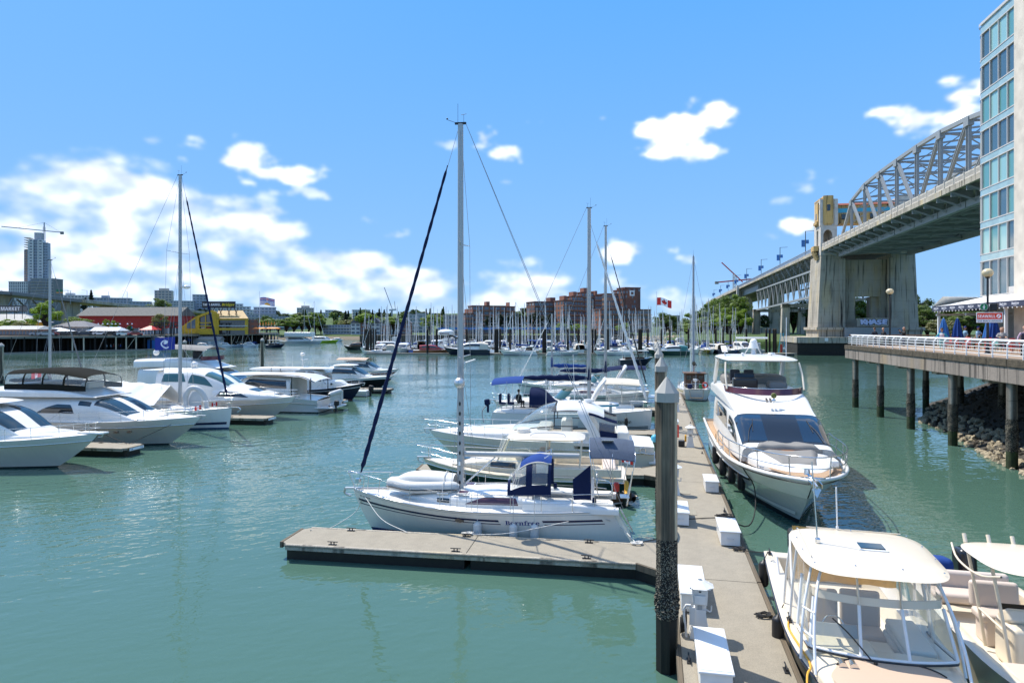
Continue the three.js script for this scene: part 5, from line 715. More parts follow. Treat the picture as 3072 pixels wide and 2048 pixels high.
for (const [px, py, L, hm, cv, label, o] of [
[1150, 1160, 10.5, M.gelBlack, M.gelBlack, 'black hulled bowrider cruiser with white deck and arched windscreen beside the skiff', {}],
[1168, 1135, 10, M.gelWood, M.tanCanvas, 'brown and white sports boat with tan canvas roof behind the black bowrider', { tan: 1 }]]) {
const q = G(px, py, 0), b = motorboat({ label, L, B: 3.3, sheer: [1.0, 1.15, 1.45], rake: 1.7, hullMat: hm, knuckle: .78, pos: bowAt(q.x + 1.4, q.z + .3, L, LT), turn: LT, rail: { u0: .45, h: .5, n: 5 }, cabins: [{ name: 'deckhouse', x0: 2.2, x1: 7.4, w: [1.3, 1.4, 1.35, 1.0], h: [1.5, 1.5, 1.2, .1], y: [1.1, 1.12, 1.18, 1.3], n: 4, sides: [[.1, .75, .4, .8, [.02, .1]]], tops: [[.6, .92, .2, .8]] }] });
if (o.tan) canopy(b.root, { x0: .8, x1: 5.5, w: 1.35, y: 2.85, rise: .2, mat: M.tanCanvas, name: 'canvas_roof', base: 1.3 }); else hardtop(b.root, { x0: 2.6, x1: 5.6, w: 1.3, y: 2.75, t: .12 });
}
{ // two runabouts at the finger, covered blue boat, grey sloop on the far left
const b = motorboat({ name: 'skiff', label: 'small open skiff with a black outboard behind the navy workboat', L: 5.2, B: 2.0, sheer: [.6, .62, .8], rake: .8, pos: G(1105, 1188, 0).toArray(), turn: RT, rail: null, camber: .02 }); outboard(b.root, 0, .45, 0, M.black, 1); part(b.root, 'console', rbox(.5, .7, .5, .08, 2.2, .95, 0), M.gel);
const q = G(75, 1190, 0), c = motorboat({ label: 'white cruiser under a bright blue canvas cover behind the flybridge cruiser', L: 10, B: 3.5, sheer: [1.2, 1.25, 1.5], pos: bowAt(q.x, -62, 10, LT), turn: LT, cabins: [{ name: 'deckhouse', x0: 1, x1: 7, w: [1.5, 1.5, 1.4, 1], h: [1.6, 1.7, 1.3, .1], y: 1.25, n: 4, sides: [[.1, .7, .4, .8]] }] }); canopy(c.root, { x0: .6, x1: 6.4, w: 1.6, y: 3.3, y0: 3.0, rise: .35, mat: M.blueCanvas, name: 'canvas_cover', base: 1.6 }); part(c.root, 'cover_side', [-1, 1].map((s) => grid((u, v) => [lerp(.6, 6.4, u), lerp(2.2, 3.2, v), s * (1.62 - .02 * v)], 6, 2)), M.blueCanvas);
sailboat({ label: 'sloop with grey sail cover behind the dark canvas flybridge cruiser', L: 10, B: 3.2, pos: bowAt(-36.2, -58, 10, LT), turn: LT, mastH: 11.8, mastU: .6, boom: 4, cover: M.darkCanvas, furl: M.greyCanvas, stripe: null, rig: .012, mastR: .1, spreaders: [.5] });
}
const berthSign = printM(256, 64, (x, w, h) => { x.fillStyle = '#e9ecee'; x.fillRect(0, 0, w, h); x.fillStyle = '#1d4a86'; x.font = 'bold 46px sans-serif'; x.textBaseline = 'middle'; x.fillText('18', 10, h / 2); x.fillText('12', w - 66, h / 2); });
finger(V(-22.3, 0, -39.9), V(-42, 0, -42.9), 1.5, 'finger dock with a numbered end plate beside the beige flybridge cruiser', 'finger_dock', { gusset: false, sign: berthSign });
finger(V(-18.9, 0, -52.9), V(-40, 0, -56.1), 1.5, 'finger dock with an end plate between the plumb bow sloop and express cruiser', 'finger_dock', { gusset: false, sign: berthSign });
finger(V(-16.2, 0, -65.3), V(-38, 0, -68.6), 1.4, 'finger dock beside the navy hulled workboat', 'finger_dock', { gusset: false, sign: berthSign });
finger(V(-13.9, 0, -77.6), V(-36, 0, -81), 1.4, 'finger dock beside the small open skiff', 'finger_dock', { gusset: false });

{ // cream cruiser with green hull
const L = 9.2, t = Math.PI - .12, b = motorboat({ label: 'cream cruiser with dark green hull and radar on its flat roof', L, B: 3.2, sheer: [1.05, 1.1, 1.5], rake: 1.3, fl: 1.2, hullMat: M.gelGreen, topMat: M.gelCream, deckMat: M.gelCream, knuckle: .86, pos: bowAt(-4.1, -31.2, L, t), turn: t, bottom: M.bootBlack, rail: { u0: .42, h: .62, n: 4, r: .018, bowOut: .35 },
cabins: [{ name: 'deckhouse', x0: 3.2, x1: 7.7, w: [1.22, 1.2, 1.05, .7], h: [.55, .62, .5, .06], y: [1.12, 1.16, 1.25, 1.38], n: 4, sides: [[.35, .6, .3, .7]] }] });
const r = b.root, ht = hardtop(r, { x0: 1.75, x1: 5.25, w: 1.25, y: 2.62, t: .16, n: 4.5, taper: .86, crown: .07, mat: M.gelCream });
for (const [x, z] of [[2.0, 1.1], [3.5, 1.15], [5.3, 1.0]]) for (const s of [-1, 1]) part(r, 'roof_post', bar([x + (x > 5 ? .5 : 0), 1.2, s * z * 1.05], [x - .1, 2.58, s * z * .95], .04, 8), M.gelCream);
part(r, 'windscreen', grid((u, v) => { const a = (u - .5) * 2.4; return [5.1 + .75 * Math.cos(a) - v * .35, 1.62 + v * .92, 1.2 * Math.sin(a) * (1 - .08 * v), u, v]; }, 20, 3), M.pane); for (const s of [-1, 1]) part(r, 'side_window', grid((u, v) => [lerp(2.1, 5.2, u), lerp(1.65, 2.52, v), s * (1.16 - .04 * v), u, v], 6, 2), M.pane);
part(r, 'helm_seat', [rbox(.5, .9, .5, .1, 3.6, 1.6, -.45), rbox(.5, .9, .5, .1, 3.6, 1.6, .45)], M.vinylSeat); part(r, 'cockpit_seat', rbox(.6, .5, 2.4, .1, .7, 1.25, 0), M.vinylSeat); for (const z of [-1.4, 1.4]) part(r, 'cockpit_wall', rbox(3.0, .35, .1, .04, 1.7, 1.3, z), M.gelCream);
part(ht, 'radar_dome', [mv(cyl(.3, .3, .16, 0, 0, 0, 18), 4.55, 2.74, .2), mv(new THREE.SphereGeometry(.3, 18, 6, 0, 6.3, 0, 1.57).scale(1, .25, 1), 4.55, 2.9, .2)], M.gel); part(ht, 'roof_rail', tube([[2.6, 2.76, -.85], [2.65, 2.84, -.86], [4.1, 2.84, -.9], [4.15, 2.76, -.9]], .018, 6, 4), M.chrome); part(r, 'whip_antenna', bar([3.6, 2.7, 1.1], [3.6, 5.1, 1.2], .014, 5), M.whitePaint); part(r, 'deck_hatch', rbox(.6, .06, .6, .02, 7.1, 1.56, 0), M.glassBlue); canadaFlag(r, .2, 1.9, -1.2, .9);
}
{ // white sport cruiser with arch hardtop
const L = 12.4, t = Math.PI - .12, b = motorboat({ name: 'sport_cruiser', label: 'white sport cruiser with swept hardtop, navy canvas and red flag at the stern', L, B: 3.9, sheer: [1.3, 1.5, 1.75], rake: 2.0, hullMat: M.gelSand, knuckle: .72, pos: bowAt(-4.7, -38.3, L, t), turn: t, swim: 1.1, rail: { u0: .5, h: .62, n: 6, bowOut: .4 }, ports: [[.60, .9, .2, .5]],
cabins: [{ name: 'foredeck_trunk', x0: 5.6, x1: 11.9, w: [1.62, 1.58, 1.4, .95, .2], h: [.62, .55, .42, .25, .04], y: [1.5, 1.52, 1.58, 1.66, 1.74], n: 3.2, sides: [[.08, .3, .3, .66]] }] });
const r = b.root, E = cabin({ x0: 1.9, x1: 7.6, w: [1.55, 1.68, 1.7, 1.62, 1.35], h: [1.25, 1.82, 1.9, 1.5, .12], y: [1.5, 1.5, 1.52, 1.58, 1.95], n: 4.2 });
part(r, 'hard_top', E.patch(.12, .56, .23, .77, .03, 16, 18), M.gel); part(r, 'windscreen', E.patch(.58, .98, .06, .94, .0, 14, 22), M.pane); for (const s of [-1, 1]) { const g = (v) => s < 0 ? v : 1 - v; part(r, 'side_glass', E.patch(.36, .58, g(.05), g(.235), .0, 8, 8), M.pane); part(r, 'arch_leg', E.patch(.27, .37, g(.0), g(.24), .028, 6, 10, (u, v, a, bb) => [a - .13 * (1 - v) * (1 - v), bb]), M.gel); part(r, 'window_frame', [tube(Array.from({ length: 9 }, (_, i) => E.S(.36 + .22 * i / 8, g(.235))), .035, 6, 2), tube(Array.from({ length: 7 }, (_, i) => E.S(.58, g(.05 + .19 * i / 6))), .03, 6, 2), tube(Array.from({ length: 12 }, (_, i) => E.S(.36 + .6 * i / 11, g(.05))), .03, 6, 2)], M.gelBlack); part(r, 'clear_curtain', E.patch(.0, .27, g(.03), g(.24), -.02, 6, 8), M.vinyl); part(r, 'curtain_band', E.patch(.0, .26, g(.19), g(.27), .0, 6, 8), M.navyCanvas); part(r, 'curtain_band', E.patch(.0, .16, g(.0), g(.04), .0, 6, 3), M.navyCanvas); }
part(r, 'aft_curtain', E.cap(0, 0), M.vinyl); part(r, 'helm_seat', [rbox(.6, 1.0, 1.3, .12, 4.6, 2.0, 0)], M.seatWhite); part(r, 'dashboard', rbox(.8, .5, 2.4, .15, 5.8, 1.95, 0), M.gelSand); part(r, 'aft_seat', rbox(.7, .6, 2.6, .12, 1.6, 1.7, 0), M.seatWhite); part(r, 'gps_dome', [mv(new THREE.SphereGeometry(.12, 10, 8), 3.9, 3.48, -.4), cyl(.3, .28, .14, 3.4, 3.4, .3, 14)], M.gel); part(r, 'whip_antenna', bar([4.2, 3.0, 1.3], [4.3, 6.0, 1.35], .014, 5), M.whitePaint);
const fl = canadaFlag(r, -.2, 2.3, -.9, 2.1, .12); part(r, 'spare_fender', mv(ball(.22, -.1, 1.65, -1.0), 0, 0, 0), M.cyan); part(r, 'side_vent', decal(b.H, .12, .34, (u) => b.H.sh(u) - .32, (u) => b.H.sh(u) - .16, -1, .05), M.glassDark); part(r, 'quarter_round', mv(new THREE.TorusGeometry(.14, .03, 6, 18), .6, 1.15, -1.85), M.chrome);
}
let sirene;
{ // sailboat with black double waterline
const L = 11.9, b = sirene = sailboat({ label: 'white sailboat with black double waterline, navy sail cover and blue bimini', L, B: 3.7, sheer: [1.3, 1.28, 1.5], rake: .15, tr: .3, stern: .84, wl: .86, hullMat: M.gelCool, stripes: [[.12, .17], [.2, .235]], stripe: M.gelBlack, bottom: M.bootBlack, pos: bowAt(10.25, -49.3, L, LT), turn: LT, mastH: 14.7, mastU: .615, boom: 4.9, boomY: 2.5, cover: M.navyCanvas, furl: M.whiteCanvas, furlR: .12, mastR: .115, rig: .011, spreaders: [.33, .56], frac: 1.2 }), r = b.root;
const nm = lettering(512, 160, (x, w, h) => { x.fillStyle = '#181a22'; x.font = 'italic bold 120px serif'; x.textAlign = 'center'; x.textBaseline = 'middle'; x.fillText('Sirène', w / 2, h * .5); x.lineWidth = 5; x.strokeStyle = '#181a22'; x.beginPath(); x.moveTo(w * .72, h * .72); x.quadraticCurveTo(w * .98, h * .9, w * .93, h * .5); x.stroke(); });
part(r, 'boat_name', decal(b.H, .775, .885, .5, .92, 1, .01), nm);
canopy(r, { x0: .2, x1: 2.5, w: 1.45, y: 3.6, y0: 3.4, rise: .3, mat: M.blueCanvas, name: 'bimini', base: 1.6 }); const D0 = cabin({ x0: 3.0, x1: 4.9, w: [1.35, 1.3, 1.1], h: [1.35, 1.2, .35], y: 1.7, n: 3 }); part(r, 'dodger', D0.geo(10, 14), M.navyCanvas);
outboard(r, .1, 1.7, 1.3, M.navyCanvas, .75); for (const [x, z] of [[1.6, .8], [1.0, 1.0]]) part(r, 'helm_seat', [rbox(.4, .2, .5, .08, x, 1.9, z), rbox(.14, .8, .55, .1, x - .2, 2.25, z)], M.navyCanvas); part(r, 'dinghy_davit', tube([[-.4, .5, 1.2], [-.5, 1.4, 1.2], [.1, 2.0, 1.2]], .05, 6, 4), M.gelGrey); part(r, 'paddle_board', mv(rot(poly(superEl(3.2, .7, 2.4, 30), .12, .04), 'x', .25), 7.9, 1.95, 1.35), M.cyan); part(r, 'paddle_board_cover', mv(rot(poly(superEl(3.2, .66, 2.4, 30), .05, .02), 'x', .25), 7.9, 2.07, 1.38), M.gel); part(r, 'bow_cleat_cover', [rbox(.2, .9, .1, .03, 8.9, 1.7, 1.55)], M.gelGrey); fender(r, { x: 10.0, y: 1.1, z: 1.45 }, .6, .12, M.rubber, .3);
}
{ // cruiser with beige canvas
const L = 11.2, t = RT, b = motorboat({ label: 'white cruiser with beige folded canvas roof and clear curtains', L, B: 3.7, sheer: [1.25, 1.4, 1.65], rake: 1.9, hullMat: M.gel, pos: bowAt(-1.5, -54.6, L, t), turn: t, rail: { u0: .5, h: .6, n: 5 }, swim: .8, cabins: [{ name: 'foredeck_trunk', x0: 5.0, x1: 10.6, w: [1.55, 1.5, 1.2, .3], h: [.6, .55, .35, .04], y: [1.4, 1.45, 1.55, 1.65], n: 3.2, sides: [[.1, .4, .3, .66]] }] }), r = b.root;
part(r, 'windscreen', grid((u, v) => { const a = (u - .5) * 2.6; return [5.0 + 1.3 * Math.cos(a) - v * .6, 2.0 + v * .6, 1.55 * Math.sin(a), u, v]; }, 20, 3), M.glassTealD); part(r, 'radar_arch', tube([[3.4, 1.5, -1.6], [2.7, 2.8, -1.55], [2.3, 3.35, -1.2], [2.3, 3.45, 0], [2.3, 3.35, 1.2], [2.7, 2.8, 1.55], [3.4, 1.5, 1.6]], .16, 8, 5), M.gel); canopy(r, { x0: -.4, x1: 2.3, w: 1.5, y: 3.3, y0: 3.2, rise: .25, mat: M.creamCanvas, name: 'canvas_roof', base: 1.5 }); for (const s of [-1, 1]) part(r, 'clear_curtain', grid((u, v) => [lerp(-.4, 2.2, u), lerp(1.5, 3.2, v), s * 1.5], 4, 2), M.vinyl);
}
sailboat({ label: 'sailboat with black furled jib and navy boom cover beyond the beige canvas cruiser', L: 11, B: 3.5, sheer: [1.2, 1.15, 1.45], pos: bowAt(13.2, -64.6, 11, LT), turn: LT, mastH: 15.8, mastU: .62, boom: 4.4, boomY: 2.2, cover: M.navyCanvas, furl: M.gelBlack, furlR: .075, rig: .012, mastR: .1, spreaders: [.3, .62], frac: 1.5 });
{ const L = 10.5, b = motorboat({ label: 'white cruiser with navy canvas arch top behind the berthed sailboats', L, B: 3.5, sheer: [1.2, 1.35, 1.6], rake: 1.8, pos: [14.0, 0, -69.6], turn: RT, swim: .8, rail: { u0: .5, h: .6, n: 5 }, cabins: [{ name: 'foredeck_trunk', x0: 5.0, x1: 10, w: [1.5, 1.4, 1.1, .3], h: [.6, .55, .35, .04], y: [1.4, 1.45, 1.5, 1.6], n: 3.2, sides: [[.1, .4, .3, .66]] }] }); const r = b.root; part(r, 'radar_arch', tube([[3.4, 1.4, -1.5], [2.7, 2.8, -1.45], [2.3, 3.4, -1.1], [2.3, 3.5, 0], [2.3, 3.4, 1.1], [2.7, 2.8, 1.45], [3.4, 1.4, 1.5]], .2, 8, 5), M.gel); canopy(r, { x0: .2, x1: 2.3, w: 1.4, y: 3.35, rise: .25, mat: M.navyCanvas, name: 'canvas_roof', base: 1.5 }); canopy(r, { x0: 2.6, x1: 5.0, w: 1.4, y: 3.0, y0: 3.4, rise: .25, mat: M.navyCanvas, name: 'canvas_roof', base: 1.8 }); part(r, 'windscreen', grid((u, v) => { const a = (u - .5) * 2.6; return [5.0 + 1.1 * Math.cos(a) - v * .5, 1.95 + v * .6, 1.45 * Math.sin(a), u, v]; }, 20, 3), M.glassTealD); }
sailboat({ label: 'sailboat with bright blue boom cover and white dodger, outermost on this dock', L: 10, B: 3.2, pos: bowAt(.5, -76, 10, RT), turn: RT, mastH: 7.5, mastU: .6, boom: 4, boomY: 2.1, cover: M.blueCanvas, furl: M.whiteCanvas, rig: .012, spreaders: [.5] });
{ // ketch seen from astern
const b = sailboat({ name: 'wooden_ketch', label: 'white and blue sailing yacht seen from astern with brown wooden wheelhouse', L: 11.5, B: 3.5, sheer: [1.15, 1.0, 1.6], stern: .7, tr: -.4, rake: 1.4, pos: DK(4.3, 72), turn: Math.PI / 2 - TH, mastH: 14.0, mastU: .46, boom: 3.6, boomY: 2.6, cover: M.darkCanvas, furl: M.whiteCanvas, stripes: [[.70, .86]], stripe: M.gelLime2 ??= gelc([.25, .28, .06]), bottom: M.bootBlue, rig: .012, mastR: .13, mastMat: M.panelB, spreaders: [.5] }), r = b.root, w = part(r, 'wheelhouse', [rbox(2.2, 1.3, 2.0, .06, 3.6, 1.95, 0)], M.brownWood);
part(w, 'wheelhouse_roof', rbox(2.7, .1, 2.4, .04, 3.6, 2.66, 0), M.tanWood); for (const z of [-.62, 0, .62]) part(w, 'aft_window', rbox(.03, .45, .5, .01, 2.49, 2.2, z), M.glassDark); part(r, 'rail_rack', [bar([.6, 1.2, -1.2], [.6, 2.8, -1.2], .03, 5), bar([.6, 1.2, 1.2], [.6, 2.8, 1.2], .03, 5), bar([.6, 2.8, -1.2], [.6, 2.8, 1.2], .03, 5)], M.brownWood); part(r, 'deck_gear', [rbox(.5, .5, .5, .15, 1.0, 1.4, -.6)], M.navyCanvas); part(r, 'deck_gear', [rbox(.4, .6, .3, .12, 1.2, 1.4, .5)], M.greenPaint); part(r, 'lifebuoy', mv(new THREE.TorusGeometry(.25, .07, 8, 16).rotateY(Math.PI / 2), .5, 1.6, .9), M.redPaint); part(r, 'stern_platform', [rbox(.7, .06, 1.3, .02, -.5, .35, 0), bar([-.8, .35, -.6], [.05, 1.1, -.7], .025, 5), bar([-.8, .35, .6], [.05, 1.1, .7], .025, 5)], M.wood);
}

// ---------------------------------------------------------------- the crowded marina across the channel
function farSail(o) {
const c = { L: 9.5, B: 3, mastH: 12, hullMat: M.gel, cover: M.blueCanvas, furl: M.whiteCanvas, ...o }, t = thing('moored_sailboat', c.label, 'sailboat', [0, 0, 0], 0, 'sailboats in the far marina'), H = hull({ L: c.L, B: c.B, sheer: [1.0, .95, 1.3], rake: 1.0, tr: .5, wl: .8, wlp: 1.3, p: 2, q: .92, stern: .65, fl: .9 });
part(t, 'hull', [band(H, .05, (u) => H.sh(u), 0, 0, 1, [-1, 1], 12, 2), transom(H, 0)], c.hullMat); part(t, 'boot_stripe', band(H, -.3, .08, .004, 0, 1, [-1, 1], 10, 1), c.bottom ?? M.bootBlue); part(t, 'deck', deckGeo(H, .02, .08, 0, 1, .02, 10), M.gel);
const C = cabin({ x0: c.L * .33, x1: c.L * .78, w: [.9, .95, .6, .25], h: [.55, .5, .4, .05], y: 1.0, n: 4 }), cm = part(t, 'coach_roof', C.geo(6, 8), M.gel); for (const s of [-1, 1]) part(cm, 'window', C.side(.1, .6, .3, .7, s), M.glassDark);
const mx = c.L * .58, top = 1.4 + c.mastH; part(t, 'mast', cyl(.095, .07, c.mastH, mx, 1.4, 0, 6), c.mastMat ?? M.mastWhite); part(t, 'spreader', beam([mx, 1.4 + c.mastH * .55, -.9], [mx, 1.4 + c.mastH * .55, .9], .07, .07), M.mastWhite);
part(t, 'rigging', [bar([.2, 1.1, 0], [mx, top, 0], .02, 3), bar([c.L - .2, 1.3, 0], [mx, top, 0], .02, 3), bar([mx, 1, 1.4], [mx, 1.4 + c.mastH * .55, .9], .018, 3), bar([mx, 1, -1.4], [mx, 1.4 + c.mastH * .55, -.9], .018, 3)], M.wire); part(t, 'boom', bar([mx, 2.35, 0], [mx - 3.6, 2.35, 0], .08, 5), M.mastWhite); if (c.cover) part(t, 'sail_cover', bar([mx, 2.55, 0], [mx - 3.7, 2.5, 0], .26, 6, .16), c.cover); if (c.furl) part(t, 'furled_jib', bar([c.L - .25, 1.7, 0], [lerp(c.L - .2, mx, .8), 1.3 + (top - 1.3) * .8, 0], .075, 5, .045), c.furl); if (c.dodger) part(t, 'dodger', cabin({ x0: c.L * .26, x1: c.L * .4, w: [1, .95, .8], h: [.9, .8, .2], y: 1.4, n: 3 }).geo(4, 6), c.dodger);
return t;
}
function farMotor(o) {
const c = { L: 10, B: 3.4, hullMat: M.gel, ...o }, t = thing('moored_cruiser', c.label, 'motorboat', [0, 0, 0], 0, 'motorboats in the far marina'), H = hull({ L: c.L, B: c.B, sheer: [1.1, 1.2, 1.7], rake: 1.5 });
part(t, 'hull', [band(H, .0, (u) => H.sh(u), 0, 0, 1, [-1, 1], 12, 3), transom(H, 0)], c.hullMat); part(t, 'boot_stripe', band(H, -.3, .08, .004, 0, 1, [-1, 1], 10, 1), M.bootBlack); part(t, 'deck', deckGeo(H, .0, .1, 0, 1, 0, 10), M.gel); const C = cabin({ x0: c.L * .15, x1: c.L * .78, w: [1.35, 1.4, 1.3, .6], h: c.tall ? [2.1, 2.1, 1.9, .1] : [1.4, 1.5, 1.2, .1], y: 1.2, n: 5 }), cm = part(t, 'deckhouse', C.geo(8, 10), c.houseMat ?? M.gel); for (const s of [-1, 1]) part(cm, 'side_window', C.side(.1, .7, .45, .8, s, .02, [0, .1]), M.glassDark); part(cm, 'windscreen', C.patch(.7, .92, .22, .78, .02, 4, 6), M.glassDark);
if (c.fly) { part(t, 'flybridge', cabin({ x0: c.L * .15, x1: c.L * .6, w: [1.3, 1.35, 1.1], h: [.7, .75, .1], y: c.tall ? 3.2 : 2.6, n: 6 }).geo(6, 8), M.gel); part(t, 'bimini', box(2.6, .1, 2.4, c.L * .32, c.tall ? 5.0 : 4.4, 0), c.canvas ?? M.navyCanvas); for (const z of [-1.1, 1.1]) part(t, 'bimini_post', bar([c.L * .3, 3, z], [c.L * .32, c.tall ? 5 : 4.4, z], .03, 4), M.chrome); } else if (c.canvas) part(t, 'canvas_cover', cabin({ x0: .4, x1: c.L * .35, w: [1.3, 1.4, 1.3], h: [1.3, 1.6, 1.4], y: 1.2, n: 4 }).geo(5, 8), c.canvas);
return t;
}
{
const S = [farSail({ label: 'white sailboat with royal blue sail cover in the far marina', cover: M.blueCanvas }), farSail({ label: 'white sailboat with dark navy sail cover in the far marina', cover: M.navyCanvas, mastH: 13.5, L: 10.5 }), farSail({ label: 'white sailboat with beige sail cover in the far marina', cover: M.creamCanvas, mastH: 11 }), farSail({ label: 'white sailboat with bare boom and grey mast in the far marina', cover: null, mastMat: M.alu, mastH: 12.5, L: 10 }), farSail({ label: 'blue hulled sailboat in the far marina', hullMat: M.gelBlue, cover: M.blueCanvas, mastH: 11.5 }), farSail({ label: 'sailboat with bright blue dodger in the far marina', cover: M.blueCanvas, dodger: M.blueCanvas, mastH: 13 }), farSail({ label: 'green hulled sailboat with teal cover in the far marina', hullMat: M.gelGreen, cover: M.gelTeal, mastH: 10.5, L: 9 }), farSail({ label: 'sailboat with red sail cover and dark dodger in the far marina', cover: M.gelRed, dodger: M.darkCanvas, mastH: 12 })];
const Mo = [farMotor({ label: 'white cruiser with blue canvas aft in the far marina', canvas: M.blueCanvas }), farMotor({ label: 'white flybridge boat with navy bimini in the far marina', fly: 1, tall: 1, L: 12 }), farMotor({ label: 'navy hulled motorboat in the far marina', hullMat: M.gelNavy, canvas: M.creamCanvas }), farMotor({ label: 'tall white trawler yacht in the far marina', tall: 1, L: 11 }), farMotor({ label: 'small white runabout with beige canvas in the far marina', L: 7.5, B: 2.6, canvas: M.creamCanvas })];
const used = new Set(), put = (o, p, turn, sc) => { if (!used.has(o)) { used.add(o); o.position.copy(p); o.rotation.y = turn; if (sc) o.scale.setScalar(sc); } else copy(o, p, turn, undefined, undefined, sc); };
const dk = (px0, px1, D, label) => { const a = AZ(px0, D), b = AZ(px1, D); single('marina_dock', label, 'dock', box(b.x - a.x, .5, 1.6, 0, .2, 0), M.dock, [(a.x + b.x) / 2, 0, -D], 0, 'docks of the far marina'); };
// front row, beam on to the channel
put(Mo[2], AZ(1470, 189.5, 0), RT + .15, 1); Mo[2].scale.setScalar(1.3); Mo[2].userData.label = 'sleek navy and white sports cruiser at the front of the far marina';
copy(S[0], AZ(1613, 187), Math.PI, 'white sailboat with long side windows in the front row of the far marina', undefined, 1.1); copy(S[5], AZ(1638, 186.5), 0, 'white sailboat with raised blue dodger in the front row of the far marina'); copy(S[1], AZ(1895, 187), Math.PI, 'white sailboat with dark dodger hoop in the front row of the far marina');
const gt = farMotor({ label: 'dark green hulled trawler with turquoise canopy at the marina end', hullMat: M.gelGreen, L: 11.5, tall: 0, canvas: M.gelTeal }); gt.position.copy(AZ(2066, 187)); gt.rotation.y = Math.PI; part(gt, 'round_buoy', ball(.35, .2, .7, 1.9, 10), M.redPaint);
const tug = farMotor({ label: 'old black and wood tug boat beside the piling cluster', hullMat: M.gelBlack, L: 7.5, B: 2.8, houseMat: M.brownWood }); tug.position.copy(AZ(1095, 232)); tug.rotation.y = Math.PI;
const wb = farMotor({ label: 'varnished wooden cabin boat with red trim behind the navy jib', hullMat: M.gelWood, houseMat: M.gelRed, L: 12 }); wb.position.copy(AZ(1240, 195)); wb.rotation.y = .05;
copy(S[3], AZ(1178, 194), Math.PI, 'white pilothouse sailboat beside the varnished wooden cabin boat', undefined, .9); copy(Mo[3], AZ(1125, 214), .1, 'white fishing boat with a red flag behind the piling cluster');
dk(1100, 1500, 192.5, 'float of the far marina beside the wooden cabin boat'); dk(1440, 1930, 190, 'front float of the far marina lined with sailboats');
const ys = farSail({ label: 'mustard yellow hulled sailboat near the bridge ladder', hullMat: M.gelYellow, cover: M.gelTeal, mastH: 11 }); ys.position.copy(AZ(2125, 205)); ys.rotation.y = -1.9;
copy(Mo[1], AZ(2290, 205), Math.PI + .2, 'white cabin cruiser beside the floating work platform', undefined, .8);
let n = 0; const rows = [203, 220, 238, 256, 274, 293];
rows.forEach((D, ri) => {
const x0 = [1110, 1090, 1120, 1150, 1260, 1300, 1330][ri], x1 = [2240, 2260, 2230, 2180, 2100, 1980, 1930][ri]; dk(x0, x1, D + 6.5, 'inner float of the far marina among the masts');
for (let px = x0 + R(0, 12); px < x1; px += R(22, 38) * 240 / D * (px > 1900 ? 1.15 : 1)) { const p = AZ(px, D + R(-1.5, 1.5)), sail = rnd() < .74, turn = (rnd() < .5 ? 1 : -1) * Math.PI / 2 + R(-.12, .12); const o = sail ? S[Math.floor(rnd() * S.length)] : Mo[Math.floor(rnd() * 5)]; const q = p.clone(); q.z += (turn > 0 ? 4.5 : -4.5); put(o, q, turn, R(.86, 1.16)); n++; }
});
for (const o of [...S, ...Mo]) if (!used.has(o)) put(o, AZ(1300, 214), 1.5);
const mp = thing('marina_pile', 'dark timber pile standing among the far marina floats', 'piling', AZ(1112, 194, 0), 0, 'piles of the far marina'); part(mp, 'shaft', cyl(.34, .30, 8.0, 0, -1, 0, 8), M.darkWood); part(mp, 'cap', cyl(.36, .3, .3, 0, 7, 0, 8), M.wood);
for (const [px, D] of [[1100, 200], [1104, 199], [1120, 204], [1126, 205], [1096, 210], [1282, 192], [1310, 195], [1486, 196], [1492, 197], [1500, 205], [1630, 191], [1636, 192], [1704, 196], [1735, 206], [1778, 191], [1786, 192], [1822, 193], [1828, 194], [1918, 190], [1924, 191], [1944, 205], [1985, 206], [2066, 214], [2148, 212], [2170, 230], [2192, 206], [1560, 230], [1400, 225], [1440, 240], [1345, 236], [2240, 214], [1870, 230], [2010, 226]]) copy(mp, AZ(px, D));
for (const [px, D, L] of [[1530, 205, 1], [2300, 203, 1], [2322, 207, 1], [2310, 204, 1], [2328, 205, 1]]) copy(mp, AZ(px, D), 0, 'thick dark fender pile beside the bridge pier', 'fender piles by the bridge');
const wp = thing('work_platform', 'low grey floating work platform below the bridge pier', 'dock', AZ(2340, 184, 0), .25); part(wp, 'deck', box(8, .3, 3.6, 0, .55, 0), M.dock); part(wp, 'float', box(7, .5, 3, 0, .2, 0), M.black);
const ld = thing('ladder_tower', 'blue steel ladder frame with red panel beside the bridge pier', 'ladder', AZ(2347, 189, .6)); for (const s of [-1, 1]) part(ld, 'leg', bar([s * 1.0, 0, 0], [s * .35, 5.6, 0], .09, 5), M.cyan); for (let i = 0; i < 9; i++) part(ld, 'rung', bar([-.9 + i * .06, .4 + i * .6, 0], [.9 - i * .06, .4 + i * .6, 0], .05, 4), M.cyan); part(ld, 'panel', box(.6, 2.2, .1, -.25, 1.2, .15), M.redPaint); part(ld, 'notice', box(.6, .6, .08, .55, 1.2, .15), M.whitePaint);
// harbour ferries, tour boats and small craft in the channel
const fe = farMotor({ label: 'little navy harbour ferry with white canopy crossing the channel', hullMat: M.gelNavy, L: 7, B: 2.6 }); fe.children.filter((q) => q.name === 'deckhouse').forEach((q) => fe.remove(q)); part(fe, 'canopy', rbox(5.2, .12, 2.4, .05, 3.2, 2.9, 0), M.gel); for (const x of [.9, 3.2, 5.4]) for (const z of [-1.05, 1.05]) part(fe, 'canopy_post', bar([x, 1.2, z], [x, 2.9, z], .04, 5), M.gel); part(fe, 'bench', [rbox(4, .45, .5, .05, 3, 1.4, .7), rbox(4, .45, .5, .05, 3, 1.4, -.7)], M.brownWood); fe.position.copy(AZ(1858, 137)); fe.rotation.y = .06; copy(fe, AZ(798, 256), .1, 'little navy harbour ferry near the restaurant float');
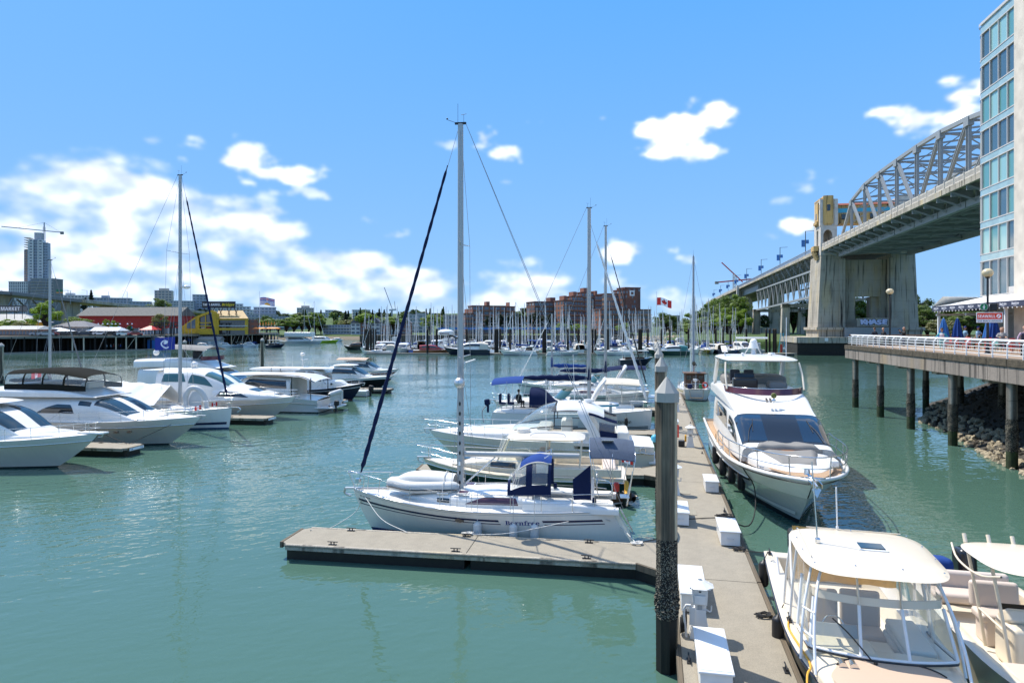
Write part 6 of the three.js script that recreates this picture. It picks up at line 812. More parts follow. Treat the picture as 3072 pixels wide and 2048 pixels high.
const tb = farMotor({ label: 'large white double deck tour boat at the end of the wharf', L: 22, B: 6, tall: 1 }); tb.position.copy(AZ(842, 330)); tb.rotation.y = -.2; part(tb, 'upper_deck', rbox(14, 2.2, 4.6, .3, 10, 4.4, 0), M.gel);
const lb = farMotor({ label: 'lime green hulled tour boat beyond the wharf', L: 16, B: 5, hullMat: M.gelLime, tall: 1 }); lb.position.copy(AZ(925, 345)); lb.rotation.y = -.1;
const wsl = farSail({ label: 'white tall ship hull beside the lime green tour boat', L: 16, mastH: 20, cover: null }); wsl.position.copy(AZ(895, 348)); wsl.rotation.y = -.3; copy(wsl, AZ(870, 360), -.4, 'white sloop with tall twin masts near the wharf end'); copy(S[3], AZ(690, 268), .2, 'white sloop at the restaurant float', undefined, .8);
for (const [px, D, o, l] of [[1000, 380, Mo[4], 'small white motorboat lying off the far beach'], [1020, 385, Mo[2], 'small dark motorboat lying off the far beach'], [730, 262, Mo[4], 'small white runabout at the restaurant float'], [770, 272, Mo[0], 'white runabout with blue canvas at the restaurant float'], [845, 300, S[6], 'green boat at the wharf end float'], [590, 250, Mo[4], 'white skiff beside the white boathouse'], [655, 258, Mo[4], 'white day boat past the white boathouse']]) copy(o, AZ(px, D), .15 + (px % 7) * .05, l, undefined, .75);
// flags
const fp = thing('flag_pole', 'tall white pole flying the maple leaf flag by the marina', 'flag pole', AZ(1970, 285, 3)); part(fp, 'pole', cyl(.14, .08, HY(874, 285) - 3, 0, 0, 0, 8), M.whitePaint); part(fp, 'flag', grid((u, v) => [.2 + u * 6.2, HY(915, 285) - 3 + v * 3.2 - u * 1.1 + .3 * Math.sin(u * 5), .5 * Math.sin(u * 6), u, v], 20, 6), M.flagCA);
const bp = thing('flag_pole', 'tall pole flying the striped provincial flag with a sun at the wharf end', 'flag pole', AZ(778, 322, .5)); part(bp, 'pole', cyl(.16, .08, HY(876, 322), 0, 0, 0, 8), M.whitePaint); part(bp, 'flag', grid((u, v) => [.2 + u * 7, HY(915, 322) - .5 + v * 3.6 - u * .4 + .3 * Math.sin(u * 5), .5 * Math.sin(u * 6), u, v], 20, 8), printM(256, 144, (x, w, h) => { x.fillStyle = '#f5f5f5'; x.fillRect(0, 0, w, h); x.fillStyle = '#1c3f94'; for (let i = 0; i < 4; i++) x.fillRect(0, h * .46 + i * h * .15, w, h * .07); x.fillStyle = '#c8202f'; x.fillRect(0, 0, w, h * .4); x.fillStyle = '#fff'; x.fillRect(w * .46, 0, w * .08, h * .4); x.fillRect(0, h * .15, w, h * .1); x.fillStyle = '#1c3f94'; for (const a of [0, .56]) x.fillRect(w * a, 0, w * .44, h * .14), x.fillRect(w * a, h * .26, w * .44, h * .14); x.fillStyle = '#c8202f'; x.fillRect(w * .48, 0, w * .04, h * .4); x.fillRect(0, h * .18, w, h * .04); x.fillStyle = '#f2a91c'; x.beginPath(); x.arc(w / 2, h * 1.02, h * .32, Math.PI, 0); x.fill(); }));
}

// ---------------------------------------------------------------- far shore, hill, trees
const shoreZ = (x) => x < -60 ? -452 : x < 60 ? lerp(-452, -352, smooth(-60, 60, x)) : x < 130 ? lerp(-352, -300, (x - 60) / 70) : lerp(-300, -150, smooth(130, 420, x));
const landH = (x, back) => { const b = smooth(0, 12, back) * 3.4 + smooth(20, 60, back) * 1.2 + smooth(90, 620, back) * (x < 90 ? 26 : 10) + fbm(x * .01, 3, back * .01, 3) * 3 * smooth(60, 200, back); return b - .6; };
structure('far_shore', grid((u, v) => { const x = lerp(-1500, 900, u), back = 1500 * v * v * v + 40 * v - 4, z = shoreZ(x) - back; return [x, landH(x, back + 2), z, x, z]; }, 160, 60), M.grass);
structure('beach', grid((u, v) => { const x = lerp(-330, -20, u), b = lerp(-9, 6, v), z = shoreZ(x) - b; return [x, .05 + v * 1.9, z, x, z]; }, 40, 4), M.sandC);
function crown(sd, n, leaf, clumps, ry = 1, flat = .6) {   // leaf faces in clumps inside a unit ball
let s = sd; const r = () => { s = (s * 1664525 + 1013904223) >>> 0; return s / 4294967296; };
const cs = []; for (let i = 0; i < clumps; i++) { const a = r() * 6.283, e = Math.acos(r() * 1.5 - .5), q = .35 + .5 * Math.sqrt(r()); cs.push([Math.cos(a) * Math.sin(e) * q, Math.cos(e) * q * ry, Math.sin(a) * Math.sin(e) * q, .22 + .2 * r()]); }
const pos = [], nor = [], uv = [];
for (let i = 0; i < n; i++) { const c = cs[i % clumps], a = r() * 6.283, e = Math.acos(2 * r() - 1), q = c[3] * Math.pow(r(), .4), dx = Math.cos(a) * Math.sin(e), dy = Math.cos(e), dz = Math.sin(a) * Math.sin(e), x = c[0] + dx * q, y = c[1] + dy * q * flat, z = c[2] + dz * q; const t = V(r() - .5, (r() - .5) * .7, r() - .5).normalize(), nn = V(dx + (r() - .5), dy + .4 + (r() - .5), dz + (r() - .5)).normalize(), b = t.clone().cross(nn).normalize(), w = leaf * (.6 + .8 * r()), t2 = nn.clone().cross(b).normalize(); const k = [[-1, -.6], [1, -.4], [.2, 1]].map(([p, m]) => V(x, y, z).addScaledVector(b, p * w).addScaledVector(t2, m * w)); for (const p of k) { pos.push(p.x, p.y, p.z); nor.push(nn.x, nn.y, nn.z); uv.push(p.x * 3, p.y * 3 + p.z); } }
const g = new THREE.BufferGeometry(); g.setAttribute('position', new THREE.Float32BufferAttribute(pos, 3)); g.setAttribute('normal', new THREE.Float32BufferAttribute(nor, 3)); g.setAttribute('uv', new THREE.Float32BufferAttribute(uv, 2)); return g;
}
const CR = [crown(3, 1500, .085, 22), crown(5, 1500, .09, 16, 1.1), crown(8, 1300, .085, 26, 1, .5)], CRN = [crown(11, 4200, .05, 34), crown(13, 4200, .055, 26, 1.15), crown(17, 4200, .05, 40, 1, .45)], CON = (() => { let s = 9; const r = () => { s = (s * 1664525 + 1013904223) >>> 0; return s / 4294967296; }; const pos = [], uv = []; for (let i = 0; i < 1300; i++) { const y = Math.pow(r(), .8), R0 = (1 - y) * .95 + .04, a = r() * 6.283, q = R0 * (.35 + .65 * Math.sqrt(r())) * (.75 + .25 * Math.sin(y * 40)), x = Math.cos(a) * q, z = Math.sin(a) * q, w = .07 + .05 * r(); pos.push(x, y * 2 - 1 + .06, z, x + Math.cos(a + 1.2) * w, y * 2 - 1 - .05, z + Math.sin(a + 1.2) * w, x + Math.cos(a) * w * 1.6, y * 2 - 1.1, z + Math.sin(a) * w * 1.6); uv.push(x, y, x, y, z, y); } const g = new THREE.BufferGeometry(); g.setAttribute('position', new THREE.Float32BufferAttribute(pos, 3)); g.setAttribute('uv', new THREE.Float32BufferAttribute(uv, 2)); g.computeVertexNormals(); return g; })();
const TRUNK = join([cyl(1, .55, 1, 0, 0, 0, 7), ...[0, 1, 2, 3].map((i) => bar([0, .55 + .1 * i, 0], [Math.cos(i * 1.7) * 7, 1.15 + .1 * i, Math.sin(i * 1.7) * 7], .42, 5, .12))]);
function tree(p, h, w, kind, mat, label, group, near) {
const t = thing(kind === 'con' ? 'conifer' : 'tree', label, 'tree', p, (p.x * 7.3) % 6.28, group), con = kind === 'con';
const k = part(t, 'trunk', con ? cylUnit : TRUNK, M.bark); k.scale.set(w * .035, h * (con ? .9 : .55), w * .035);
const c = part(t, 'crown', con ? CON : (near ? CRN : CR)[kind], mat); c.scale.set(w / 2, con ? h * .47 : h * .42, w / 2); c.position.y = con ? h * .53 : h * .60; return t;
}
const cylUnit = cyl(1, .3, 1, 0, 0, 0, 6);
{
const LB = ['bright green broadleaf tree among the hillside houses', 'mid green broadleaf tree among the hillside houses', 'dark green broadleaf tree among the hillside houses', 'pale olive tree among the hillside houses'], MT = [M.leafA, M.leafB, M.leafC, M.leafE], g = 'trees on the far hillside';
for (let i = 0; i < 120; i++) { const px = R(560, 2000), D = R(500, 830), k = Math.floor(rnd() * 4), p = AZ(px, D); const back = -(p.z - shoreZ(p.x)); if (back < 30 || (px > 1380 && D < 560)) continue; p.y = landH(p.x, back) - .3; tree(p, R(9, 16), R(10, 17), Math.floor(rnd() * 3), MT[k], LB[k], g); }
for (let i = 0; i < 26; i++) { const px = R(900, 1400), D = R(520, 760), p = AZ(px, D); p.y = landH(p.x, -(p.z - shoreZ(p.x))) - .3; tree(p, R(13, 20), R(6, 9), 'con', i % 2 ? M.leafD : M.leafC, i % 2 ? 'blackish green conifer on the far hillside' : 'dark green conifer on the far hillside', 'conifers on the far hillside'); }
// willows along the beach and greenery behind the marina
for (const [px, D, h, w, k, m] of [[858, 462, 12, 17, 0, M.leafA], [880, 470, 12, 17, 1, M.leafA], [835, 466, 10, 14, 2, M.leafB], [905, 475, 15, 19, 0, M.leafA], [925, 470, 12, 16, 1, M.leafB], [945, 472, 16, 18, 2, M.leafA], [962, 480, 10, 14, 0, M.leafE], [800, 475, 13, 14, 1, M.leafA], [1105, 470, 16, 18, 0, M.leafY], [1180, 470, 14, 18, 1, M.leafA], [1290, 455, 14, 16, 2, M.leafA]]) { const p = AZ(px, D, 3.2); tree(p, h, w, k, m, 'leafy green tree behind the far beach', 'trees behind the far beach'); }
for (const [px, D, h] of [[1500, 405, 13], [1470, 410, 12], [1540, 404, 14], [1560, 400, 13], [1600, 402, 14], [1640, 400, 13], [1535, 415, 12], [1700, 395, 11]]) tree(AZ(px, D, 3.5), h, h * .75, 2, M.leafD, 'dark tree in front of the brown brick apartments', 'dark trees by the brick apartments', true);
for (const [px, D, h] of [[1690, 372, 7], [1672, 374, 6], [1725, 372, 6.5], [1755, 380, 6], [1870, 372, 7]]) tree(AZ(px, D, 3.5), h, h * 1.3, 0, M.leafY, 'low bright green tree by the blue fence', 'bright trees by the blue fence', true);
// right shore below the bridge
const rs = 'tall leafy tree on the shore beside the bridge';
for (const [px, D, h, w, k, m] of [[1995, 330, 12.5, 12, 0, M.leafB], [2012, 335, 11, 10, 1, M.leafC], [2080, 345, 13, 12, 1, M.leafA], [2120, 355, 16, 14, 0, M.leafB], [2145, 345, 19, 15, 1, M.leafB], [2170, 338, 21, 15, 2, M.leafA], [2195, 330, 21, 15, 0, M.leafB], [2215, 322, 20, 14, 1, M.leafA], [2185, 318, 12, 16, 2, M.leafY], [2140, 330, 12, 15, 0, M.leafA], [2100, 330, 8, 12, 2, M.leafE], [2060, 330, 7, 14, 0, M.leafY], [2222, 312, 13, 11, 1, M.leafY], [2035, 340, 7, 12, 0, M.leafA]]) tree(AZ(px, D, 3.0), h, w, k, m, rs, 'trees on the shore beside the bridge', true);
const rp = 'dense dark green tree behind the bridge pier';
for (const [px, D, h, w, k, m] of [[2560, 252, 17, 15, 0, M.leafA], [2590, 246, 13, 13, 1, M.leafB], [2620, 255, 17, 14, 2, M.leafA], [2380, 330, 17, 13, 1, M.leafC], [2420, 325, 19, 13, 0, M.leafC], [2300, 380, 13, 13, 0, M.leafC]]) tree(AZ(px, D, 2.5), h, w, k, m, rp, 'trees behind the bridge pier', true);
const rr = 'green park tree between the bridge pier and restaurant';
for (const [px, D, h, w, k, m] of [[2765, 230, 16, 11, 1, M.leafC], [2785, 220, 13, 12, 0, M.leafB], [2815, 235, 14, 14, 2, M.leafA], [2850, 240, 15, 13, 0, M.leafB], [2885, 228, 12, 13, 1, M.leafA], [2835, 210, 8, 12, 0, M.leafE], [2910, 220, 12, 13, 2, M.leafB], [2950, 230, 14, 15, 0, M.leafA], [3000, 225, 12, 14, 1, M.leafB], [3060, 230, 13, 14, 2, M.leafA]]) tree(AZ(px, D, 2.5), h, w, k, m, rr, 'park trees beyond the promenade', true);
}
// right shore: land behind the bridge pier and riprap
structure('park_shore', grid((u, v) => { const x = lerp(62, 520, u), z = lerp(-212, -420, v * v) - (u < .15 ? (1 - u / .15) * 95 : 0), b = smooth(0, .05, v); return [x, -.4 + b * 2.9 + smooth(.05, .5, v) * 2.2, z, x, z]; }, 60, 40), M.grass);
const rockG = Array.from({ length: 5 }, (_, i) => { const g = new THREE.IcosahedronGeometry(1, 1), p = g.attributes.position; for (let k = 0; k < p.count; k++) { const x = p.getX(k), y = p.getY(k), z = p.getZ(k), q = 1 + .55 * N3(x * 1.3 + i * 9, y * 1.3, z * 1.3); p.setXYZ(k, x * q * 1.15, y * q * .72, z * q); } g.computeVertexNormals(); return metric(g, 1); });
function stuffRocks(name, label, list, mat) { const m = new THREE.InstancedMesh(rockG[0], mat, list.length), d = new THREE.Object3D(), c = new THREE.Color(); list.forEach(([x, y, z, s], i) => { d.position.set(x, y, z); d.rotation.set(i * 1.3, i * 2.1, i * .7); d.scale.setScalar(s); d.updateMatrix(); m.setMatrixAt(i, d.matrix); const k = .6 + .8 * hash(i, 4, 2); m.setColorAt(i, c.setRGB(k, k * .97, k * .92)); }); m.name = name; m.userData = { label, category: 'rocks', kind: 'stuff' }; m.castShadow = m.receiveShadow = true; scene.add(m); return m; }
{ const l = []; for (let i = 0; i < 900; i++) { const px = R(1900, 2300), D = R(292, 308), p = AZ(px, D), h = (D - 292) / 16 * 3.4; l.push([p.x, h, p.z, R(.4, 1.0)]); } stuffRocks('riprap_bank', 'grey boulders of the riprap bank behind the far marina', l, M.rock); }
structure('riprap_slope', grid((u, v) => { const p = AZ(lerp(1880, 2330, u), lerp(290, 310, v)); return [p.x, v * 3.4 - .5, p.z, p.x, p.z]; }, 20, 4), M.earth);

// ---------------------------------------------------------------- far buildings
const WING = box(1, 1, .12);
function block(parent, x0, x1, y0, y1, z0, z1, mat, o = {}) {        // a wing with windows on the face toward +z
const w = part(parent, o.name ?? 'wall', box(x1 - x0, y1 - y0, z1 - z0, (x0 + x1) / 2, (y0 + y1) / 2, (z0 + z1) / 2), mat), fl = o.floors ?? Math.max(1, Math.round((y1 - y0) / 3.1)), bays = o.bays ?? Math.max(2, Math.round((x1 - x0) / 3.6)), fh = (y1 - y0) / fl, bw = (x1 - x0) / bays;
for (let f = o.from ?? 0; f < fl; f++) {
for (let b = 0; b < bays; b++) { if (o.skip && hash(f, b, 7) < o.skip) continue; const m = new THREE.Mesh(WING, o.win ?? M.winFar); m.name = 'window'; m.scale.set(bw * (o.fw ?? .66), fh * (o.fh ?? .52), 1); m.position.set(x0 + (b + .5) * bw, y0 + (f + .52) * fh, z1 + .02); m.castShadow = m.receiveShadow = true; w.add(m); } if (o.left) for (let b = 0; b < 3; b++) { const m = new THREE.Mesh(WING, o.win ?? M.winFar), dz = (z1 - z0) / 3; m.name = 'side_window'; m.rotation.y = Math.PI / 2; m.scale.set(dz * .5, fh * .5, 1); m.position.set(x0 - .02, y0 + (f + .52) * fh, z0 + (b + .5) * dz); w.add(m); }
if (o.slab) { const s = part(w, 'balcony', box(x1 - x0 + .3, .28, o.slab, (x0 + x1) / 2, y0 + f * fh + .1, z1 + o.slab / 2), o.slabMat ?? M.panelW); }
}
if (o.cap !== false) part(w, 'parapet', box(x1 - x0 + .5, .5, z1 - z0 + .5, (x0 + x1) / 2, y1 + .25, (z0 + z1) / 2), o.capMat ?? M.panelG);
if (o.pent) part(w, 'penthouse', box((x1 - x0) * o.pent, 2.8, (z1 - z0) * .5, lerp(x0, x1, o.pentAt ?? .5), y1 + 1.9, (z0 + z1) / 2), mat);
return w;
}
function houseAt(label, D, px0, px1, py, mat, o = {}) {     // a block seen between two bearings, its roof at a given elevation
const a = AZ(px0, D).x, b = AZ(px1, D).x, h = HY(py, D), base = o.base ?? 2, t = thing(o.thing ?? 'apartment_block', label, 'building', [(a + b) / 2, 0, -D], o.turn ?? 0, o.group); const w = (b - a) / 2;
if (o.steps) o.steps.forEach(([k0, k1, kh, m]) => block(t, lerp(-w, w, k0), lerp(-w, w, k1), base, base + (h - base) * kh, -14 - 5 * (1 - kh), -2 * (kh > .99 ? 1 : 0) + (1 - kh) * 4, m ?? mat, o)); else block(t, -w, w, base, h, -16, 0, mat, o); return t;
}
{
const hb = { base: 4, turn: .3, left: 1 };
houseAt('long white terraced apartment block behind the yellow restaurant', 760, 690, 762, 912, M.panelW, { ...hb, slab: .8, steps: [[0, .5, 1], [.5, .8, .9], [.8, 1, .78]] });
houseAt('stepped grey and white apartment block behind the orange umbrellas', 700, 700, 828, 944, M.panelG, { ...hb, slab: .8, bays: 12 });
houseAt('blue grey apartment block behind the provincial flag pole', 720, 762, 824, 922, M.panelB, { ...hb, slab: .7 });
houseAt('brown square apartment block on the hill ridge', 880, 891, 940, 924, M.panelTan, { ...hb, pent: .5 });
houseAt('white stepped apartment block on the ridge with two roof boxes', 860, 944, 1035, 938, M.panelW, { ...hb, slab: .7, steps: [[0, .35, 1], [.35, .7, 1.14], [.7, 1, .92]] });
houseAt('flat topped white glassy block among the hill trees', 820, 1058, 1110, 930, M.panelW, { ...hb, slab: .9, bays: 8, win: M.winGreen });
houseAt('low green glass townhouse row below the hill trees', 640, 790, 918, 950, M.panelG, { ...hb, bays: 16, win: M.winGreen });
houseAt('grey and white waterfront townhouses with brick piers behind the beach', 478, 968, 1092, 974, M.panelB, { base: 3.4, slab: .9, bays: 14, floors: 3, cap: false });
{ const t = thing('rowhouse_terrace', 'dark red gabled rowhouses behind the marina masts', 'building', AZ(1138, 470, 3), 0); for (let i = 0; i < 6; i++) { const w = block(t, -20 + i * 7, -13.4 + i * 7, 0, 8, -8, 0, i % 2 ? M.brick : M.panelW, { bays: 2, floors: 3, cap: false }); part(w, 'gable_roof', mv(wallShape([[-3.7, 0], [3.7, 0], [0, 3.6]], 9), -16.7 + i * 7, 8, -8.5), M.roofSlate); } }
houseAt('grey glass block partly behind the furled navy jib', 640, 1120, 1180, 952, M.panelB, hb); houseAt('teal green apartment block behind the tallest masts', 520, 1222, 1270, 944, M.panelG, { base: 3, slab: .6, win: M.winGreen });
houseAt('low white apartment row on the hill beyond the marina', 800, 1230, 1330, 940, M.panelW, { ...hb, slab: .6 }); houseAt('dark roofed low building beside the brick apartments', 470, 1330, 1400, 946, M.panelTan, { base: 3 });
houseAt('small grey building behind the national flag', 420, 2006, 2040, 948, M.panelG, { base: 3, floors: 3 });
// brick apartments
const B = { base: 3.6, left: 1, turn: .32, slabMat: M.brickTan, fw: .72, fh: .56, capMat: M.brickDark };
houseAt('reddish brown apartment block with stepped terraces beside the glass bay block', 455, 1392, 1552, 918, M.brick, { ...B, slab: 1, steps: [[0, .16, .72], [.16, .82, 1], [.82, .98, .98]], pent: .1, bays: 6 });
houseAt('brown apartment block with rounded glass bays', 440, 1601, 1684, 906, M.brickDark, { ...B, slab: .8, bays: 7, fw: .84, pent: .2, pentAt: .8 });
houseAt('stepped brown brick apartment block rising to a terrace roof', 430, 1684, 1812, 877, M.brick, { ...B, slab: 1.1, steps: [[0, .22, .80], [.22, .5, .90], [.5, .82, 1.0], [.82, 1, .93]], bays: 4, pent: .3 });
houseAt('tan brick office wing with even window rows', 440, 1812, 1868, 882, M.brickTan, { ...B, bays: 8, fh: .42 });
const t5 = houseAt('dark brick tower with a white square sign near the top', 436, 1866, 1930, 863, M.brickDark, { ...B, bays: 6, skip: .55, steps: [[.2, 1, 1.0], [0, .3, .95], [.1, .75, .86]] });
part(t5, 'sign_plate', box(3.4, 3.4, .2, .0 - 2.0, HY(880, 436), 3.2), M.whitePaint); part(t5, 'sign_mark', box(1.6, 1.6, .1, -2.0, HY(880, 436), 3.36), M.brickDark);
houseAt('low reddish balcony block in front of the dark brick tower', 402, 1800, 1968, 929, M.brick, { ...B, slab: 1.4, bays: 14, slabMat: M.brickTan, win: M.winFar, steps: [[0, .78, 1], [.78, 1, 1, M.brickTan]] });
{ const f = thing('blue_fence', 'long bright blue hoarding along the walk behind the marina', 'fence', AZ(1510, 352, 0)); for (let i = 0; i < 22; i++) { part(f, 'panel', box(2.95, 1.15, .1, -33 + i * 3.02, 7.3 + .12 * Math.sin(i * 2.1), .2 * Math.sin(i)), i % 5 === 2 ? M.cyan : M.bluePaint); part(f, 'post', box(.18, 4.4, .18, -34.5 + i * 3.02, 5.1, 0), M.steelDark); } }
structure('marina_quay', [box(140, 4.2, 20, -10, 1.6, -364)], M.mossy);
// city left of the channel
const C = { base: 12, turn: .35, left: 1 };
houseAt('brown round topped tower behind the red warehouse roof', 820, 465, 512, 872, M.panelTan, { ...C, pent: .55, slab: .5 }); houseAt('pale narrow office tower on the far skyline', 800, 578, 617, 884, M.panelB, { ...C, bays: 4 }); houseAt('low grey block behind the yellow restaurant lean-to', 780, 512, 576, 903, M.panelG, { ...C, slab: .5 }); houseAt('low blue block behind the bridge approach', 800, 388, 445, 905, M.panelB, C); houseAt('grey block on the skyline with a stair tower', 820, 285, 382, 894, M.panelB, { ...C, pent: .2, pentAt: .3 }); houseAt('pale stepped block on the skyline by the green road sign', 840, 185, 258, 886, M.panelW, { ...C, pent: .3, pentAt: .3, slab: .5 }); houseAt('distant white office block behind the restaurant sign', 900, 620, 700, 912, M.panelW, { ...C, slab: .5 });
{ // tower under construction
const D = 750, h = HY(718, D), t = thing('tower_block', 'tall grey tower under construction below the level jib crane', 'building', AZ(106, D, 0), .3); for (let k = 0; k < 5; k++) { const x0 = -11.3 + k * 4.55; block(t, x0, x0 + 4.4, 10, h - (k === 0 ? 12 : k === 4 ? 3 : 0), -9, k % 2 ? .8 : 0, k === 0 ? M.brickTan : k % 2 ? M.panelW : M.panelB, { floors: 30, bays: k % 2 ? 1 : 2, fw: k % 2 ? .5 : .8, win: M.winFar, cap: false }); } for (const x of [-6.9, -2.3, 2.3, 6.9]) part(t, 'white_fin', box(.7, h - 12, .5, x, h / 2 + 5, 1.3), M.panelW); part(t, 'core', box(7, 9, 8, 0, h + 4, -10), M.panelG); for (let i = 0; i < 6; i++) part(t, 'open_slab', box(6, .5, 10, -9.5, h - 11 + i * 2.6, -8), M.panelTan);
const c = thing('tower_crane', 'tower crane with long level jib above the unfinished tower', 'crane', AZ(116, D, 0)); const top = HY(688, D); part(c, 'mast', [[-.8, -.8], [.8, -.8], [.8, .8], [-.8, .8]].map(([x, z]) => bar([x, h, z - 8], [x, top + 4, z - 8], .22, 4)).concat(Array.from({ length: 8 }, (_, i) => bar([-.8, h + i * 2, -7.2], [.8, h + i * 2 + 2, -7.2], .15, 4))), M.panelB); part(c, 'jib', [beam([-48, top + 4.5, -8], [20, top - 2.2, -8], .5, 1.0)], M.panelG); part(c, 'counterweight', box(3, 3, 2, 20, top - 2.8, -8), M.steelDark); part(c, 'tie', [bar([0, top + 9, -8], [-30, top + 2.8, -8], .12, 4), bar([0, top + 9, -8], [18, top - 1.8, -8], .12, 4)], M.steelDark); part(c, 'apex', beam([0, top, -8], [0, top + 9, -8], .9, .9), M.panelB);
houseAt('pale curved glass block at the foot of the unfinished tower', 735, 24, 82, 845, M.panelW, { base: 10, bays: 9, fw: .6, fh: .8 }); houseAt('black and white striped block at the foot of the unfinished tower', 730, 90, 158, 836, M.steelDark, { base: 10, slab: 1.2, bays: 8 });
const c2 = thing('luffing_crane', 'grey luffing crane raised above the hillside trees', 'crane', AZ(1175, 760, 0)), y2 = HY(930, 760); part(c2, 'mast', beam([0, 15, 0], [0, y2, 0], 1.8, 1.8), M.panelG); part(c2, 'jib', [bar([1, y2, 0], [-8.5, HY(862, 760), 0], .4, 4)], M.panelG); part(c2, 'counter_jib', [beam([-3, y2, 0], [5, y2 + .5, 0], 1.4, 2), bar([4, y2, 0], [3, y2 + 10, 0], .35, 4)], M.panelW);
const c3 = thing('red_crane', 'red and white tower crane behind the bridge approach', 'crane', AZ(2203, 620, 0)), y3 = HY(838, 620); part(c3, 'mast', [[-.8, -.8], [.8, -.8], [.8, .8], [-.8, .8]].map(([x, z]) => bar([x, 10, z], [x, y3 + 5, z], .22, 4)).concat(Array.from({ length: 12 }, (_, i) => bar([-.8, 20 + i * 3, .8], [.8, 23 + i * 3, .8], .14, 4))), M.panelTan); part(c3, 'level_jib', [beam([-17, HY(847, 620), 0], [28, HY(833, 620), 0], .6, 1.1)], M.redPaint); part(c3, 'luffing_jib', [beam([-10.5, HY(786, 620), -3], [9, HY(845, 620), -3], .6, .9)], M.redPaint); part(c3, 'counterweight', box(3, 2.4, 2, -16, HY(848, 620), 0), M.steelDark);
}
}
// ---------------------------------------------------------------- high level road bridge on the left
{
const b = thing('viaduct', 'grey steel truss viaduct with pale railing descending behind the market', 'bridge', [0, 0, 0]); const pts = [AZ(-260, 380, HY(862, 380)), AZ(0, 420, HY(880, 420)), AZ(210, 465, HY(903, 465)), AZ(420, 530, HY(924, 530)), AZ(600, 610, HY(938, 610))];
for (let i = 1; i < pts.length; i++) { const p = pts[i - 1], q = pts[i]; part(b, 'deck', beam(p, q, 20, 1.9), i < 3 ? M.steelDark : M.concrete); const up = (v, h, s) => V(v.x, v.y + h, v.z + 9.6 * s); part(b, 'parapet', beam(up(p, 1.4, 1), up(q, 1.4, 1), .3, 1.1), M.panelG); part(b, 'handrail', beam(up(p, 2.4, 1), up(q, 2.4, 1), .14, .16), M.panelB); const L = p.distanceTo(q), n = Math.round(L / 5); for (let k = 0; k < n; k++) { const v = p.clone().lerp(q, (k + .5) / n); part(b, 'rail_post', box(.2, 1.5, .2, v.x, v.y + 1.7, v.z + 9.62), M.panelB); } }
const p = pts[0], q = pts[2].clone().lerp(pts[1], .05); const N = 9; for (let k = 0; k < N; k++) { const a = p.clone().lerp(q, k / N), c = p.clone().lerp(q, (k + 1) / N), dn = 11; part(b, 'truss_diagonal', beam([a.x, a.y - 1, a.z + 9], [(a.x + c.x) / 2, a.y - dn, (a.z + c.z) / 2 + 9], .9, .7), M.panelB); part(b, 'truss_diagonal', beam([c.x, c.y - 1, c.z + 9], [(a.x + c.x) / 2, a.y - dn, (a.z + c.z) / 2 + 9], .9, .7), M.panelB); part(b, 'truss_post', beam([a.x, a.y - 1, a.z + 9], [a.x, a.y - dn - .5, a.z + 9], .5, .5), M.panelB); part(b, 'lower_chord', beam([a.x, a.y - dn, a.z + 9], [c.x, c.y - dn, c.z + 9], .8, .8), M.panelB); part(b, 'far_web', beam([a.x, a.y - 2, a.z - 9], [c.x, c.y - dn, c.z - 9], .9, .8), M.steelDark); }
for (const [i, t] of [[1, .15], [2, .0], [3, .5], [3, .0], [4, .4]]) { const v = pts[i - 1].clone().lerp(pts[i], t); part(b, 'pier', box(4, v.y + 2, 14, v.x, v.y / 2 - 2, v.z), M.concrete); }
for (const [px, D] of [[228, 470], [283, 490], [345, 508], [400, 525]]) { const v = AZ(px, D, HY(915, D)); part(b, 'road_lamp', [bar([v.x, v.y - 3, v.z + 9], [v.x, v.y + 10, v.z + 9], .15, 5), bar([v.x, v.y + 10, v.z + 9], [v.x - 4, v.y + 10.6, v.z + 9], .1, 4)], M.panelG); }
const g = AZ(204, 462, HY(874, 462)); part(b, 'gantry_sign', box(4.4, 1.9, .2, g.x, g.y, g.z + 9), M.greenPaint); part(b, 'gantry_strip', box(4.4, .5, .22, g.x, g.y - 1.2, g.z + 9), M.orange); part(b, 'gantry_arm', [beam([g.x + 2, g.y, g.z + 8.8], [g.x + 8, g.y - .4, g.z + 8.8], .2, .2), beam([g.x + 7, g.y, g.z + 8.8], [g.x + 7, g.y - 9, g.z + 8.8], .25, .25)], M.panelG);
}
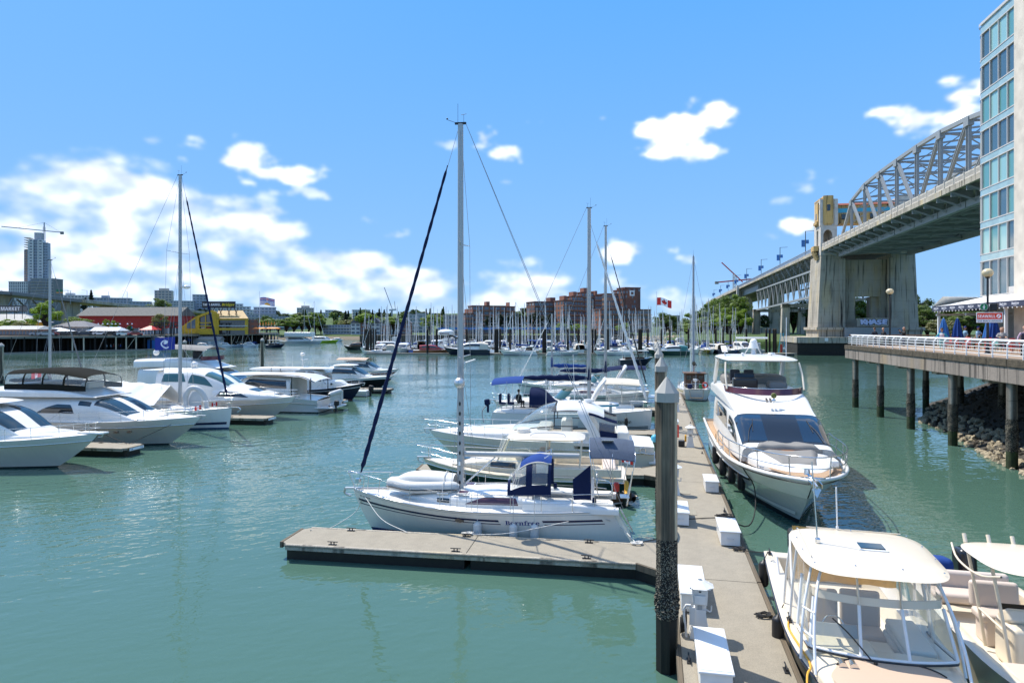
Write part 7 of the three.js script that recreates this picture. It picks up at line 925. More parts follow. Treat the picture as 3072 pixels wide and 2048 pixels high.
// ---------------------------------------------------------------- wharf with market, restaurant, cars
{
const E = [V(-205, 0, -108), V(-147.5, 0, -196), V(-126, 0, -229), V(-112.5, 0, -326)], top = 5.1, w = thing('wharf', 'long timber wharf on dark piles below the market', 'wharf', [0, 0, 0]);
part(w, 'deck', poly([...E.map((p) => [p.x, p.z]), [-160, -345], [-420, -345], [-420, -108]], .6, 0, top - .6), M.paving); 
for (let i = 1; i < E.length; i++) { const a = E[i - 1], b = E[i], L = a.distanceTo(b), d = b.clone().sub(a).normalize(), n = Math.round(L / 3.4), nx = V(-d.z, 0, d.x); part(w, 'edge_beam', beam([a.x, top - .35, a.z], [b.x, top - .35, b.z], .4, .7), M.rail); part(w, 'cap_rail', beam([a.x, top + .25, a.z], [b.x, top + .25, b.z], .25, .25), M.wood);
for (let k = 0; k < n; k++) { const p = a.clone().addScaledVector(d, (k + .5) * L / n); part(w, 'pile', cyl(.3, .26, top + 1, p.x, -1.3, p.z, 8), hash(k, i, 3) < .35 ? M.pile : M.darkWood); for (const r of [3, 6]) { const q = p.clone().addScaledVector(nx, r * (nx.x < 0 ? 1 : -1)); part(w, 'inner_pile', cyl(.3, .26, top + .6, q.x, -1.3, q.z, 6), M.darkWood); } if (hash(k, i, 9) < .25) part(w, 'brace', bar([p.x, .2, p.z], [p.x + d.x * 3, top - .8, p.z + d.z * 3], .09, 5), M.pile); }
part(w, 'bulkhead', beam(a.clone().addScaledVector(nx, (nx.x < 0 ? 1 : -1) * 9).setY(2), b.clone().addScaledVector(nx, (nx.x < 0 ? 1 : -1) * 9).setY(2), .5, 5.2), M.darkWood);
const f = single('float_walk', ['narrow pale float at the foot of the wharf below the market shed', 'narrow pale float below the parked cars on the wharf', 'narrow pale float below the restaurant terrace'][i - 1], 'dock', beam(a.clone().addScaledVector(nx, (nx.x < 0 ? -1 : 1) * 1.8).setY(.2), b.clone().addScaledVector(nx, (nx.x < 0 ? -1 : 1) * 1.8).setY(.2), 1.6, .5), M.dock); }
// buildings on the wharf
const roofHip = (W, Dp, h, inset) => { const a = W / 2, b = Dp / 2, i = inset; const g = new THREE.BufferGeometry(); const P = [[-a, 0, b], [a, 0, b], [a, 0, -b], [-a, 0, -b], [-a + i, h, 0], [a - i, h, 0]], F = [[0, 1, 5], [0, 5, 4], [1, 2, 5], [2, 3, 4], [2, 4, 5], [3, 0, 4], [0, 2, 1], [0, 3, 2]]; g.setAttribute('position', new THREE.Float32BufferAttribute(F.flat().flatMap((k) => P[k]), 3)); g.computeVertexNormals(); return metric(g); };
const shed = (name, label, px0, px1, D, yE, yR, wall, roof, o = {}) => { const a = AZ(px0, D).x, b = AZ(px1, D).x, e = HY(yE, D) - top, r = HY(yR, D) - top, t = thing(name, label, 'building', [(a + b) / 2, top, -D], o.turn ?? .0), W = b - a; if (o.open) for (let k = 0; k <= 4; k++) part(t, 'post', box(.2, e, .2, -W / 2 + k * W / 4, e / 2, 0), M.whitePaint); else { const wl = block(t, -W / 2 + .6, W / 2 - .6, 0, e, -9, 0, wall, { floors: 1, bays: o.bays ?? 6, fw: .7, fh: .55, win: o.win ?? M.winFar, cap: false }); } part(t, 'roof', mv(roofHip(W + .6, o.open ? 7 : 10.5, r - e, o.inset ?? 2.5), 0, e, o.open ? -2 : -4.5), roof); return t; };
shed('market_shed', 'long low grey roofed shed with white posts at the wharf edge', -40, 112, 205, 988, 977, M.brickTan, M.roofTin, { bays: 14, inset: 1.5 });
shed('hip_roof_hall', 'tan hall with slate blue hip roof behind the parked cars', 152, 268, 224, 980, 962, M.panelTan, M.roofSlate, { inset: 5 });
shed('market_tent', 'pale green white market tent beside the tall bright tree', 112, 190, 214, 993, 982, M.panelW, M.whiteCanvas, { open: 1, inset: 3 });
shed('white_canopy', 'white slatted canopy roof between the hall and red tent', 266, 358, 224, 992, 981, M.panelW, M.whiteCanvas, { open: 1, inset: 1 });
shed('red_tent', 'small red pointed tent by the black timber frame', 424, 459, 236, 989, 977, M.panelW, M.redPaint, { open: 1, inset: 1.95 });
shed('market_hall', 'wide grey market hall roof behind the wharf sheds', -120, 108, 262, 966, 941, M.yellowPaint, M.roofTin, { inset: 8, bays: 20 });
{ const D = 264, a = AZ(228, D).x, b = AZ(538, D).x, t = thing('red_warehouse', 'long red warehouse with grey gable roof', 'building', [(a + b) / 2, top, -D], -.06), W = b - a, e = HY(947, D) - top, r = HY(920, D) - top; part(t, 'red_wall', box(W, e - 2.4, 12, 0, e - (e - 2.4) / 2, -6), M.barnRed); part(t, 'glazed_base', box(W - .6, 2.5, 11, 0, 1.25, -6), M.winFar); for (let k = 0; k < 14; k++) part(t, 'base_post', box(.3, 2.5, .2, -W / 2 + 1 + k * (W - 2) / 13, 1.25, .0), M.panelW); part(t, 'roof', mv(rot(wallShape([[-7, 0], [7, 0], [0, r - e]], W + .8), 'y', Math.PI / 2), -W / 2 - .4, e, -6), M.roofGrey); }
{ const t = thing('market_sign', 'white MARKET roof sign letters on a dark frame', 'sign', AZ(30, 258, HY(933, 258))); part(t, 'frame', [beam([-6, -.2, 0], [6, -.2, 0], .2, .2), beam([-6, 2, 0], [6, 2, 0], .2, .2)], M.blackPaint); for (const x of [-4.5, -1.5, 1.5, 4.5]) part(t, 'frame_post', beam([x, -3, 0], [x, 2, 0], .15, .15), M.blackPaint); part(t, 'lettering', grid((u, v) => [lerp(-4.1, 4.1, u), v * 1.9, .2, u, v], 1, 1), lettering(512, 120, (x, w2, h) => { x.fillStyle = '#f4f4f2'; x.font = 'bold 118px sans-serif'; x.textAlign = 'center'; x.textBaseline = 'middle'; x.fillText('MARKET', w2 / 2, h * .54, 500); })); part(t, 'backing', box(12.5, 2.4, .15, 0, .95, -.1), M.steelDark); }
{ // yellow restaurant
const D = 262, t = thing('yellow_restaurant', 'yellow gabled waterfront restaurant with dark glass and roof sign', 'building', AZ(640, D, top), .0), m = (px) => (px - 640) / 2025 * D, y = (py) => HY(py, D) - top;
part(t, 'gable_front', wallShape([[m(590), 0], [m(590), y(948)], [m(636), y(930)], [m(650), y(936)], [m(650), 0]], .5, [[[m(598), y(985)], [m(598), y(952)], [m(636), y(937)], [m(636), y(985)]].map(([a, b]) => [a, b])]), M.yellowPaint); part(t, 'gable_glass', box(m(636) - m(598), y(944) - y(985), .2, (m(598) + m(636)) / 2, (y(985) + y(944)) / 2, -.2), M.glassDark); for (const py of [968, 978]) part(t, 'gable_bar', box(m(636) - m(598), .35, .3, (m(598) + m(636)) / 2, y(py), .05), M.yellowPaint); part(t, 'gable_mullion', box(.3, y(944) - y(985), .3, m(616), (y(944) + y(985)) / 2, .06), M.yellowPaint);
part(t, 'main_hall', box(m(742) - m(590), y(958), 11, (m(590) + m(742)) / 2, y(958) / 2, -6), M.glassDark); part(t, 'corner_post', box(1.1, y(957), .5, m(742) - .5, y(957) / 2, -.2), M.yellowPaint); part(t, 'front_post', box(1.3, y(940), .6, m(651), y(940) / 2, .1), M.yellowPaint); part(t, 'eave_beam', box(m(744) - m(652), .8, .5, (m(652) + m(744)) / 2, y(957), -.1), M.yellowPaint); for (let k = 0; k < 9; k++) part(t, 'glass_pane', box(m(740) / 9 * .85, y(962) - y(985), .15, m(656) + (k + .5) * (m(738) - m(656)) / 9, (y(962) + y(985)) / 2, -.4), M.glassDark); part(t, 'balcony_rail', box(m(742) - m(655), .25, .2, (m(655) + m(742)) / 2, y(977), .2), M.panelW); part(t, 'lower_band', box(m(742) - m(652), .9, .4, (m(652) + m(742)) / 2, y(987), -.1), M.yellowPaint);
part(t, 'roof', grid((u, v) => { const xf = lerp(m(648), m(746), u), xb = lerp(m(630), m(706), u); return [lerp(xf, xb, v), lerp(y(955), y(930), v), lerp(.6, -7, v), u * 12, v * 8]; }, 4, 4), M.roofYellow); part(t, 'left_lean_to', wallShape([[m(545), 0], [m(545), y(980)], [m(590), y(948)], [m(590), 0]], .6), M.yellowPaint); for (const [a, b] of [[562, 573], [576, 587]]) part(t, 'lean_to_window', wallShape([[m(a), y(985)], [m(a), y(982 - (a - 545) * .62)], [m(b), y(982 - (b - 545) * .62)], [m(b), y(985)]], .12).translate(0, 0, .62), M.winFar); part(t, 'left_base', box(m(590) - m(555), y(985), 6, (m(555) + m(590)) / 2, y(985) / 2, -3.5), M.yellowPaint);
const sy = HY(923, D) - top; part(t, 'sign_board', box(m(696) - m(595), 2.6, .3, (m(595) + m(696)) / 2, sy + 1.3, -3), M.blackPaint); for (const px of [600, 620, 645, 670, 692]) part(t, 'sign_leg', [beam([m(px), sy, -3], [m(px) + 1.4, sy - 4, -4], .25, .25), beam([m(px), sy - 3.5, -3], [m(px) + 1.6, sy, -3], .2, .2)], M.blackPaint);
part(t, 'sign_lettering', grid((u, v) => [lerp(m(596), m(695), u), sy + .3 + v * 2.1, -2.82, u, v], 1, 1), lettering(1024, 160, (x, w2, h) => { x.font = 'bold 96px sans-serif'; x.textBaseline = 'middle'; x.fillStyle = '#f2f2ee'; x.fillText('TAP & BARREL', 14, h * .52, 560); x.fillStyle = '#f2d31c'; x.font = 'italic bold 104px serif'; x.fillText('Bridges', 600, h * .5, 400); }));
}
{ const t = thing('timber_frame', 'black open timber frame standing on the wharf by the red tent', 'structure', AZ(498, 240, top)); for (let k = 0; k < 6; k++) part(t, 'post', box(.4, 4.4, .4, -4.2 + k * 1.7, 2.2, (k % 2) * -1.5), M.blackPaint); for (const y of [4.4, 3.2]) part(t, 'beam', box(9.4, .35, .35, 0, y, 0), M.blackPaint); for (let k = 0; k < 5; k++) part(t, 'brace', beam([-4.2 + k * 1.7, 2.2, 0], [-2.5 + k * 1.7, 4.3, 0], .2, .2), M.blackPaint); for (let k = 0; k < 5; k++) part(t, 'lower_pile', box(.35, 5, .35, -4.2 + k * 2, -2.5, 4), M.blackPaint); }
// patio umbrellas
const u0 = thing('patio_umbrella', 'open orange patio umbrella on the restaurant terrace', 'umbrella', AZ(712, 268, top), 0, 'orange umbrellas on the terrace'); part(u0, 'canopy', mv(new THREE.ConeGeometry(1.5, .6, 8), 0, 2.5, 0), M.orange); part(u0, 'pole', cyl(.05, .05, 2.5, 0, 0, 0, 6), M.whitePaint);
for (let i = 0; i < 22; i++) copy(u0, AZ(704 + i * 6.0 + R(-1, 1), R(268, 318), top), R(0, 1));
const uc = thing('closed_umbrella', 'closed orange umbrella on the raised restaurant terrace', 'umbrella', AZ(722, 300, 8.2), 0, 'closed orange umbrellas'); part(uc, 'canopy', mv(new THREE.ConeGeometry(.35, 1.7, 8), 0, 1.7, 0), M.orange); part(uc, 'pole', cyl(.05, .05, 1.2, 0, 0, 0, 6), M.whitePaint); for (let i = 0; i < 12; i++) copy(uc, AZ(728 + i * 8.6, 301, 8.2)); single('terrace_deck', 'raised pale terrace deck behind the open umbrellas', 'terrace', box(20, .4, 8, 0, 0, 0), M.panelW, AZ(776, 303, 8.0));
// cars
const carG = (() => { const p = [[-2.1, .35], [-2.15, .75], [-1.95, .95], [-1.3, 1.0], [-.75, 1.42], [.7, 1.44], [1.35, 1.0], [2.0, .88], [2.15, .65], [2.1, .35]]; return wallShape(p, 1.7).translate(0, 0, -.85); })(), glassG = wallShape([[-1.15, 1.02], [-.7, 1.37], [.65, 1.38], [1.15, 1.02]], 1.74).translate(0, 0, -.87), wheelG = new THREE.CylinderGeometry(.33, .33, .2, 12).rotateX(Math.PI / 2);
const CM = [['silver', gelc([.42, .43, .44])], ['white', M.gel], ['black', M.gelBlack], ['red', M.gelRed], ['navy', M.gelNavy], ['grey', M.gelGrey]];
CM.forEach(([n, m], i) => { const c = thing('parked_car', `${n} car parked on the wharf`, 'car', AZ(110 + i * 14, 207 + (i % 3) * 4, top), .5 + .2 * Math.sin(i), 'cars parked on the wharf'); part(c, 'body', carG, m); part(c, 'windows', glassG, M.glassDark); for (const x of [-1.35, 1.35]) for (const z of [-.82, .82]) part(c, 'wheel', wheelG.clone().translate(x, .33, z), M.black); for (let k = 0; k < 5; k++) copy(c, AZ(112 + ((i * 5 + k) * 37) % 300, 206 + ((i * 3 + k) % 5) * 5, top), .45 + .3 * hash(i, k, 1)); });
// wharf trees
for (const [px, D, h, ww, k, m, l] of [[132, 222, 11.2, 9.2, 1, M.leafY, 'tall bright green tree among the market tents'], [232, 244, 6.8, 9.6, 2, M.leafA, 'rounded green tree beside the red warehouse gable'], [68, 216, 4.6, 7, 0, M.leafE, 'pale olive tree over the low shed roof'], [22, 250, 5.6, 9, 1, M.leafY, 'yellow green trees below the market sign'], [82, 252, 6.2, 6, 0, M.leafY, 'small yellow green tree beside the market sign'], [316, 236, 5.4, 3, 1, M.leafY, 'slim young tree before the red warehouse wall'], [341, 236, 5.2, 3.2, 0, M.leafY, 'second slim young tree before the red warehouse wall'], [388, 232, 3.4, 2.2, 1, M.leafC, 'small dark green cone shrub on the wharf'], [478, 250, 8, 6.5, 0, M.leafE, 'loose pale tree above the black timber frame'], [352, 600, 9, 14, 0, M.leafE, 'olive tree behind the viaduct'], [480, 560, 12, 20, 1, M.leafB, 'green tree clump at the end of the viaduct'], [250, 600, 14, 8, 2, M.leafD, 'dark tree on the skyline by the road sign'], [565, 275, 5, 8, 2, M.leafE, 'dry olive bush beside the yellow restaurant']]) { const p = AZ(px, D, D > 400 ? HY(935, D) - 6 : top); tree(p, h * (D > 400 ? 1.4 : 1), ww, k, m, l, undefined, true); }
tree(AZ(272, 610, 26), 16, 8, 'con', M.leafD, 'pointed conifer on the skyline behind the viaduct');
// lamps and banners
const lp = thing('twin_lamp', 'twin lamp post with white shades and cyan banner on the wharf', 'street lamp', AZ(300, 232, top), 0, 'twin lamps before the red warehouse'); part(lp, 'post', bar([0, 0, 0], [0, 4.2, 0], .08, 6), M.blackPaint); for (const s of [-1, 1]) { part(lp, 'arm', tube([[0, 3.9, 0], [s * .4, 4.4, 0], [s * .75, 4.2, 0]], .04, 5, 4), M.blackPaint); part(lp, 'shade', mv(new THREE.ConeGeometry(.32, .5, 8), s * .75, 3.95, 0), M.whitePaint); } part(lp, 'banner', box(.8, 1.5, .05, .45, 2.3, 0), M.cyan); for (const px of [328, 352, 388]) copy(lp, AZ(px, 232, top));
// boats and shacks under the wharf
const fs = thing('boat_shack', 'blue floating shack at the foot of the wharf', 'shed', AZ(478, 236, .4)); part(fs, 'wall', box(6.5, 3, 4, 0, 1.5, 0), M.bluePaint); part(fs, 'roof', mv(wallShape([[-3.6, 0], [3.6, 0], [0, 1.2]], 4.4), 0, 3, -2.2), M.roofSlate); part(fs, 'window', box(1.4, 1, .1, 1.6, 1.8, 2.04), M.winFar);
const fh = thing('boat_house', 'long white boathouse with shutters below the restaurant', 'shed', AZ(622, 262, .4)); part(fh, 'wall', box(11, 2.6, 4, 0, 1.3, 0), M.panelW); part(fh, 'roof', mv(rot(wallShape([[-2.6, 0], [2.6, 0], [0, 1.3]], 11.6), 'y', Math.PI / 2), -5.8, 2.6, 0), M.roofTin); for (const x of [-3.2, 0, 3.2]) part(fh, 'shutter', box(2, 1.7, .1, x, 1.2, 2.05), M.panelG);
const be = thing('blue_tent', 'blue peaked tent on the float below the restaurant', 'tent', AZ(560, 258, .4)); part(be, 'canopy', mv(new THREE.ConeGeometry(2.4, 1.6, 4).rotateY(.78), 0, 3, 0), M.blueCanvas); for (const [x, z] of [[-1.5, 1.5], [1.5, 1.5]]) part(be, 'post', cyl(.06, .06, 2.2, x, 0, z, 5), M.whitePaint);
}

// ---------------------------------------------------------------- people
function person(o) {      // joints in metres, standing at the origin and facing +z; tints by body region
const { shirt, legs, hair, skin = [.44, .25, .17], seated, lean = 0, armL, armR, hat, vest, shorts, stripes } = o;
const hip = seated ? .52 : .93, dz = lean, sh = hip + .5, hd = hip + .72;
const J = { pel: V(0, hip, 0), chest: V(0, hip + .34, dz * .6), neck: V(0, sh + .04, dz * .9), head: V(0, hd + .05, dz * 1.15), face: V(0, hd + .02, dz * 1.15 + .055) };
const B = []; const cap = (a, b, r0, r1, c) => B.push([a, b, r0, r1, c]);
cap(J.pel, J.chest, .145, .165, shirt); cap(V(-.1, hip + .4, dz * .7), V(.1, hip + .4, dz * .7), .115, .115, shirt); cap(J.chest, J.neck, .12, .06, shirt); cap(V(0, sh + .0, dz * .9), V(0, hd - .04, dz * 1.1), .055, .055, skin); cap(V(0, hd + .03, dz * 1.15 + .01), V(0, hd + .1, dz * 1.15 - .01), .088, .098, skin); cap(V(0, hd - .02, dz * 1.15 + .045), V(0, hd + .03, dz * 1.15 + .05), .055, .07, skin); cap(V(0, hd + .03, dz * 1.15 + .115), V(0, hd + .045, dz * 1.15 + .1), .014, .014, skin);
if (hair) cap(V(0, hd + .1, dz * 1.15 - .035), V(0, hd + (o.longHair ? -.08 : .06), dz * 1.15 - .07), .095, o.longHair ? .075 : .07, hair); if (hat) { cap(V(0, hd + .125, dz * 1.15 - .01), V(0, hd + .14, dz * 1.15), .1, .095, hat); cap(V(0, hd + .11, dz * 1.15 + .06), V(0, hd + .1, dz * 1.15 + .15), .05, .03, hat); }
for (const s of [-1, 1]) {
const hipJ = V(s * .09, hip - .02, 0), knee = seated ? V(s * .12, hip - .02, .42) : V(s * .1 + (o.stride ? 0 : 0), .5, s * (o.stride ?? .02) + .03), ank = seated ? V(s * .12, .1, .40) : V(s * .1, .09, s * (o.stride ?? .02) * 1.6), toe = ank.clone().add(V(0, -.045, .16)); cap(hipJ, knee, .088, .062, legs); cap(knee, ank, .058, .04, shorts ? skin : legs); cap(ank.clone().add(V(0, -.03, -.03)), toe, .042, .035, [.03, .03, .03]);
const shJ = V(s * .19, sh - .03, dz * .85), arm = (s < 0 ? armR : armL) ?? [V(s * .27, sh - .31, dz * .8 - .02), V(s * .25, sh - .55, dz * .8 + .1)]; const el = vec(arm[0]), wr = vec(arm[1]); cap(shJ, el, .056, .043, shirt); cap(el, wr, .04, .03, o.bareArms ? skin : shirt); const d = wr.clone().sub(el).normalize(); const hnd = wr.clone().addScaledVector(d, .08); cap(wr, hnd, .028, .032, skin); for (let f = 0; f < 4; f++) { const off = V((f - 1.5) * .018, 0, 0); cap(hnd.clone().add(off), hnd.clone().add(off).addScaledVector(d, .06 + (f === 1 || f === 2 ? .012 : 0)).add(V(0, -.01, .01)), .009, .008, skin); } cap(wr.clone().addScaledVector(d, .03), wr.clone().addScaledVector(d, .06).add(V(-s * .045, .01, .02)), .011, .009, skin);
}
const all = B.flatMap(([a, b]) => [a, b]), bb = new THREE.Box3().setFromPoints(all).expandByScalar(.2), c = bb.getCenter(V(0, 0, 0)), half = Math.max(...bb.getSize(V(0, 0, 0)).toArray()) / 2, N = o.res ?? 60;
const mc = new MarchingCubes(N, new THREE.MeshBasicMaterial(), false, false, 60000); mc.isolation = 0; const P = V(0, 0, 0), dist = (q) => { let d = 9; for (const [a, b, r0, r1] of B) { const ab = b.clone().sub(a), t = clamp(q.clone().sub(a).dot(ab) / Math.max(1e-6, ab.lengthSq())), e = q.distanceTo(a.clone().addScaledVector(ab, t)) - lerp(r0, r1, t), k = .03, h = Math.max(k - Math.abs(d - e), 0) / k; d = Math.min(d, e) - h * h * k * .25; } return d; };
const F = B.map(([a, b, r0, r1]) => [a.x, a.y, a.z, b.x - a.x, b.y - a.y, b.z - a.z, r0, r1, a.distanceToSquared(b) || 1e-6]);
for (let z = 0; z < N; z++) for (let y = 0; y < N; y++) for (let x = 0; x < N; x++) { const qx = c.x + (x / N * 2 - 1) * half, qy = c.y + (y / N * 2 - 1) * half, qz = c.z + (z / N * 2 - 1) * half; let d = 9; for (const f of F) { const ux = qx - f[0], uy = qy - f[1], uz = qz - f[2], t = clamp((ux * f[3] + uy * f[4] + uz * f[5]) / f[8]), e = Math.hypot(ux - t * f[3], uy - t * f[4], uz - t * f[5]) - lerp(f[6], f[7], t), k = .03, h = Math.max(k - Math.abs(d - e), 0) / k; d = Math.min(d, e) - h * h * k * .25; } mc.field[x + y * N + z * N * N] = -d; }
mc.update(); const n = mc.count, pos = new Float32Array(n * 3), nor = new Float32Array(n * 3), col = new Float32Array(n * 3), uv = new Float32Array(n * 2);
for (let i = 0; i < n; i++) { const x = c.x + mc.positionArray[i * 3] * half, y = c.y + mc.positionArray[i * 3 + 1] * half, z = c.z + mc.positionArray[i * 3 + 2] * half; pos.set([x, y, z], i * 3); nor.set([mc.normalArray[i * 3], mc.normalArray[i * 3 + 1], mc.normalArray[i * 3 + 2]], i * 3); const q = V(x, y, z); let best = 9, bc = shirt; for (const [a, b, r0, r1, cc] of B) { const ab = b.clone().sub(a), t = clamp(q.clone().sub(a).dot(ab) / Math.max(1e-6, ab.lengthSq())), e = q.distanceTo(a.clone().addScaledVector(ab, t)) - lerp(r0, r1, t); if (e < best) { best = e; bc = cc; } } if (vest && bc === shirt && y > hip && y < sh && Math.abs(x) < .17) bc = vest; if (stripes && bc === shirt && Math.sin(y * 70) > 0) bc = stripes; col.set(bc, i * 3); }
const g = new THREE.BufferGeometry(); g.setAttribute('position', new THREE.BufferAttribute(pos, 3)); g.setAttribute('normal', new THREE.BufferAttribute(nor, 3)); g.setAttribute('color', new THREE.BufferAttribute(col, 3)); g.setAttribute('uv', new THREE.BufferAttribute(uv, 2)); const gg = mergeVertices(g, .0005); gg.computeVertexNormals(); return gg;
}
{
const PM = std([1, 1, 1], { roughness: .8, vertexColors: true }), PD = 5.85, put = (label, o, pos, turn, name = 'person') => single(name, label, 'person', person(o), PM, pos, turn, o.group);
const navy = [.015, .018, .03], jean = [.05, .07, .12], dark = [.02, .02, .022], teal = [.22, .38, .45], brown = [.06, .035, .02], grey = [.42, .41, .4];
put('person in a dark jacket and cap seen from behind at the railing', { shirt: navy, legs: jean, hair: brown }, DK(20.3, 69.0, PD - .12), Math.PI - TH + .2);
put('bald person in a dark coat bending toward the railing', { shirt: dark, legs: jean, lean: .22 }, DK(20.9, 68.0, PD - .14), -1.2);
put('person with tied fair hair holding up a phone to take a photo', { shirt: dark, legs: jean, hair: [.36, .2, .08], longHair: 1, armL: [V(.2, 1.28, .22), V(.08, 1.45, .4)], armR: [V(-.2, 1.28, .22), V(-.06, 1.47, .4)] }, DK(22.6, 68.4, PD - .1), -1.35);
const ph = thing('phone', 'dark phone held up by the person with fair hair', 'phone', DK(22.15, 68.3, PD + 1.5), 0); part(ph, 'case', rbox(.16, .08, .012, .005), M.black); part(ph, 'screen', rbox(.145, .068, .004, .002, 0, 0, .008), M.glassDark);
put('person in a grey blue shirt jogging along the promenade', { shirt: teal, legs: dark, shorts: 1, bareArms: 1, stride: .14, hat: [.04, .05, .12], armL: [V(.3, 1.2, -.1), V(.24, 1.08, .14)], armR: [V(-.3, 1.2, .1), V(-.24, 1.16, .28)] }, DK(26.6, 67.4, PD - .06), -1.4);
put('person in a light blue shirt and blue cap walking in front of a jogger', { shirt: [.26, .42, .62], legs: navy, shorts: 1, bareArms: 1, stride: .12, hat: [.03, .06, .35], armL: [V(.3, 1.2, -.1), V(.24, 1.04, .1)] }, DK(27.9, 66.4, PD - .05), -1.5);
put('person in a blue shirt with visor cap striding beside another walker', { shirt: [.2, .36, .5], legs: navy, shorts: 1, bareArms: 1, stride: .12, hat: [.03, .05, .25] }, DK(27.2, 67.2, PD - .05), -1.5);
put('person in a turquoise cardigan and dark sun hat at the railing', { shirt: [.03, .36, .4], vest: [.6, .52, .55], legs: [.25, .55, .5], hair: brown, hat: brown, armL: [V(.36, 1.2, .1), V(.42, 1.02, .26)], armR: [V(-.36, 1.2, .1), V(-.46, 1.04, .24)] }, DK(22.9, 60.8, PD - .2), -.5);
put('grey haired person in a dark quilted vest leaning on the terrace rail', { shirt: [.42, .3, .38], vest: [.03, .035, .06], legs: dark, hair: [.5, .5, .48], lean: .16, armL: [V(.34, 1.16, .2), V(.4, .98, .36)], armR: [V(-.34, 1.16, .2), V(-.42, .98, .36)] }, DK(21.9, 46.3, PD - .06), -.35);
const st = { shirt: [.6, .58, .52], stripes: [.08, .08, .09], legs: dark, seated: 1, armL: [V(.3, .82, .1), V(.2, .78, .34)], armR: [V(-.3, .82, .1), V(-.2, .78, .34)] };
put('seated person in a black and white striped shirt by the lamp post', { ...st }, DK(23.6, 52.6, PD + .28), -.6); put('second seated person in stripes with a bald head by the lamp post', { ...st, shirt: [.5, .46, .42] }, DK(23.0, 51.4, PD + .26), -.4);
// on the boats and the float
const w = sirene.root; w.updateMatrixWorld(true); put('person in a dark shirt sitting in the cockpit under a blue bimini', { shirt: dark, legs: dark, hair: brown, seated: 1 }, w.localToWorld(V(2.1, 1.5, .3)), 2.4);
const fl = [['white', [.7, .7, .68]], ['pale blue', [.35, .5, .6]], ['red', [.5, .05, .04]], ['navy', navy], ['blue', [.06, .12, .5]]]; fl.forEach(([n, c], i) => put(`person in a ${n} top standing on the float below the wharf`, { shirt: c, legs: dark, hair: brown, res: 36 }, AZ([318, 331, 339, 355, 360][i], 222.5 + i * .7, .45), i * 1.3));
}

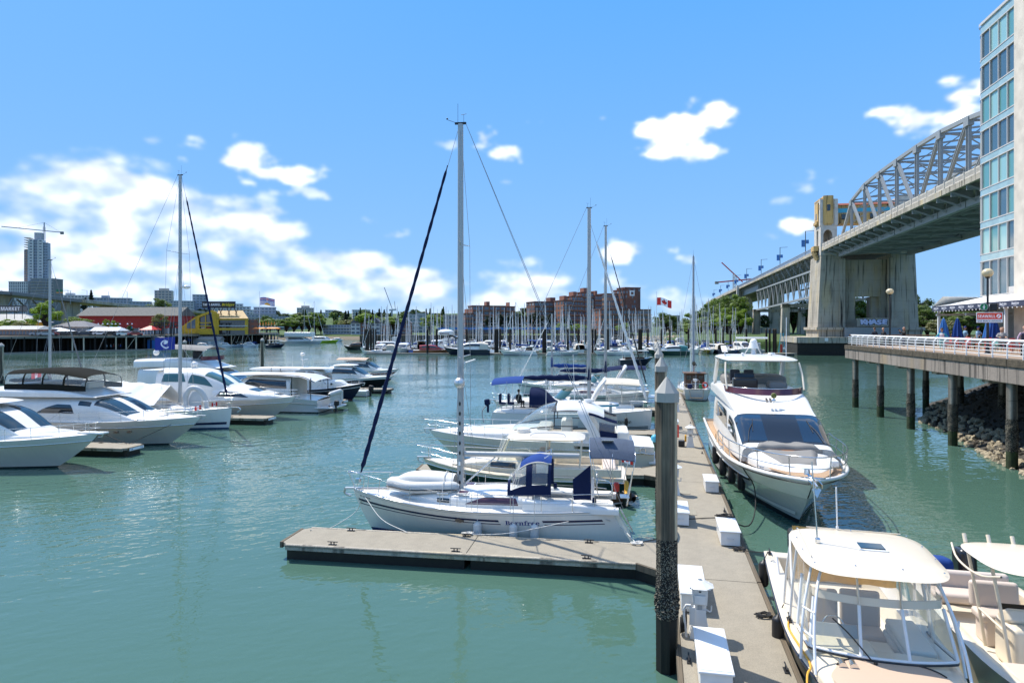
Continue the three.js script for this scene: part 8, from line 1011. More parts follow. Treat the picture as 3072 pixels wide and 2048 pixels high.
// ---------------------------------------------------------------- the great bridge on the right (s across, h up, t along the marina's axis)
{
const b = thing('road_bridge', 'grey steel truss road bridge with concrete pier and ochre gatehouse tower', 'bridge', [0, 0, 0], -TH), L = (s, h, t) => [s, h, -t];
const s0 = 46.5, s1 = 70.5, bx = (sa, sb, ha, hb, ta, tb) => box(sb - sa, hb - ha, tb - ta, (sa + sb) / 2, (ha + hb) / 2, -(ta + tb) / 2);
part(b, 'road_deck', bx(s0 + .2, s1 - .2, 29.75, 30.2, 60, 640), M.concrete); for (const s of [s0, s1 - .5]) part(b, 'deck_edge', bx(s, s + .5, 29.35, 30.25, 60, 640), M.concrete);
// concrete balustrade on the main span, railing beyond the tower
const bal = wallShape([[0, 0], [3.4, 0], [3.4, 1.05], [0, 1.05]], .18, Array.from({ length: 11 }, (_, i) => { const x = .22 + i * .275; return [[x, .2], [x + .13, .2], [x + .13, .82], [x, .82]]; })); bal.rotateY(Math.PI / 2);
for (let i = 0; i < 36; i++) { const t = 76 + i * 3.6; if (t > 203) break; const p = part(b, 'balustrade_panel', bal, M.concretePale); p.position.set(s0 + .1, 30.25, -t); part(b, 'balustrade_post', bx(s0 - .02, s0 + .34, 30.25, 31.5, t + 3.42, t + 3.58), M.concretePale); }
part(b, 'balustrade_far', bx(s1 - .3, s1 - .1, 30.25, 31.3, 76, 203), M.concretePale);
for (let i = 0; i < 60; i++) { const t = 219 + i * 3.2; part(b, 'rail_panel', [beam(L(s0 + .2, 31.5, t), L(s0 + .2, 31.5, t + 3.1), .12, .14), beam(L(s0 + .2, 30.5, t), L(s0 + .2, 30.5, t + 3.1), .1, .12), ...[0, .55, 1.1, 1.65, 2.2, 2.75].map((k) => beam(L(s0 + .2, 30.4, t + k), L(s0 + .2, 31.5, t + k), .07, .07))], M.panelB); }
part(b, 'far_rail', bx(s1 - .3, s1 - .1, 30.25, 31.4, 219, 640), M.panelB); part(b, 'outer_parapet', bx(s0 + .05, s0 + .3, 30.2, 31.3, 411, 640), M.panelG);
// under-deck: chords, brackets, floor beams, bracing
const P = 11.1, t0 = 201; const nodes = Array.from({ length: 11 }, (_, i) => t0 - i * P), top = [31, 40.6, 42.5, 42.9, 43.0, 43.0, 42.7, 41.8, 40.4, 38.4, 35.5];
for (const s of [50.4, 67.6]) for (let i = 0; i < nodes.length - 1; i++) part(b, 'bottom_chord', bx(s - .45, s + .45, 27.2, 28.3, nodes[i + 1] + .2, nodes[i] - .2), M.steel);
for (let t = 204; t > 84; t -= P / 2) { part(b, 'floor_beam', bx(s0 + 3.9, s1 - 3.9, 28.3, 29.7, t - .25, t + .25), M.steel); for (const [e, c] of [[s0 + .3, 50.0], [s1 - .3, 68.0]]) { part(b, 'bracket', beam(L(e, 29.4, t), L(c, 27.7, t - 1.2), .25, .3), M.steel); part(b, 'bracket_web', bx(Math.min(e, c), Math.max(e, c), 28.6, 29.7, t - .1, t + .1), M.steel); } }
for (let s = 54; s < 67; s += 3.2) part(b, 'stringer', bx(s - .2, s + .2, 28.7, 29.75, 84, 204), M.steel);
for (let i = 0; i < nodes.length - 1; i++) { part(b, 'lateral_brace', beam(L(50.6, 27.6, nodes[i]), L(67.4, 27.6, nodes[i + 1]), .3, .22), M.steel); part(b, 'lateral_brace', beam(L(67.4, 27.55, nodes[i]), L(50.6, 27.55, nodes[i + 1]), .3, .22), M.steel); }
part(b, 'inspection_pipe', beam(L(53, 27.9, 84), L(53, 27.9, 204), .3, .3), M.steel);
// through truss above the deck
const lace = (a, c, w) => { a = vec(a); c = vec(c); const n = Math.max(3, Math.round(a.distanceTo(c) / 1.1)), out = []; for (let k = 0; k < n; k++) { const p = a.clone().lerp(c, k / n), q = a.clone().lerp(c, (k + 1) / n), o = k % 2 ? 1 : -1; out.push(beam([p.x, p.y, p.z - o * w], [q.x, q.y, q.z + o * w], .07, .07)); } return out; };
const laced = (nm, a, c, w = .42) => { const o = (p, d) => { const v = vec(p).clone(); v.z += d; return v; }; const m = part(b, nm, beam(o(a, -w), o(c, -w), .5, .16), M.steel); part(m, 'flange', beam(o(a, w), o(c, w), .5, .16), M.steel); part(m, 'lacing', lace(a, c, w), M.steel); };
for (const s of [50.4, 67.6]) {
for (let i = 0; i < nodes.length - 1; i++) { const a = L(s, top[i], nodes[i]), c = L(s, top[i + 1], nodes[i + 1]); part(b, 'top_chord', beam(a, c, .6, .7), M.steel); if (i) laced('vertical', L(s, 30.2, nodes[i]), L(s, top[i] - .3, nodes[i])); if (i && i < nodes.length - 1) { const up = i < 5; laced('diagonal', up ? L(s, top[i], nodes[i]) : L(s, 30.2, nodes[i]), up ? L(s, 30.2, nodes[i + 1]) : L(s, top[i + 1], nodes[i + 1]), .38); } part(b, 'gusset_plate', bx(s - .46, s + .46, top[i + 1] - 1.3, top[i + 1] + .1, nodes[i + 1] - .9, nodes[i + 1] + .9), M.steel); }
}
for (let i = 1; i < nodes.length; i++) { for (const [h, k] of [[top[i], .35], [top[i] - 2.6, .3]]) part(b, 'sway_strut', beam(L(50.4, h - .4, nodes[i]), L(67.6, h - .4, nodes[i]), k, k), M.steel); for (let k = 0; k < 5; k++) { const a = lerp(50.6, 67.4, k / 5), c = lerp(50.6, 67.4, (k + 1) / 5), y = k % 2 ? [top[i] - .5, top[i] - 2.9] : [top[i] - 2.9, top[i] - .5]; part(b, 'sway_lattice', beam(L(a, y[0], nodes[i]), L(c, y[1], nodes[i]), .2, .2), M.steel); } for (const s of [1, -1]) part(b, 'knee_brace', beam(L(59 - s * 8.4, top[i] - 5.5, nodes[i]), L(59 - s * 4.5, top[i] - 2.9, nodes[i]), .25, .25), M.steel); if (i < nodes.length - 1) { part(b, 'top_lateral', beam(L(50.4, top[i], nodes[i]), L(67.6, top[i + 1], nodes[i + 1]), .3, .3), M.steel); part(b, 'top_lateral', beam(L(67.6, top[i] - .1, nodes[i]), L(50.4, top[i + 1] - .1, nodes[i + 1]), .3, .3), M.steel); } }
for (let i = 0; i < 26; i++) part(b, 'sidewalk_fence', [beam(L(49.6, 30.3, 110 + i * 3.5), L(49.6, 31.8, 110 + i * 3.5), .1, .1), beam(L(49.6, 31.8, 110 + i * 3.5), L(49.6, 31.8, 113.4 + i * 3.5), .08, .1), beam(L(49.6, 31.2, 110 + i * 3.5), L(49.6, 31.2, 113.4 + i * 3.5), .06, .08)], M.steel);
// gatehouse tower
const tw = part(b, 'tower_shaft', [wallShape([[46.3, 28.2], [50.6, 28.2], [50.6, 44], [46.3, 44]], .8, [[[47.0, 31], [49.4, 31], [49.4, 34], [49.1, 34.8], [48.6, 35.25], [48.2, 35.35], [47.8, 35.25], [47.3, 34.8], [47.0, 34]]]).translate(0, 0, -205.8), bx(46.3, 50.6, 28.2, 44, 212.2, 213), bx(50.0, 50.6, 28.2, 44, 205.8, 212.2), bx(46.3, 46.9, 35.6, 44, 205.8, 212.2), bx(46.3, 46.9, 28.2, 30.9, 205.8, 212.2), bx(46.3, 46.9, 30.9, 35.6, 205.8, 207.9), bx(46.3, 46.9, 30.9, 35.6, 210.1, 212.2), bx(46.9, 50.0, 42.8, 43.4, 205.8, 212.2)], M.concretePale);
part(tw, 'ochre_panel', bx(46.9, 49.6, 37, 44.9, 204.75, 205.1), M.concreteOchre); part(tw, 'tower_window', bx(47.9, 48.8, 40.6, 42.4, 204.7, 204.8), M.glassDark); part(tw, 'ochre_panel', bx(46.0, 46.4, 36.8, 43.4, 207.2, 210.8), M.concreteOchre); part(tw, 'tower_window', bx(45.95, 46.05, 38.6, 40.4, 208.6, 209.4), M.glassDark); part(tw, 'pilaster', bx(46.1, 46.8, 36.5, 43.9, 204.85, 206.2), M.concretePale); part(tw, 'pilaster', bx(49.9, 50.8, 36.5, 43.9, 204.8, 206.0), M.concretePale); part(tw, 'crown_block', bx(47.2, 49.4, 44, 45.0, 204.9, 212), M.concreteOchre); part(tw, 'crown_block', bx(46.2, 47.1, 43.9, 44.3, 205.4, 212.4), M.concreteOchre); for (const h of [41.2, 41.7, 42.2]) part(tw, 'string_course', bx(46.05, 50.8, h, h + .2, 204.86, 206.4), M.concreteOchre); part(tw, 'corbel', [bx(45.6, 46.3, 37.2, 38.0, 207, 211), bx(47.2, 49.2, 36.6, 37.0, 204.9, 205.1)], M.concreteOchre);
part(tw, 'balcony', [bx(44.9, 46.4, 29.6, 31.0, 207.2, 210.8), beam(L(46.2, 27.2, 209), L(45.2, 29.6, 209), 3.0, .6)], M.concreteOchre);
part(b, 'far_tower', [bx(66.4, 70.7, 28.2, 44, 205, 213)], M.concretePale); const gal = part(b, 'gallery', [bx(50.6, 66.4, 37.2, 42.2, 206, 212)], M.concreteOchre); part(gal, 'gallery_roof', mv(rot(wallShape([[-3.6, 0], [3.6, 0], [0, 1.1]], 15.8), 'y', Math.PI / 2), 50.6, 42.2, -209), M.roofRed); part(gal, 'painted_band', bx(50.7, 66.3, 40.1, 41.3, 205.85, 205.98), M.cyan); for (let i = 0; i < 4; i++) part(gal, 'gallery_window', bx(52 + i * 3.7, 53.1 + i * 3.7, 38.2, 39.7, 205.84, 205.97), M.glassDark);
// main pier
const batter = (sa, sb, h0, h1, k, ta, tb) => { const q = bx(sa, sb, h0, h1, ta, tb), p = q.attributes.position, mid = (sa + sb) / 2; for (let i = 0; i < p.count; i++) { const f = 1 - (p.getY(i) - h0) / (h1 - h0); if (k < 0 ? p.getX(i) < mid : p.getX(i) > mid) p.setX(i, p.getX(i) + k * f); } q.computeVertexNormals(); return q; };
part(b, 'pier_column', batter(46.4, 52.0, 7.7, 28.2, -.9, 205, 218), M.concrete); part(b, 'pier_column', batter(64.6, 70.6, 7.7, 28.2, .9, 205, 218), M.concrete); part(b, 'pier_pilaster', bx(51.2, 52.6, 7.7, 27, 204.4, 206), M.concrete); part(b, 'pier_pilaster', bx(63.8, 65.2, 7.7, 27, 204.4, 206), M.concrete);
part(b, 'pier_wall', [wallShape([[52, 7.7], [64.6, 7.7], [64.6, 26.8], [52, 26.8]], 1.2, [[[55.9, 10.2], [62.2, 10.2], [62.2, 16.4], [55.9, 16.4]]]).translate(0, 0, -208.2)], M.concrete); part(b, 'opening_reveal', bx(60.2, 62.4, 10.2, 16.4, 208.3, 212), M.concrete); part(b, 'opening_parapet', bx(55.6, 66.2, 8.0, 10.3, 204.2, 204.7), M.concrete);
part(b, 'graffiti', grid((u, v) => [lerp(56.4, 63.4, u), lerp(8.15, 10.25, v), -204.17, u, v], 1, 1), lettering(1024, 320, (x, w, h) => { x.textAlign = 'center'; x.textBaseline = 'middle'; x.lineJoin = 'round'; 'KHASE'.split('').forEach((ch, i) => { x.save(); x.translate(110 + i * 200, h * .5 + (i % 2 ? 12 : -8)); x.rotate((i - 2) * .05); x.scale(1.35, 1); x.font = 'bold 270px sans-serif'; x.strokeStyle = '#0d0f18'; x.lineWidth = 62; x.strokeText(ch, 0, 0); x.restore(); }); 'KHASE'.split('').forEach((ch, i) => { x.save(); x.translate(110 + i * 200, h * .5 + (i % 2 ? 12 : -8)); x.rotate((i - 2) * .05); x.scale(1.35, 1); x.font = 'bold 270px sans-serif'; x.strokeStyle = '#c3c8e6'; x.lineWidth = 26; x.strokeText(ch, 0, 0); x.fillStyle = '#c9cdea'; x.fillText(ch, 0, 0); x.restore(); }); }));
part(b, 'plinth_cap', bx(44.8, 72.5, 7.0, 7.75, 203.2, 220), M.concrete); part(b, 'plinth', bx(45.4, 72, 4.9, 7.0, 203.9, 219.5), M.concrete); part(b, 'plinth_nose', bx(52, 66.5, 5.0, 7.6, 202.6, 203.9), M.steel); part(b, 'footing', [bx(39.0, 82, -1.5, 3.4, 199.5, 224)], M.barnDark ??= std([.10, .095, .085], { roughness: .8, map: T.barn, bumpMap: T.barnBump, bumpScale: .06 })); part(b, 'footing_top', [bx(38.8, 82.2, 3.4, 5.0, 199.2, 224.2)], M.concrete); part(b, 'notice_plate', bx(46, 46.9, 3.9, 4.8, 199.05, 199.15), M.whitePaint);
// deck truss beyond the tower
for (const s of [48.6, 68.4]) { const N = 12, ta = 219, tb = 342; part(b, 'deck_truss_chord', beam(L(s, 25.4, ta), L(s, 25.4, tb), .6, .6), M.steel); part(b, 'deck_truss_chord', beam(L(s, 17.4, ta), L(s, 16.2, tb), .7, .7), M.steel); for (let i = 0; i < N; i++) { const a = lerp(ta, tb, i / N), c = lerp(ta, tb, (i + 1) / N), m = (a + c) / 2; part(b, 'deck_truss_web', beam(L(s, 25.2, a), L(s, 17.2, m), .3, .28), M.steel); part(b, 'deck_truss_web', beam(L(s, 17.2, m), L(s, 25.2, c), .3, .28), M.steel); part(b, 'deck_truss_post', beam(L(s, 16.8, m), L(s, 29.6, m), .2, .2), M.steel); part(b, 'cross_bracket', [beam(L(s + (s < 60 ? -1.8 : 1.8), 29.5, a), L(s, 26, a), .3, .4)], M.steel); } }
for (let t = 222; t < 640; t += 6) part(b, 'floor_beam', bx(s0 + 1.5, s1 - 1.5, 28.2, 29.7, t - .3, t + .3), M.steel); part(b, 'under_girder', [bx(49, 50, 25.6, 29.7, 342, 640), bx(67, 68, 25.6, 29.7, 342, 640)], M.steel);
for (const [t, w] of [[268, 2.6], [342, 3.0]]) { for (const s of [47.2, 67.4]) part(b, 'trestle_column', batter(s, s + w, 1, 16.6, -.5, t, t + 3), M.concrete); part(b, 'trestle_cap', bx(47, 70.5, 15.2, 16.6, t, t + 3), M.concrete); }
part(b, 'abutment', [wallShape([[46.2, 1], [54, 1], [54, 22], [52, 27], [50.5, 29.4], [46.2, 29.4]], 5, [[[48.6, 18], [50, 18], [50, 22], [49.3, 22.8], [48.6, 22]]]).translate(0, 0, -401), bx(63, 70.7, 1, 29.4, 396, 401), bx(54, 63, 1, 8, 396, 401)], M.concrete); part(b, 'abutment_shaft', bx(45.4, 46.6, 1, 31.5, 394.5, 397), M.concretePale); for (const t of [450, 500, 560]) part(b, 'approach_column', bx(48, 51, 0, 26, t, t + 3), M.concrete);
for (const t of [228, 272, 318, 366, 410, 455, 505, 560]) { const l = part(b, 'lamp_post', [bar(L(s0 + .5, 30.2, t), L(s0 + .5, 38.2, t), .12, 6), bar(L(s0 + .5, 38.1, t), L(s0 + 3.2, 38.2, t), .07, 5)], M.blackPaint); part(l, 'banner', [bx(s0 - .7, s0 + .35, 33.2, 35.4, t - .05, t + .05), bx(s0 + .65, s0 + 1.5, 34.2, 35.4, t - .05, t + .05)], M.bluePaint); }
}
// ---------------------------------------------------------------- promenade on piles, bank, building
{
const PD = 5.85, w = thing('promenade', 'raised concrete waterfront promenade with mossy coping on piles', 'promenade', [0, 0, 0], -TH), bx = (sa, sb, ha, hb, ta, tb) => box(sb - sa, hb - ha, tb - ta, (sa + sb) / 2, (ha + hb) / 2, -(ta + tb) / 2);
const e = 18.3, T1 = 71.6; part(w, 'deck', bx(e + .5, 62, PD - .5, PD - .02, 16, T1 - .4), M.paving);
for (let t = 16; t < T1 - .5; t += 2.22) part(w, 'coping_block', rbox(.62, .4, 2.18, .03, e + .31, PD - .2, -(t + 1.09)), M.mossy); for (let t = 16; t < T1 - .5; t += 1.11) part(w, 'fascia_panel', rbox(.4, .86, 1.085, .015, e + .27, PD - .84, -(t + .55)), M.fascia); for (let s = e; s < 46; s += 2.4) { part(w, 'coping_block', rbox(2.36, .4, .6, .03, s + 1.2 + .5, PD - .2, -T1 + .1), M.mossy); part(w, 'fascia_panel', rbox(2.36, .86, .4, .015, s + 1.7, PD - .84, -T1 + .1), M.fascia); }
for (let t = 22; t < T1; t += 7.3) part(w, 'cross_beam', bx(e + .5, 40, PD - 1.5, PD - .5, t - .4, t + .4), M.concrete);
[69.4, 62.2, 55.3, 48.1, 40.8, 33.5, 26].forEach((t, i) => { for (const [s, k] of [[e + .45, 1], [e + 6.5, 0], [e + 13, 0]]) { if (!k && i === 0 && s > 30) continue; const g = new THREE.Group(); const sh = new THREE.CylinderGeometry(.27, .27, 1, 8).toNonIndexed(); sh.computeVertexNormals(); const f = (nm, h0, h1, r, m) => part(w, nm, metric(new THREE.CylinderGeometry(r, r, h1 - h0, 8).toNonIndexed()).translate(s, (h0 + h1) / 2, -t), m); f('pile', 2.6, PD - 1.2, .27, M.concrete); const bb = grid((u, v) => { const a = v * 6.2832, y = lerp(.9, 2.65, u), rr = .275 + .05 * Math.max(0, N3(Math.cos(a) * 5, y * 8, Math.sin(a) * 5 + t)) * Math.sin(u * 3.14) * 2; return [s + Math.cos(a) * rr, y, -t + Math.sin(a) * rr, v * 1.7, y]; }, 20, 20); part(w, 'pile_barnacles', bb, M.barn); f('pile_weed', -1, .95, .29, M.weed); } });
// white railing
const rl = thing('promenade_railing', 'white tubular railing with curved posts along the promenade edge', 'railing', [0, 0, 0], -TH); const rs = e + .35;
part(rl, 'top_rail', bar([rs + .22, PD + .96, -16], [rs + .22, PD + .96, -T1 + .1], .075, 10), M.whitePaint); for (const h of [.18, .38, .58, .78]) part(rl, 'rail', bar([rs, PD + h, -16], [rs, PD + h, -T1 + .1], .022, 6), M.whitePaint);
for (let t = 20; t < T1; t += 1.62) part(rl, 'post', tube([[rs, PD, -t], [rs, PD + .6, -t], [rs + .02, PD + .8, -t], [rs + .2, PD + .95, -t]], .04, 7, 4), M.whitePaint);
for (let s = rs + 1; s < 45; s += 1.62) part(rl, 'end_post', tube([[s, PD, -T1 + .3], [s, PD + .6, -T1 + .3], [s, PD + .95, -T1 + .5]], .04, 6, 3), M.whitePaint); for (const h of [.18, .38, .58, .78]) part(rl, 'end_rail', bar([rs, PD + h, -T1 + .3], [45, PD + h, -T1 + .3], .022, 6), M.whitePaint); part(rl, 'end_top_rail', bar([rs, PD + .96, -T1 + .5], [45, PD + .96, -T1 + .5], .06, 8), M.tanWood);
// bank with stones
const bank = (s, t) => { const wl = 19.9 + 1.2 * Math.sin(t * .13) + Math.max(0, t - 60) * .5; return clamp((s - wl) * .42, -1.2, 5) * 1; }; const bk = structure('stone_bank', grid((u, v) => { const t = lerp(8, 74, u), s = lerp(17.5, 40, v), p = DK(s, t); return [p.x, bank(s, t) + .25 * fbm(s * .9, 2, t * .9, 3), p.z, s, t]; }, 90, 50), M.rockDark); const rocks = [];
for (let i = 0; i < 290; i++) { const t = R(30, 70), wl = 19.9 + 1.2 * Math.sin(t * .13) + Math.max(0, t - 60) * .5, s = wl + Math.pow(rnd(), 1.2) * 2.2 - .25, p = DK(s, t, bank(s, t) + .05), m = part(bk, 'stone', rockG[i % 5], M.rock); m.position.copy(p); m.rotation.set(R(0, 6), R(0, 6), R(0, 6)); m.scale.setScalar(R(.14, .28)); }
for (let i = 0; i < 3200; i++) { const t = R(14, 72), wl = 19.9 + 1.2 * Math.sin(t * .13) + Math.max(0, t - 60) * .5, s = wl + R(-.4, 12), p = DK(s, t, bank(s, t)); rocks.push([p.x, p.y, p.z, R(.06, .17)]); } stuffRocks('bank_rubble', 'dark rubble covering the bank under the promenade', rocks, M.rockDark);
// glass building
const B = thing('glass_building', 'teal glass apartment building with rounded corner beside a pale concrete wall', 'building', [0, 0, 0], -TH), bs = 30.5, top = 36.2, tA = 65.6, tB = 71.9, r = 1.5;
const bay = (tB - tA) / 4, GM = [M.blindTeal, M.glassTeal, M.glassSlate];
part(B, 'pale_wall', [bx(bs - .25, bs + 14, PD, top + 12, 40, tA - .1)], M.concretePale2 ??= std([.74, .66, .56], { roughness: .85, map: T.facade })); part(B, 'core', [bx(bs + .35, bs + 14, PD, top - .3, tA - .1, tB + .2), bx(bs + r, bs + 14, PD, top - .3, tB + .1, tB + r - .1)], M.steel);
const arc = (h0, h1, rr, a0, a1, n = 6) => grid((u, v) => { const a = lerp(a0, a1, u); return [bs + r - Math.cos(a) * rr, lerp(h0, h1, v), -(tB + Math.sin(a) * rr), a, lerp(h0, h1, v)]; }, n, 1);
for (let f = 0; f < 8; f++) {
const h1 = f < 7 ? 35.35 - f * 3.08 : 13.75, h0 = f < 7 ? h1 - 2.36 : 10.6;
for (let k = 0; k < 4; k++) { const ta = tA + k * bay; part(B, 'window_pane', bx(bs + .1, bs + .16, h0, h1, ta + .05, ta + bay - .05), f === 7 ? M.glassSlate : GM[[0, 2, 0, 2, 1, 0, 1][f] === 2 ? 2 : Math.floor(hash(f, k, 8) * 2.4) % 3]); part(B, 'mullion', bx(bs - .02, bs + .14, h0, h1, ta - .045, ta + .045), M.mullion); if (f === 1 && k < 3) part(B, 'roller_blind', bx(bs + .17, bs + .2, h1 - .7, h1, ta + .06, ta + bay - .06), M.blindTeal); }
part(B, 'mullion', bx(bs - .02, bs + .14, h0, h1, tB - .045, tB + .045), M.mullion); part(B, 'sill', bx(bs - .04, bs + .2, h0 - .09, h0, tA, tB), M.mullion); part(B, 'head', bx(bs - .04, bs + .2, h1, h1 + .09, tA, tB), M.mullion);
for (const [a0, a1] of [[.03, .7], [.75, 1.5]]) part(B, 'corner_pane', arc(h0, h1, r - .1, a0, a1), GM[f % 2 ? 1 : 2]); for (const a of [.72, 1.52]) part(B, 'mullion', mv(box(.12, h1 - h0, .1), bs + r - Math.cos(a) * r, (h0 + h1) / 2, -(tB + Math.sin(a) * r)), M.mullion); part(B, 'corner_sill', arc(h0 - .09, h0, r + .04, 0, 1.57), M.mullion); part(B, 'corner_head', arc(h1, h1 + .09, r + .04, 0, 1.57), M.mullion);
const y1 = f ? 35.35 - f * 3.08 + 3.08 - 2.36 - .09 : top; const yb = h1 + .09; for (let k = 0; k < 2; k++) part(B, 'spandrel_panel', bx(bs, bs + .2, yb, y1, tA + k * bay * 2 + .006, tA + (k + 1) * bay * 2 - .006), M.tealPanel); part(B, 'corner_spandrel', arc(yb, y1, r, 0, 1.57), M.tealPanel);
if (f === 7) part(B, 'opening_light', bx(bs + .06, bs + .18, h0 + .02, h0 + .55, tA + .08, tA + bay - .08), M.mullion);
}
part(B, 'roof_slab', [bx(bs - .12, bs + 14, top, top + .25, tA, tB), bx(bs + r, bs + 14, top, top + .25, tB, tB + r)], M.mullion); part(B, 'roof_corner', arc(top, top + .25, r + .12, 0, 1.57), M.mullion);
// restaurant front and awning
const Rn = thing('restaurant_front', 'restaurant front with white awning and navy lettered valance under the building', 'building', [0, 0, 0], -TH), vs = 26.8, v0 = 9.15;
part(Rn, 'awning', grid((u, v) => { const t = lerp(46, 73.4, u), hip = smooth(70.5, 73.4, t); return [lerp(vs, bs + .1, v), lerp(v0 + .45, 10.5, v), -lerp(t, t - hip * 2.5 * v, 1), t, v * 4]; }, 20, 4), M.whiteCanvas); part(Rn, 'awning_end', grid((u, v) => [lerp(vs, 36, u), lerp(v0 + .45, 10.5 - .3 * u, v), -lerp(73.4, 70.9, v), u * 4, v], 8, 3), M.whiteCanvas);
const vt = printM(512, 128, (x, a, h) => { x.fillStyle = '#3a3d50'; x.fillRect(0, 0, a, h); x.fillStyle = '#f3f3f6'; x.font = 'italic bold 74px serif'; x.textAlign = 'center'; x.textBaseline = 'middle'; x.fillText('Beach Ave', a / 2, h * .46, 300); x.fillRect(a * .38, h * .82, a * .24, 6); });
for (let i = 0; i < 15; i++) part(Rn, 'valance', grid((u, v) => [vs - .01, lerp(v0, v0 + .46, v), -lerp(73.4 - i * 1.83, 73.4 - (i + 1) * 1.83, u), u, v], 1, 1), vt); for (let i = 0; i < 40; i++) part(Rn, 'string_light', ball(.06, vs, v0 - .08, -(47 + i * .66), 6), M.whitePaint); for (let i = 0; i < 5; i++) part(Rn, 'end_valance', grid((u, v) => [vs + i * 1.83 + u * 1.83, lerp(v0, v0 + .46, v), -73.41, u, v], 1, 1), vt);
part(Rn, 'shop_wall', [bx(30.8, 40, PD, 9.3, 48, 60.5)], M.concretePale2); for (let k = 0; k < 6; k++) { part(Rn, 'glass_door', bx(30.85, 30.9, PD + .1, 8.6, 60.7 + k * 1.9, 62.4 + k * 1.9), M.pane); part(Rn, 'door_frame', bx(30.75, 30.95, PD, 9.3, 60.5 + k * 1.9, 60.7 + k * 1.9), M.mullion); } part(Rn, 'name_board', bx(30.6, 30.75, 8.4, 9.3, 58, 63.5), M.blackPaint); part(Rn, 'name_lettering', grid((u, v) => [30.58, 8.5 + v * .7, -lerp(63, 59, u), u, v], 1, 1), lettering(512, 128, (x, a, h) => { x.fillStyle = '#f3efe6'; x.font = 'italic bold 92px serif'; x.textAlign = 'center'; x.textBaseline = 'middle'; x.fillText('Beach Ave', a / 2, h / 2, 500); })); part(Rn, 'wave_emblem', [0, 1, 2].map((i) => tube([[30.75, 7.0 + i * .28, -60.2], [30.75, 7.3 + i * .24, -59.8], [30.75, 7.0 + i * .26, -59.4], [30.75, 7.25 + i * .2, -59.0]], .05, 5, 4)), M.bluePaint); part(Rn, 'floor_inside', bx(31, 44, PD - .01, PD + .02, 60.5, 72), M.brownWood); part(Rn, 'awning_beam', bx(27, 30.6, 8.65, 8.85, 66.5, 66.8), M.steel); for (const t of [52, 60, 72.8]) part(Rn, 'awning_post', bx(27.1, 27.3, PD, 9.2, t, t + .2), M.whitePaint); part(Rn, 'side_beam', bx(27, 36, 8.7, 8.9, 72.8, 73.1), M.mullion);
// lamps with signs
const lamp = (s, t, label, H2) => { const l = thing('globe_lamp', label, 'street lamp', DK(s, t, PD), -TH); part(l, 'base', [cyl(.14, .09, .6, 0, 0, 0, 12), cyl(.18, .16, .12, 0, 0, 0, 12)], M.blackPaint); part(l, 'pole', cyl(.08, .06, H2 - .6, 0, .6, 0, 10), M.blackPaint); part(l, 'globe', mv(new THREE.SphereGeometry(.33, 24, 14).scale(1, .86, 1), 0, H2 + .25, 0), M.globe); part(l, 'globe_collar', cyl(.12, .16, .14, 0, H2 - .1, 0, 10), M.blackPaint); return l; };
lamp(21.0, 48.7, 'black lamp post with cream globe carrying the orange seawall sign', 4.95); lamp(21.8, 69.6, 'black lamp post with pale globe near the promenade end', 4.85);
const sg = thing('seawall_sign', 'orange and white SEAWALL detour sign on the lamp post', 'sign', DK(20.98, 48.5, 7.78), -TH - .12); part(sg, 'panel', rbox(1.44, .66, .04, .015, .02, .4, .05), M.whitePaint); part(sg, 'face', grid((u, v) => [lerp(-.68, .72, u), lerp(.09, .71, v), .075, u, v], 1, 1), printM(560, 250, (x, a, h) => { x.fillStyle = '#e9ebec'; x.fillRect(0, 0, a, h); x.fillStyle = '#e8472a'; x.fillRect(8, 8, a - 16, 162); x.fillStyle = '#fff'; x.font = 'bold 104px sans-serif'; x.textBaseline = 'middle'; x.fillText('SEAWALL', 20, 92, 390); x.beginPath(); x.arc(478, 90, 50, 0, 7); x.fill(); x.strokeStyle = '#e8472a'; x.lineWidth = 14; x.beginPath(); x.moveTo(446, 122); x.lineTo(512, 60); x.stroke(); x.fillStyle = '#e8472a'; x.beginPath(); x.moveTo(452, 84); x.lineTo(500, 66); x.lineTo(476, 112); x.fill(); x.fillStyle = '#33363c'; x.font = 'bold 54px sans-serif'; x.fillText('USE BEACH AVENUE', 18, 212, 526); }));
const ps = thing('walk_sign', 'round green pedestrian sign on the lamp post', 'sign', DK(20.7, 48.5, 8.86), -TH - .1); part(ps, 'disc', new THREE.CylinderGeometry(.23, .23, .02, 28).rotateX(Math.PI / 2), M.whitePaint); part(ps, 'face', mv(new THREE.CircleGeometry(.215, 28), 0, 0, .014), printM(256, 256, (x, a) => { x.fillStyle = '#0d7a4a'; x.fillRect(0, 0, a, a); x.fillStyle = '#fff'; x.beginPath(); x.arc(132, 66, 18, 0, 7); x.fill(); x.lineCap = 'round'; x.strokeStyle = '#fff'; x.lineWidth = 30; x.beginPath(); x.moveTo(130, 100); x.lineTo(126, 150); x.stroke(); x.lineWidth = 18; x.beginPath(); x.moveTo(126, 150); x.lineTo(100, 205); x.moveTo(128, 150); x.lineTo(152, 205); x.moveTo(128, 100); x.lineTo(92, 132); x.moveTo(132, 100); x.lineTo(160, 130); x.stroke(); })); part(ps, 'bracket', bar([0, 0, -.02], [.3, 0, -.05], .02, 5), M.blackPaint);
const sp = thing('loudspeaker', 'black box loudspeaker bracketed to the lamp post', 'speaker', DK(21.35, 48.9, 8.65), -TH - .6); part(sp, 'case', rbox(.42, .5, .4, .06, .1, .2, 0), M.blackPaint); part(sp, 'bracket', bar([-.3, .2, 0], [0, .2, 0], .03, 5), M.blackPaint);
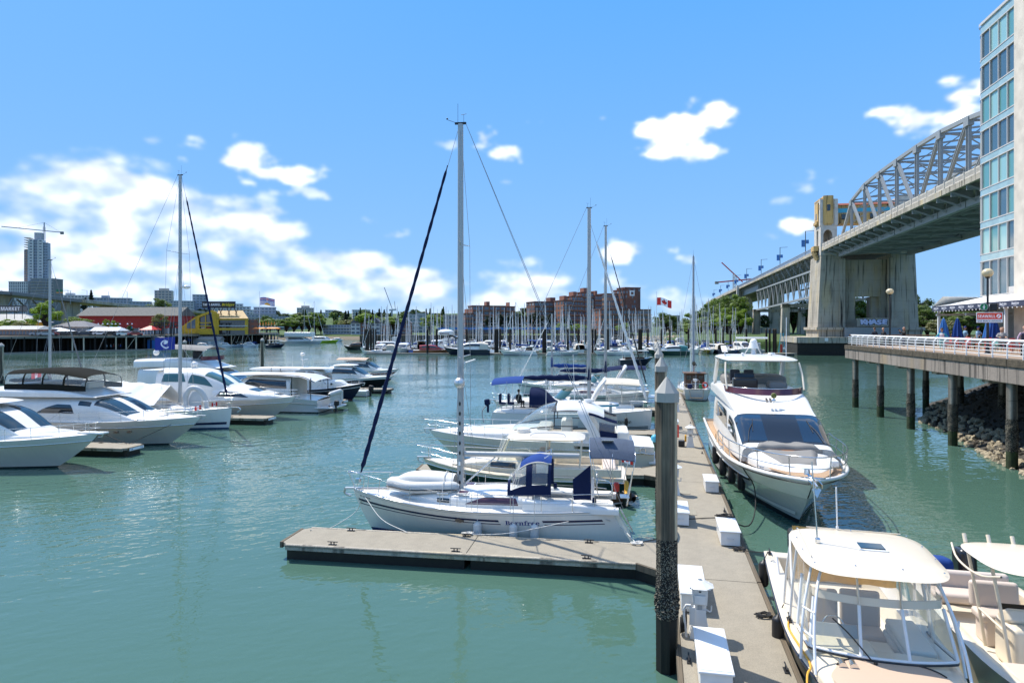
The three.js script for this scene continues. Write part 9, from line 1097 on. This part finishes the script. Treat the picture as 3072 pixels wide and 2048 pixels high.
// closed umbrellas, tables, chairs
const um = (s, t, label, m) => { const u = thing('closed_parasol', label, 'umbrella', DK(s, t, PD), t, undefined); part(u, 'pole', cyl(.03, .03, 2.6, 0, 0, 0, 6), M.whitePaint); part(u, 'canopy', grid((a, b) => { const th = b * 6.2832, y = lerp(.85, 2.5, a), rr = (.34 * (1 - a) ** .7 + .05) * (1 + .25 * Math.sin(th * 7)); return [Math.cos(th) * rr, y, Math.sin(th) * rr]; }, 12, 42), m); part(u, 'foot', cyl(.3, .3, .08, 0, 0, 0, 12), M.panelG); };
um(25.0, 66.0, 'closed bright blue parasol behind the woman in turquoise', M.bluePaint); um(25.9, 65.5, 'closed dark violet parasol beside a bright blue one', M.blueCanvas); um(26.6, 60.6, 'closed royal blue parasol near the glass doors', M.blueCanvas); um(26.5, 61.2, 'closed light blue parasol behind a royal blue one', M.bluePaint);
const ch = thing('cafe_chair', 'red metal cafe chair on the promenade terrace', 'chair', DK(23.5, 60, PD), 1, 'red cafe chairs on the terrace'); part(ch, 'seat', rbox(.42, .04, .42, .015, 0, .45, 0), M.redPaint); part(ch, 'backrest', rbox(.42, .4, .04, .015, 0, .72, -.2), M.redPaint); for (const [x, z] of [[-.18, -.18], [.18, -.18], [-.18, .18], [.18, .18]]) part(ch, 'leg', bar([x, 0, z], [x, .45, z], .015, 5), M.redPaint); for (let i = 0; i < 12; i++) copy(ch, DK(23 + (i % 3) * 1.2, 50 + i * 1.1, PD), i * 1.9);
const gc = copy(ch, DK(23.2, 52.5, PD), 2, 'turquoise metal cafe chair on the promenade terrace', 'turquoise cafe chairs'); gc.traverse((q) => { if (q.isMesh) q.material = M.gelTealL ??= std([.08, .42, .36]); }); for (let i = 0; i < 4; i++) copy(gc, DK(23 + i * .7, 47 + i * 1.4, PD), i * 2.2);
const tb2 = thing('cafe_table', 'round dark cafe table on the promenade terrace', 'table', DK(23.8, 55, PD), 0, 'cafe tables on the terrace'); part(tb2, 'top', mv(new THREE.CylinderGeometry(.45, .45, .04, 20), 0, .74, 0), M.blackPaint); part(tb2, 'stem', cyl(.04, .04, .74, 0, 0, 0, 8), M.blackPaint); for (let i = 0; i < 4; i++) copy(tb2, DK(23.6 + (i % 2), 50 + i * 3.4, PD));
}

renderer.render(scene, camera);
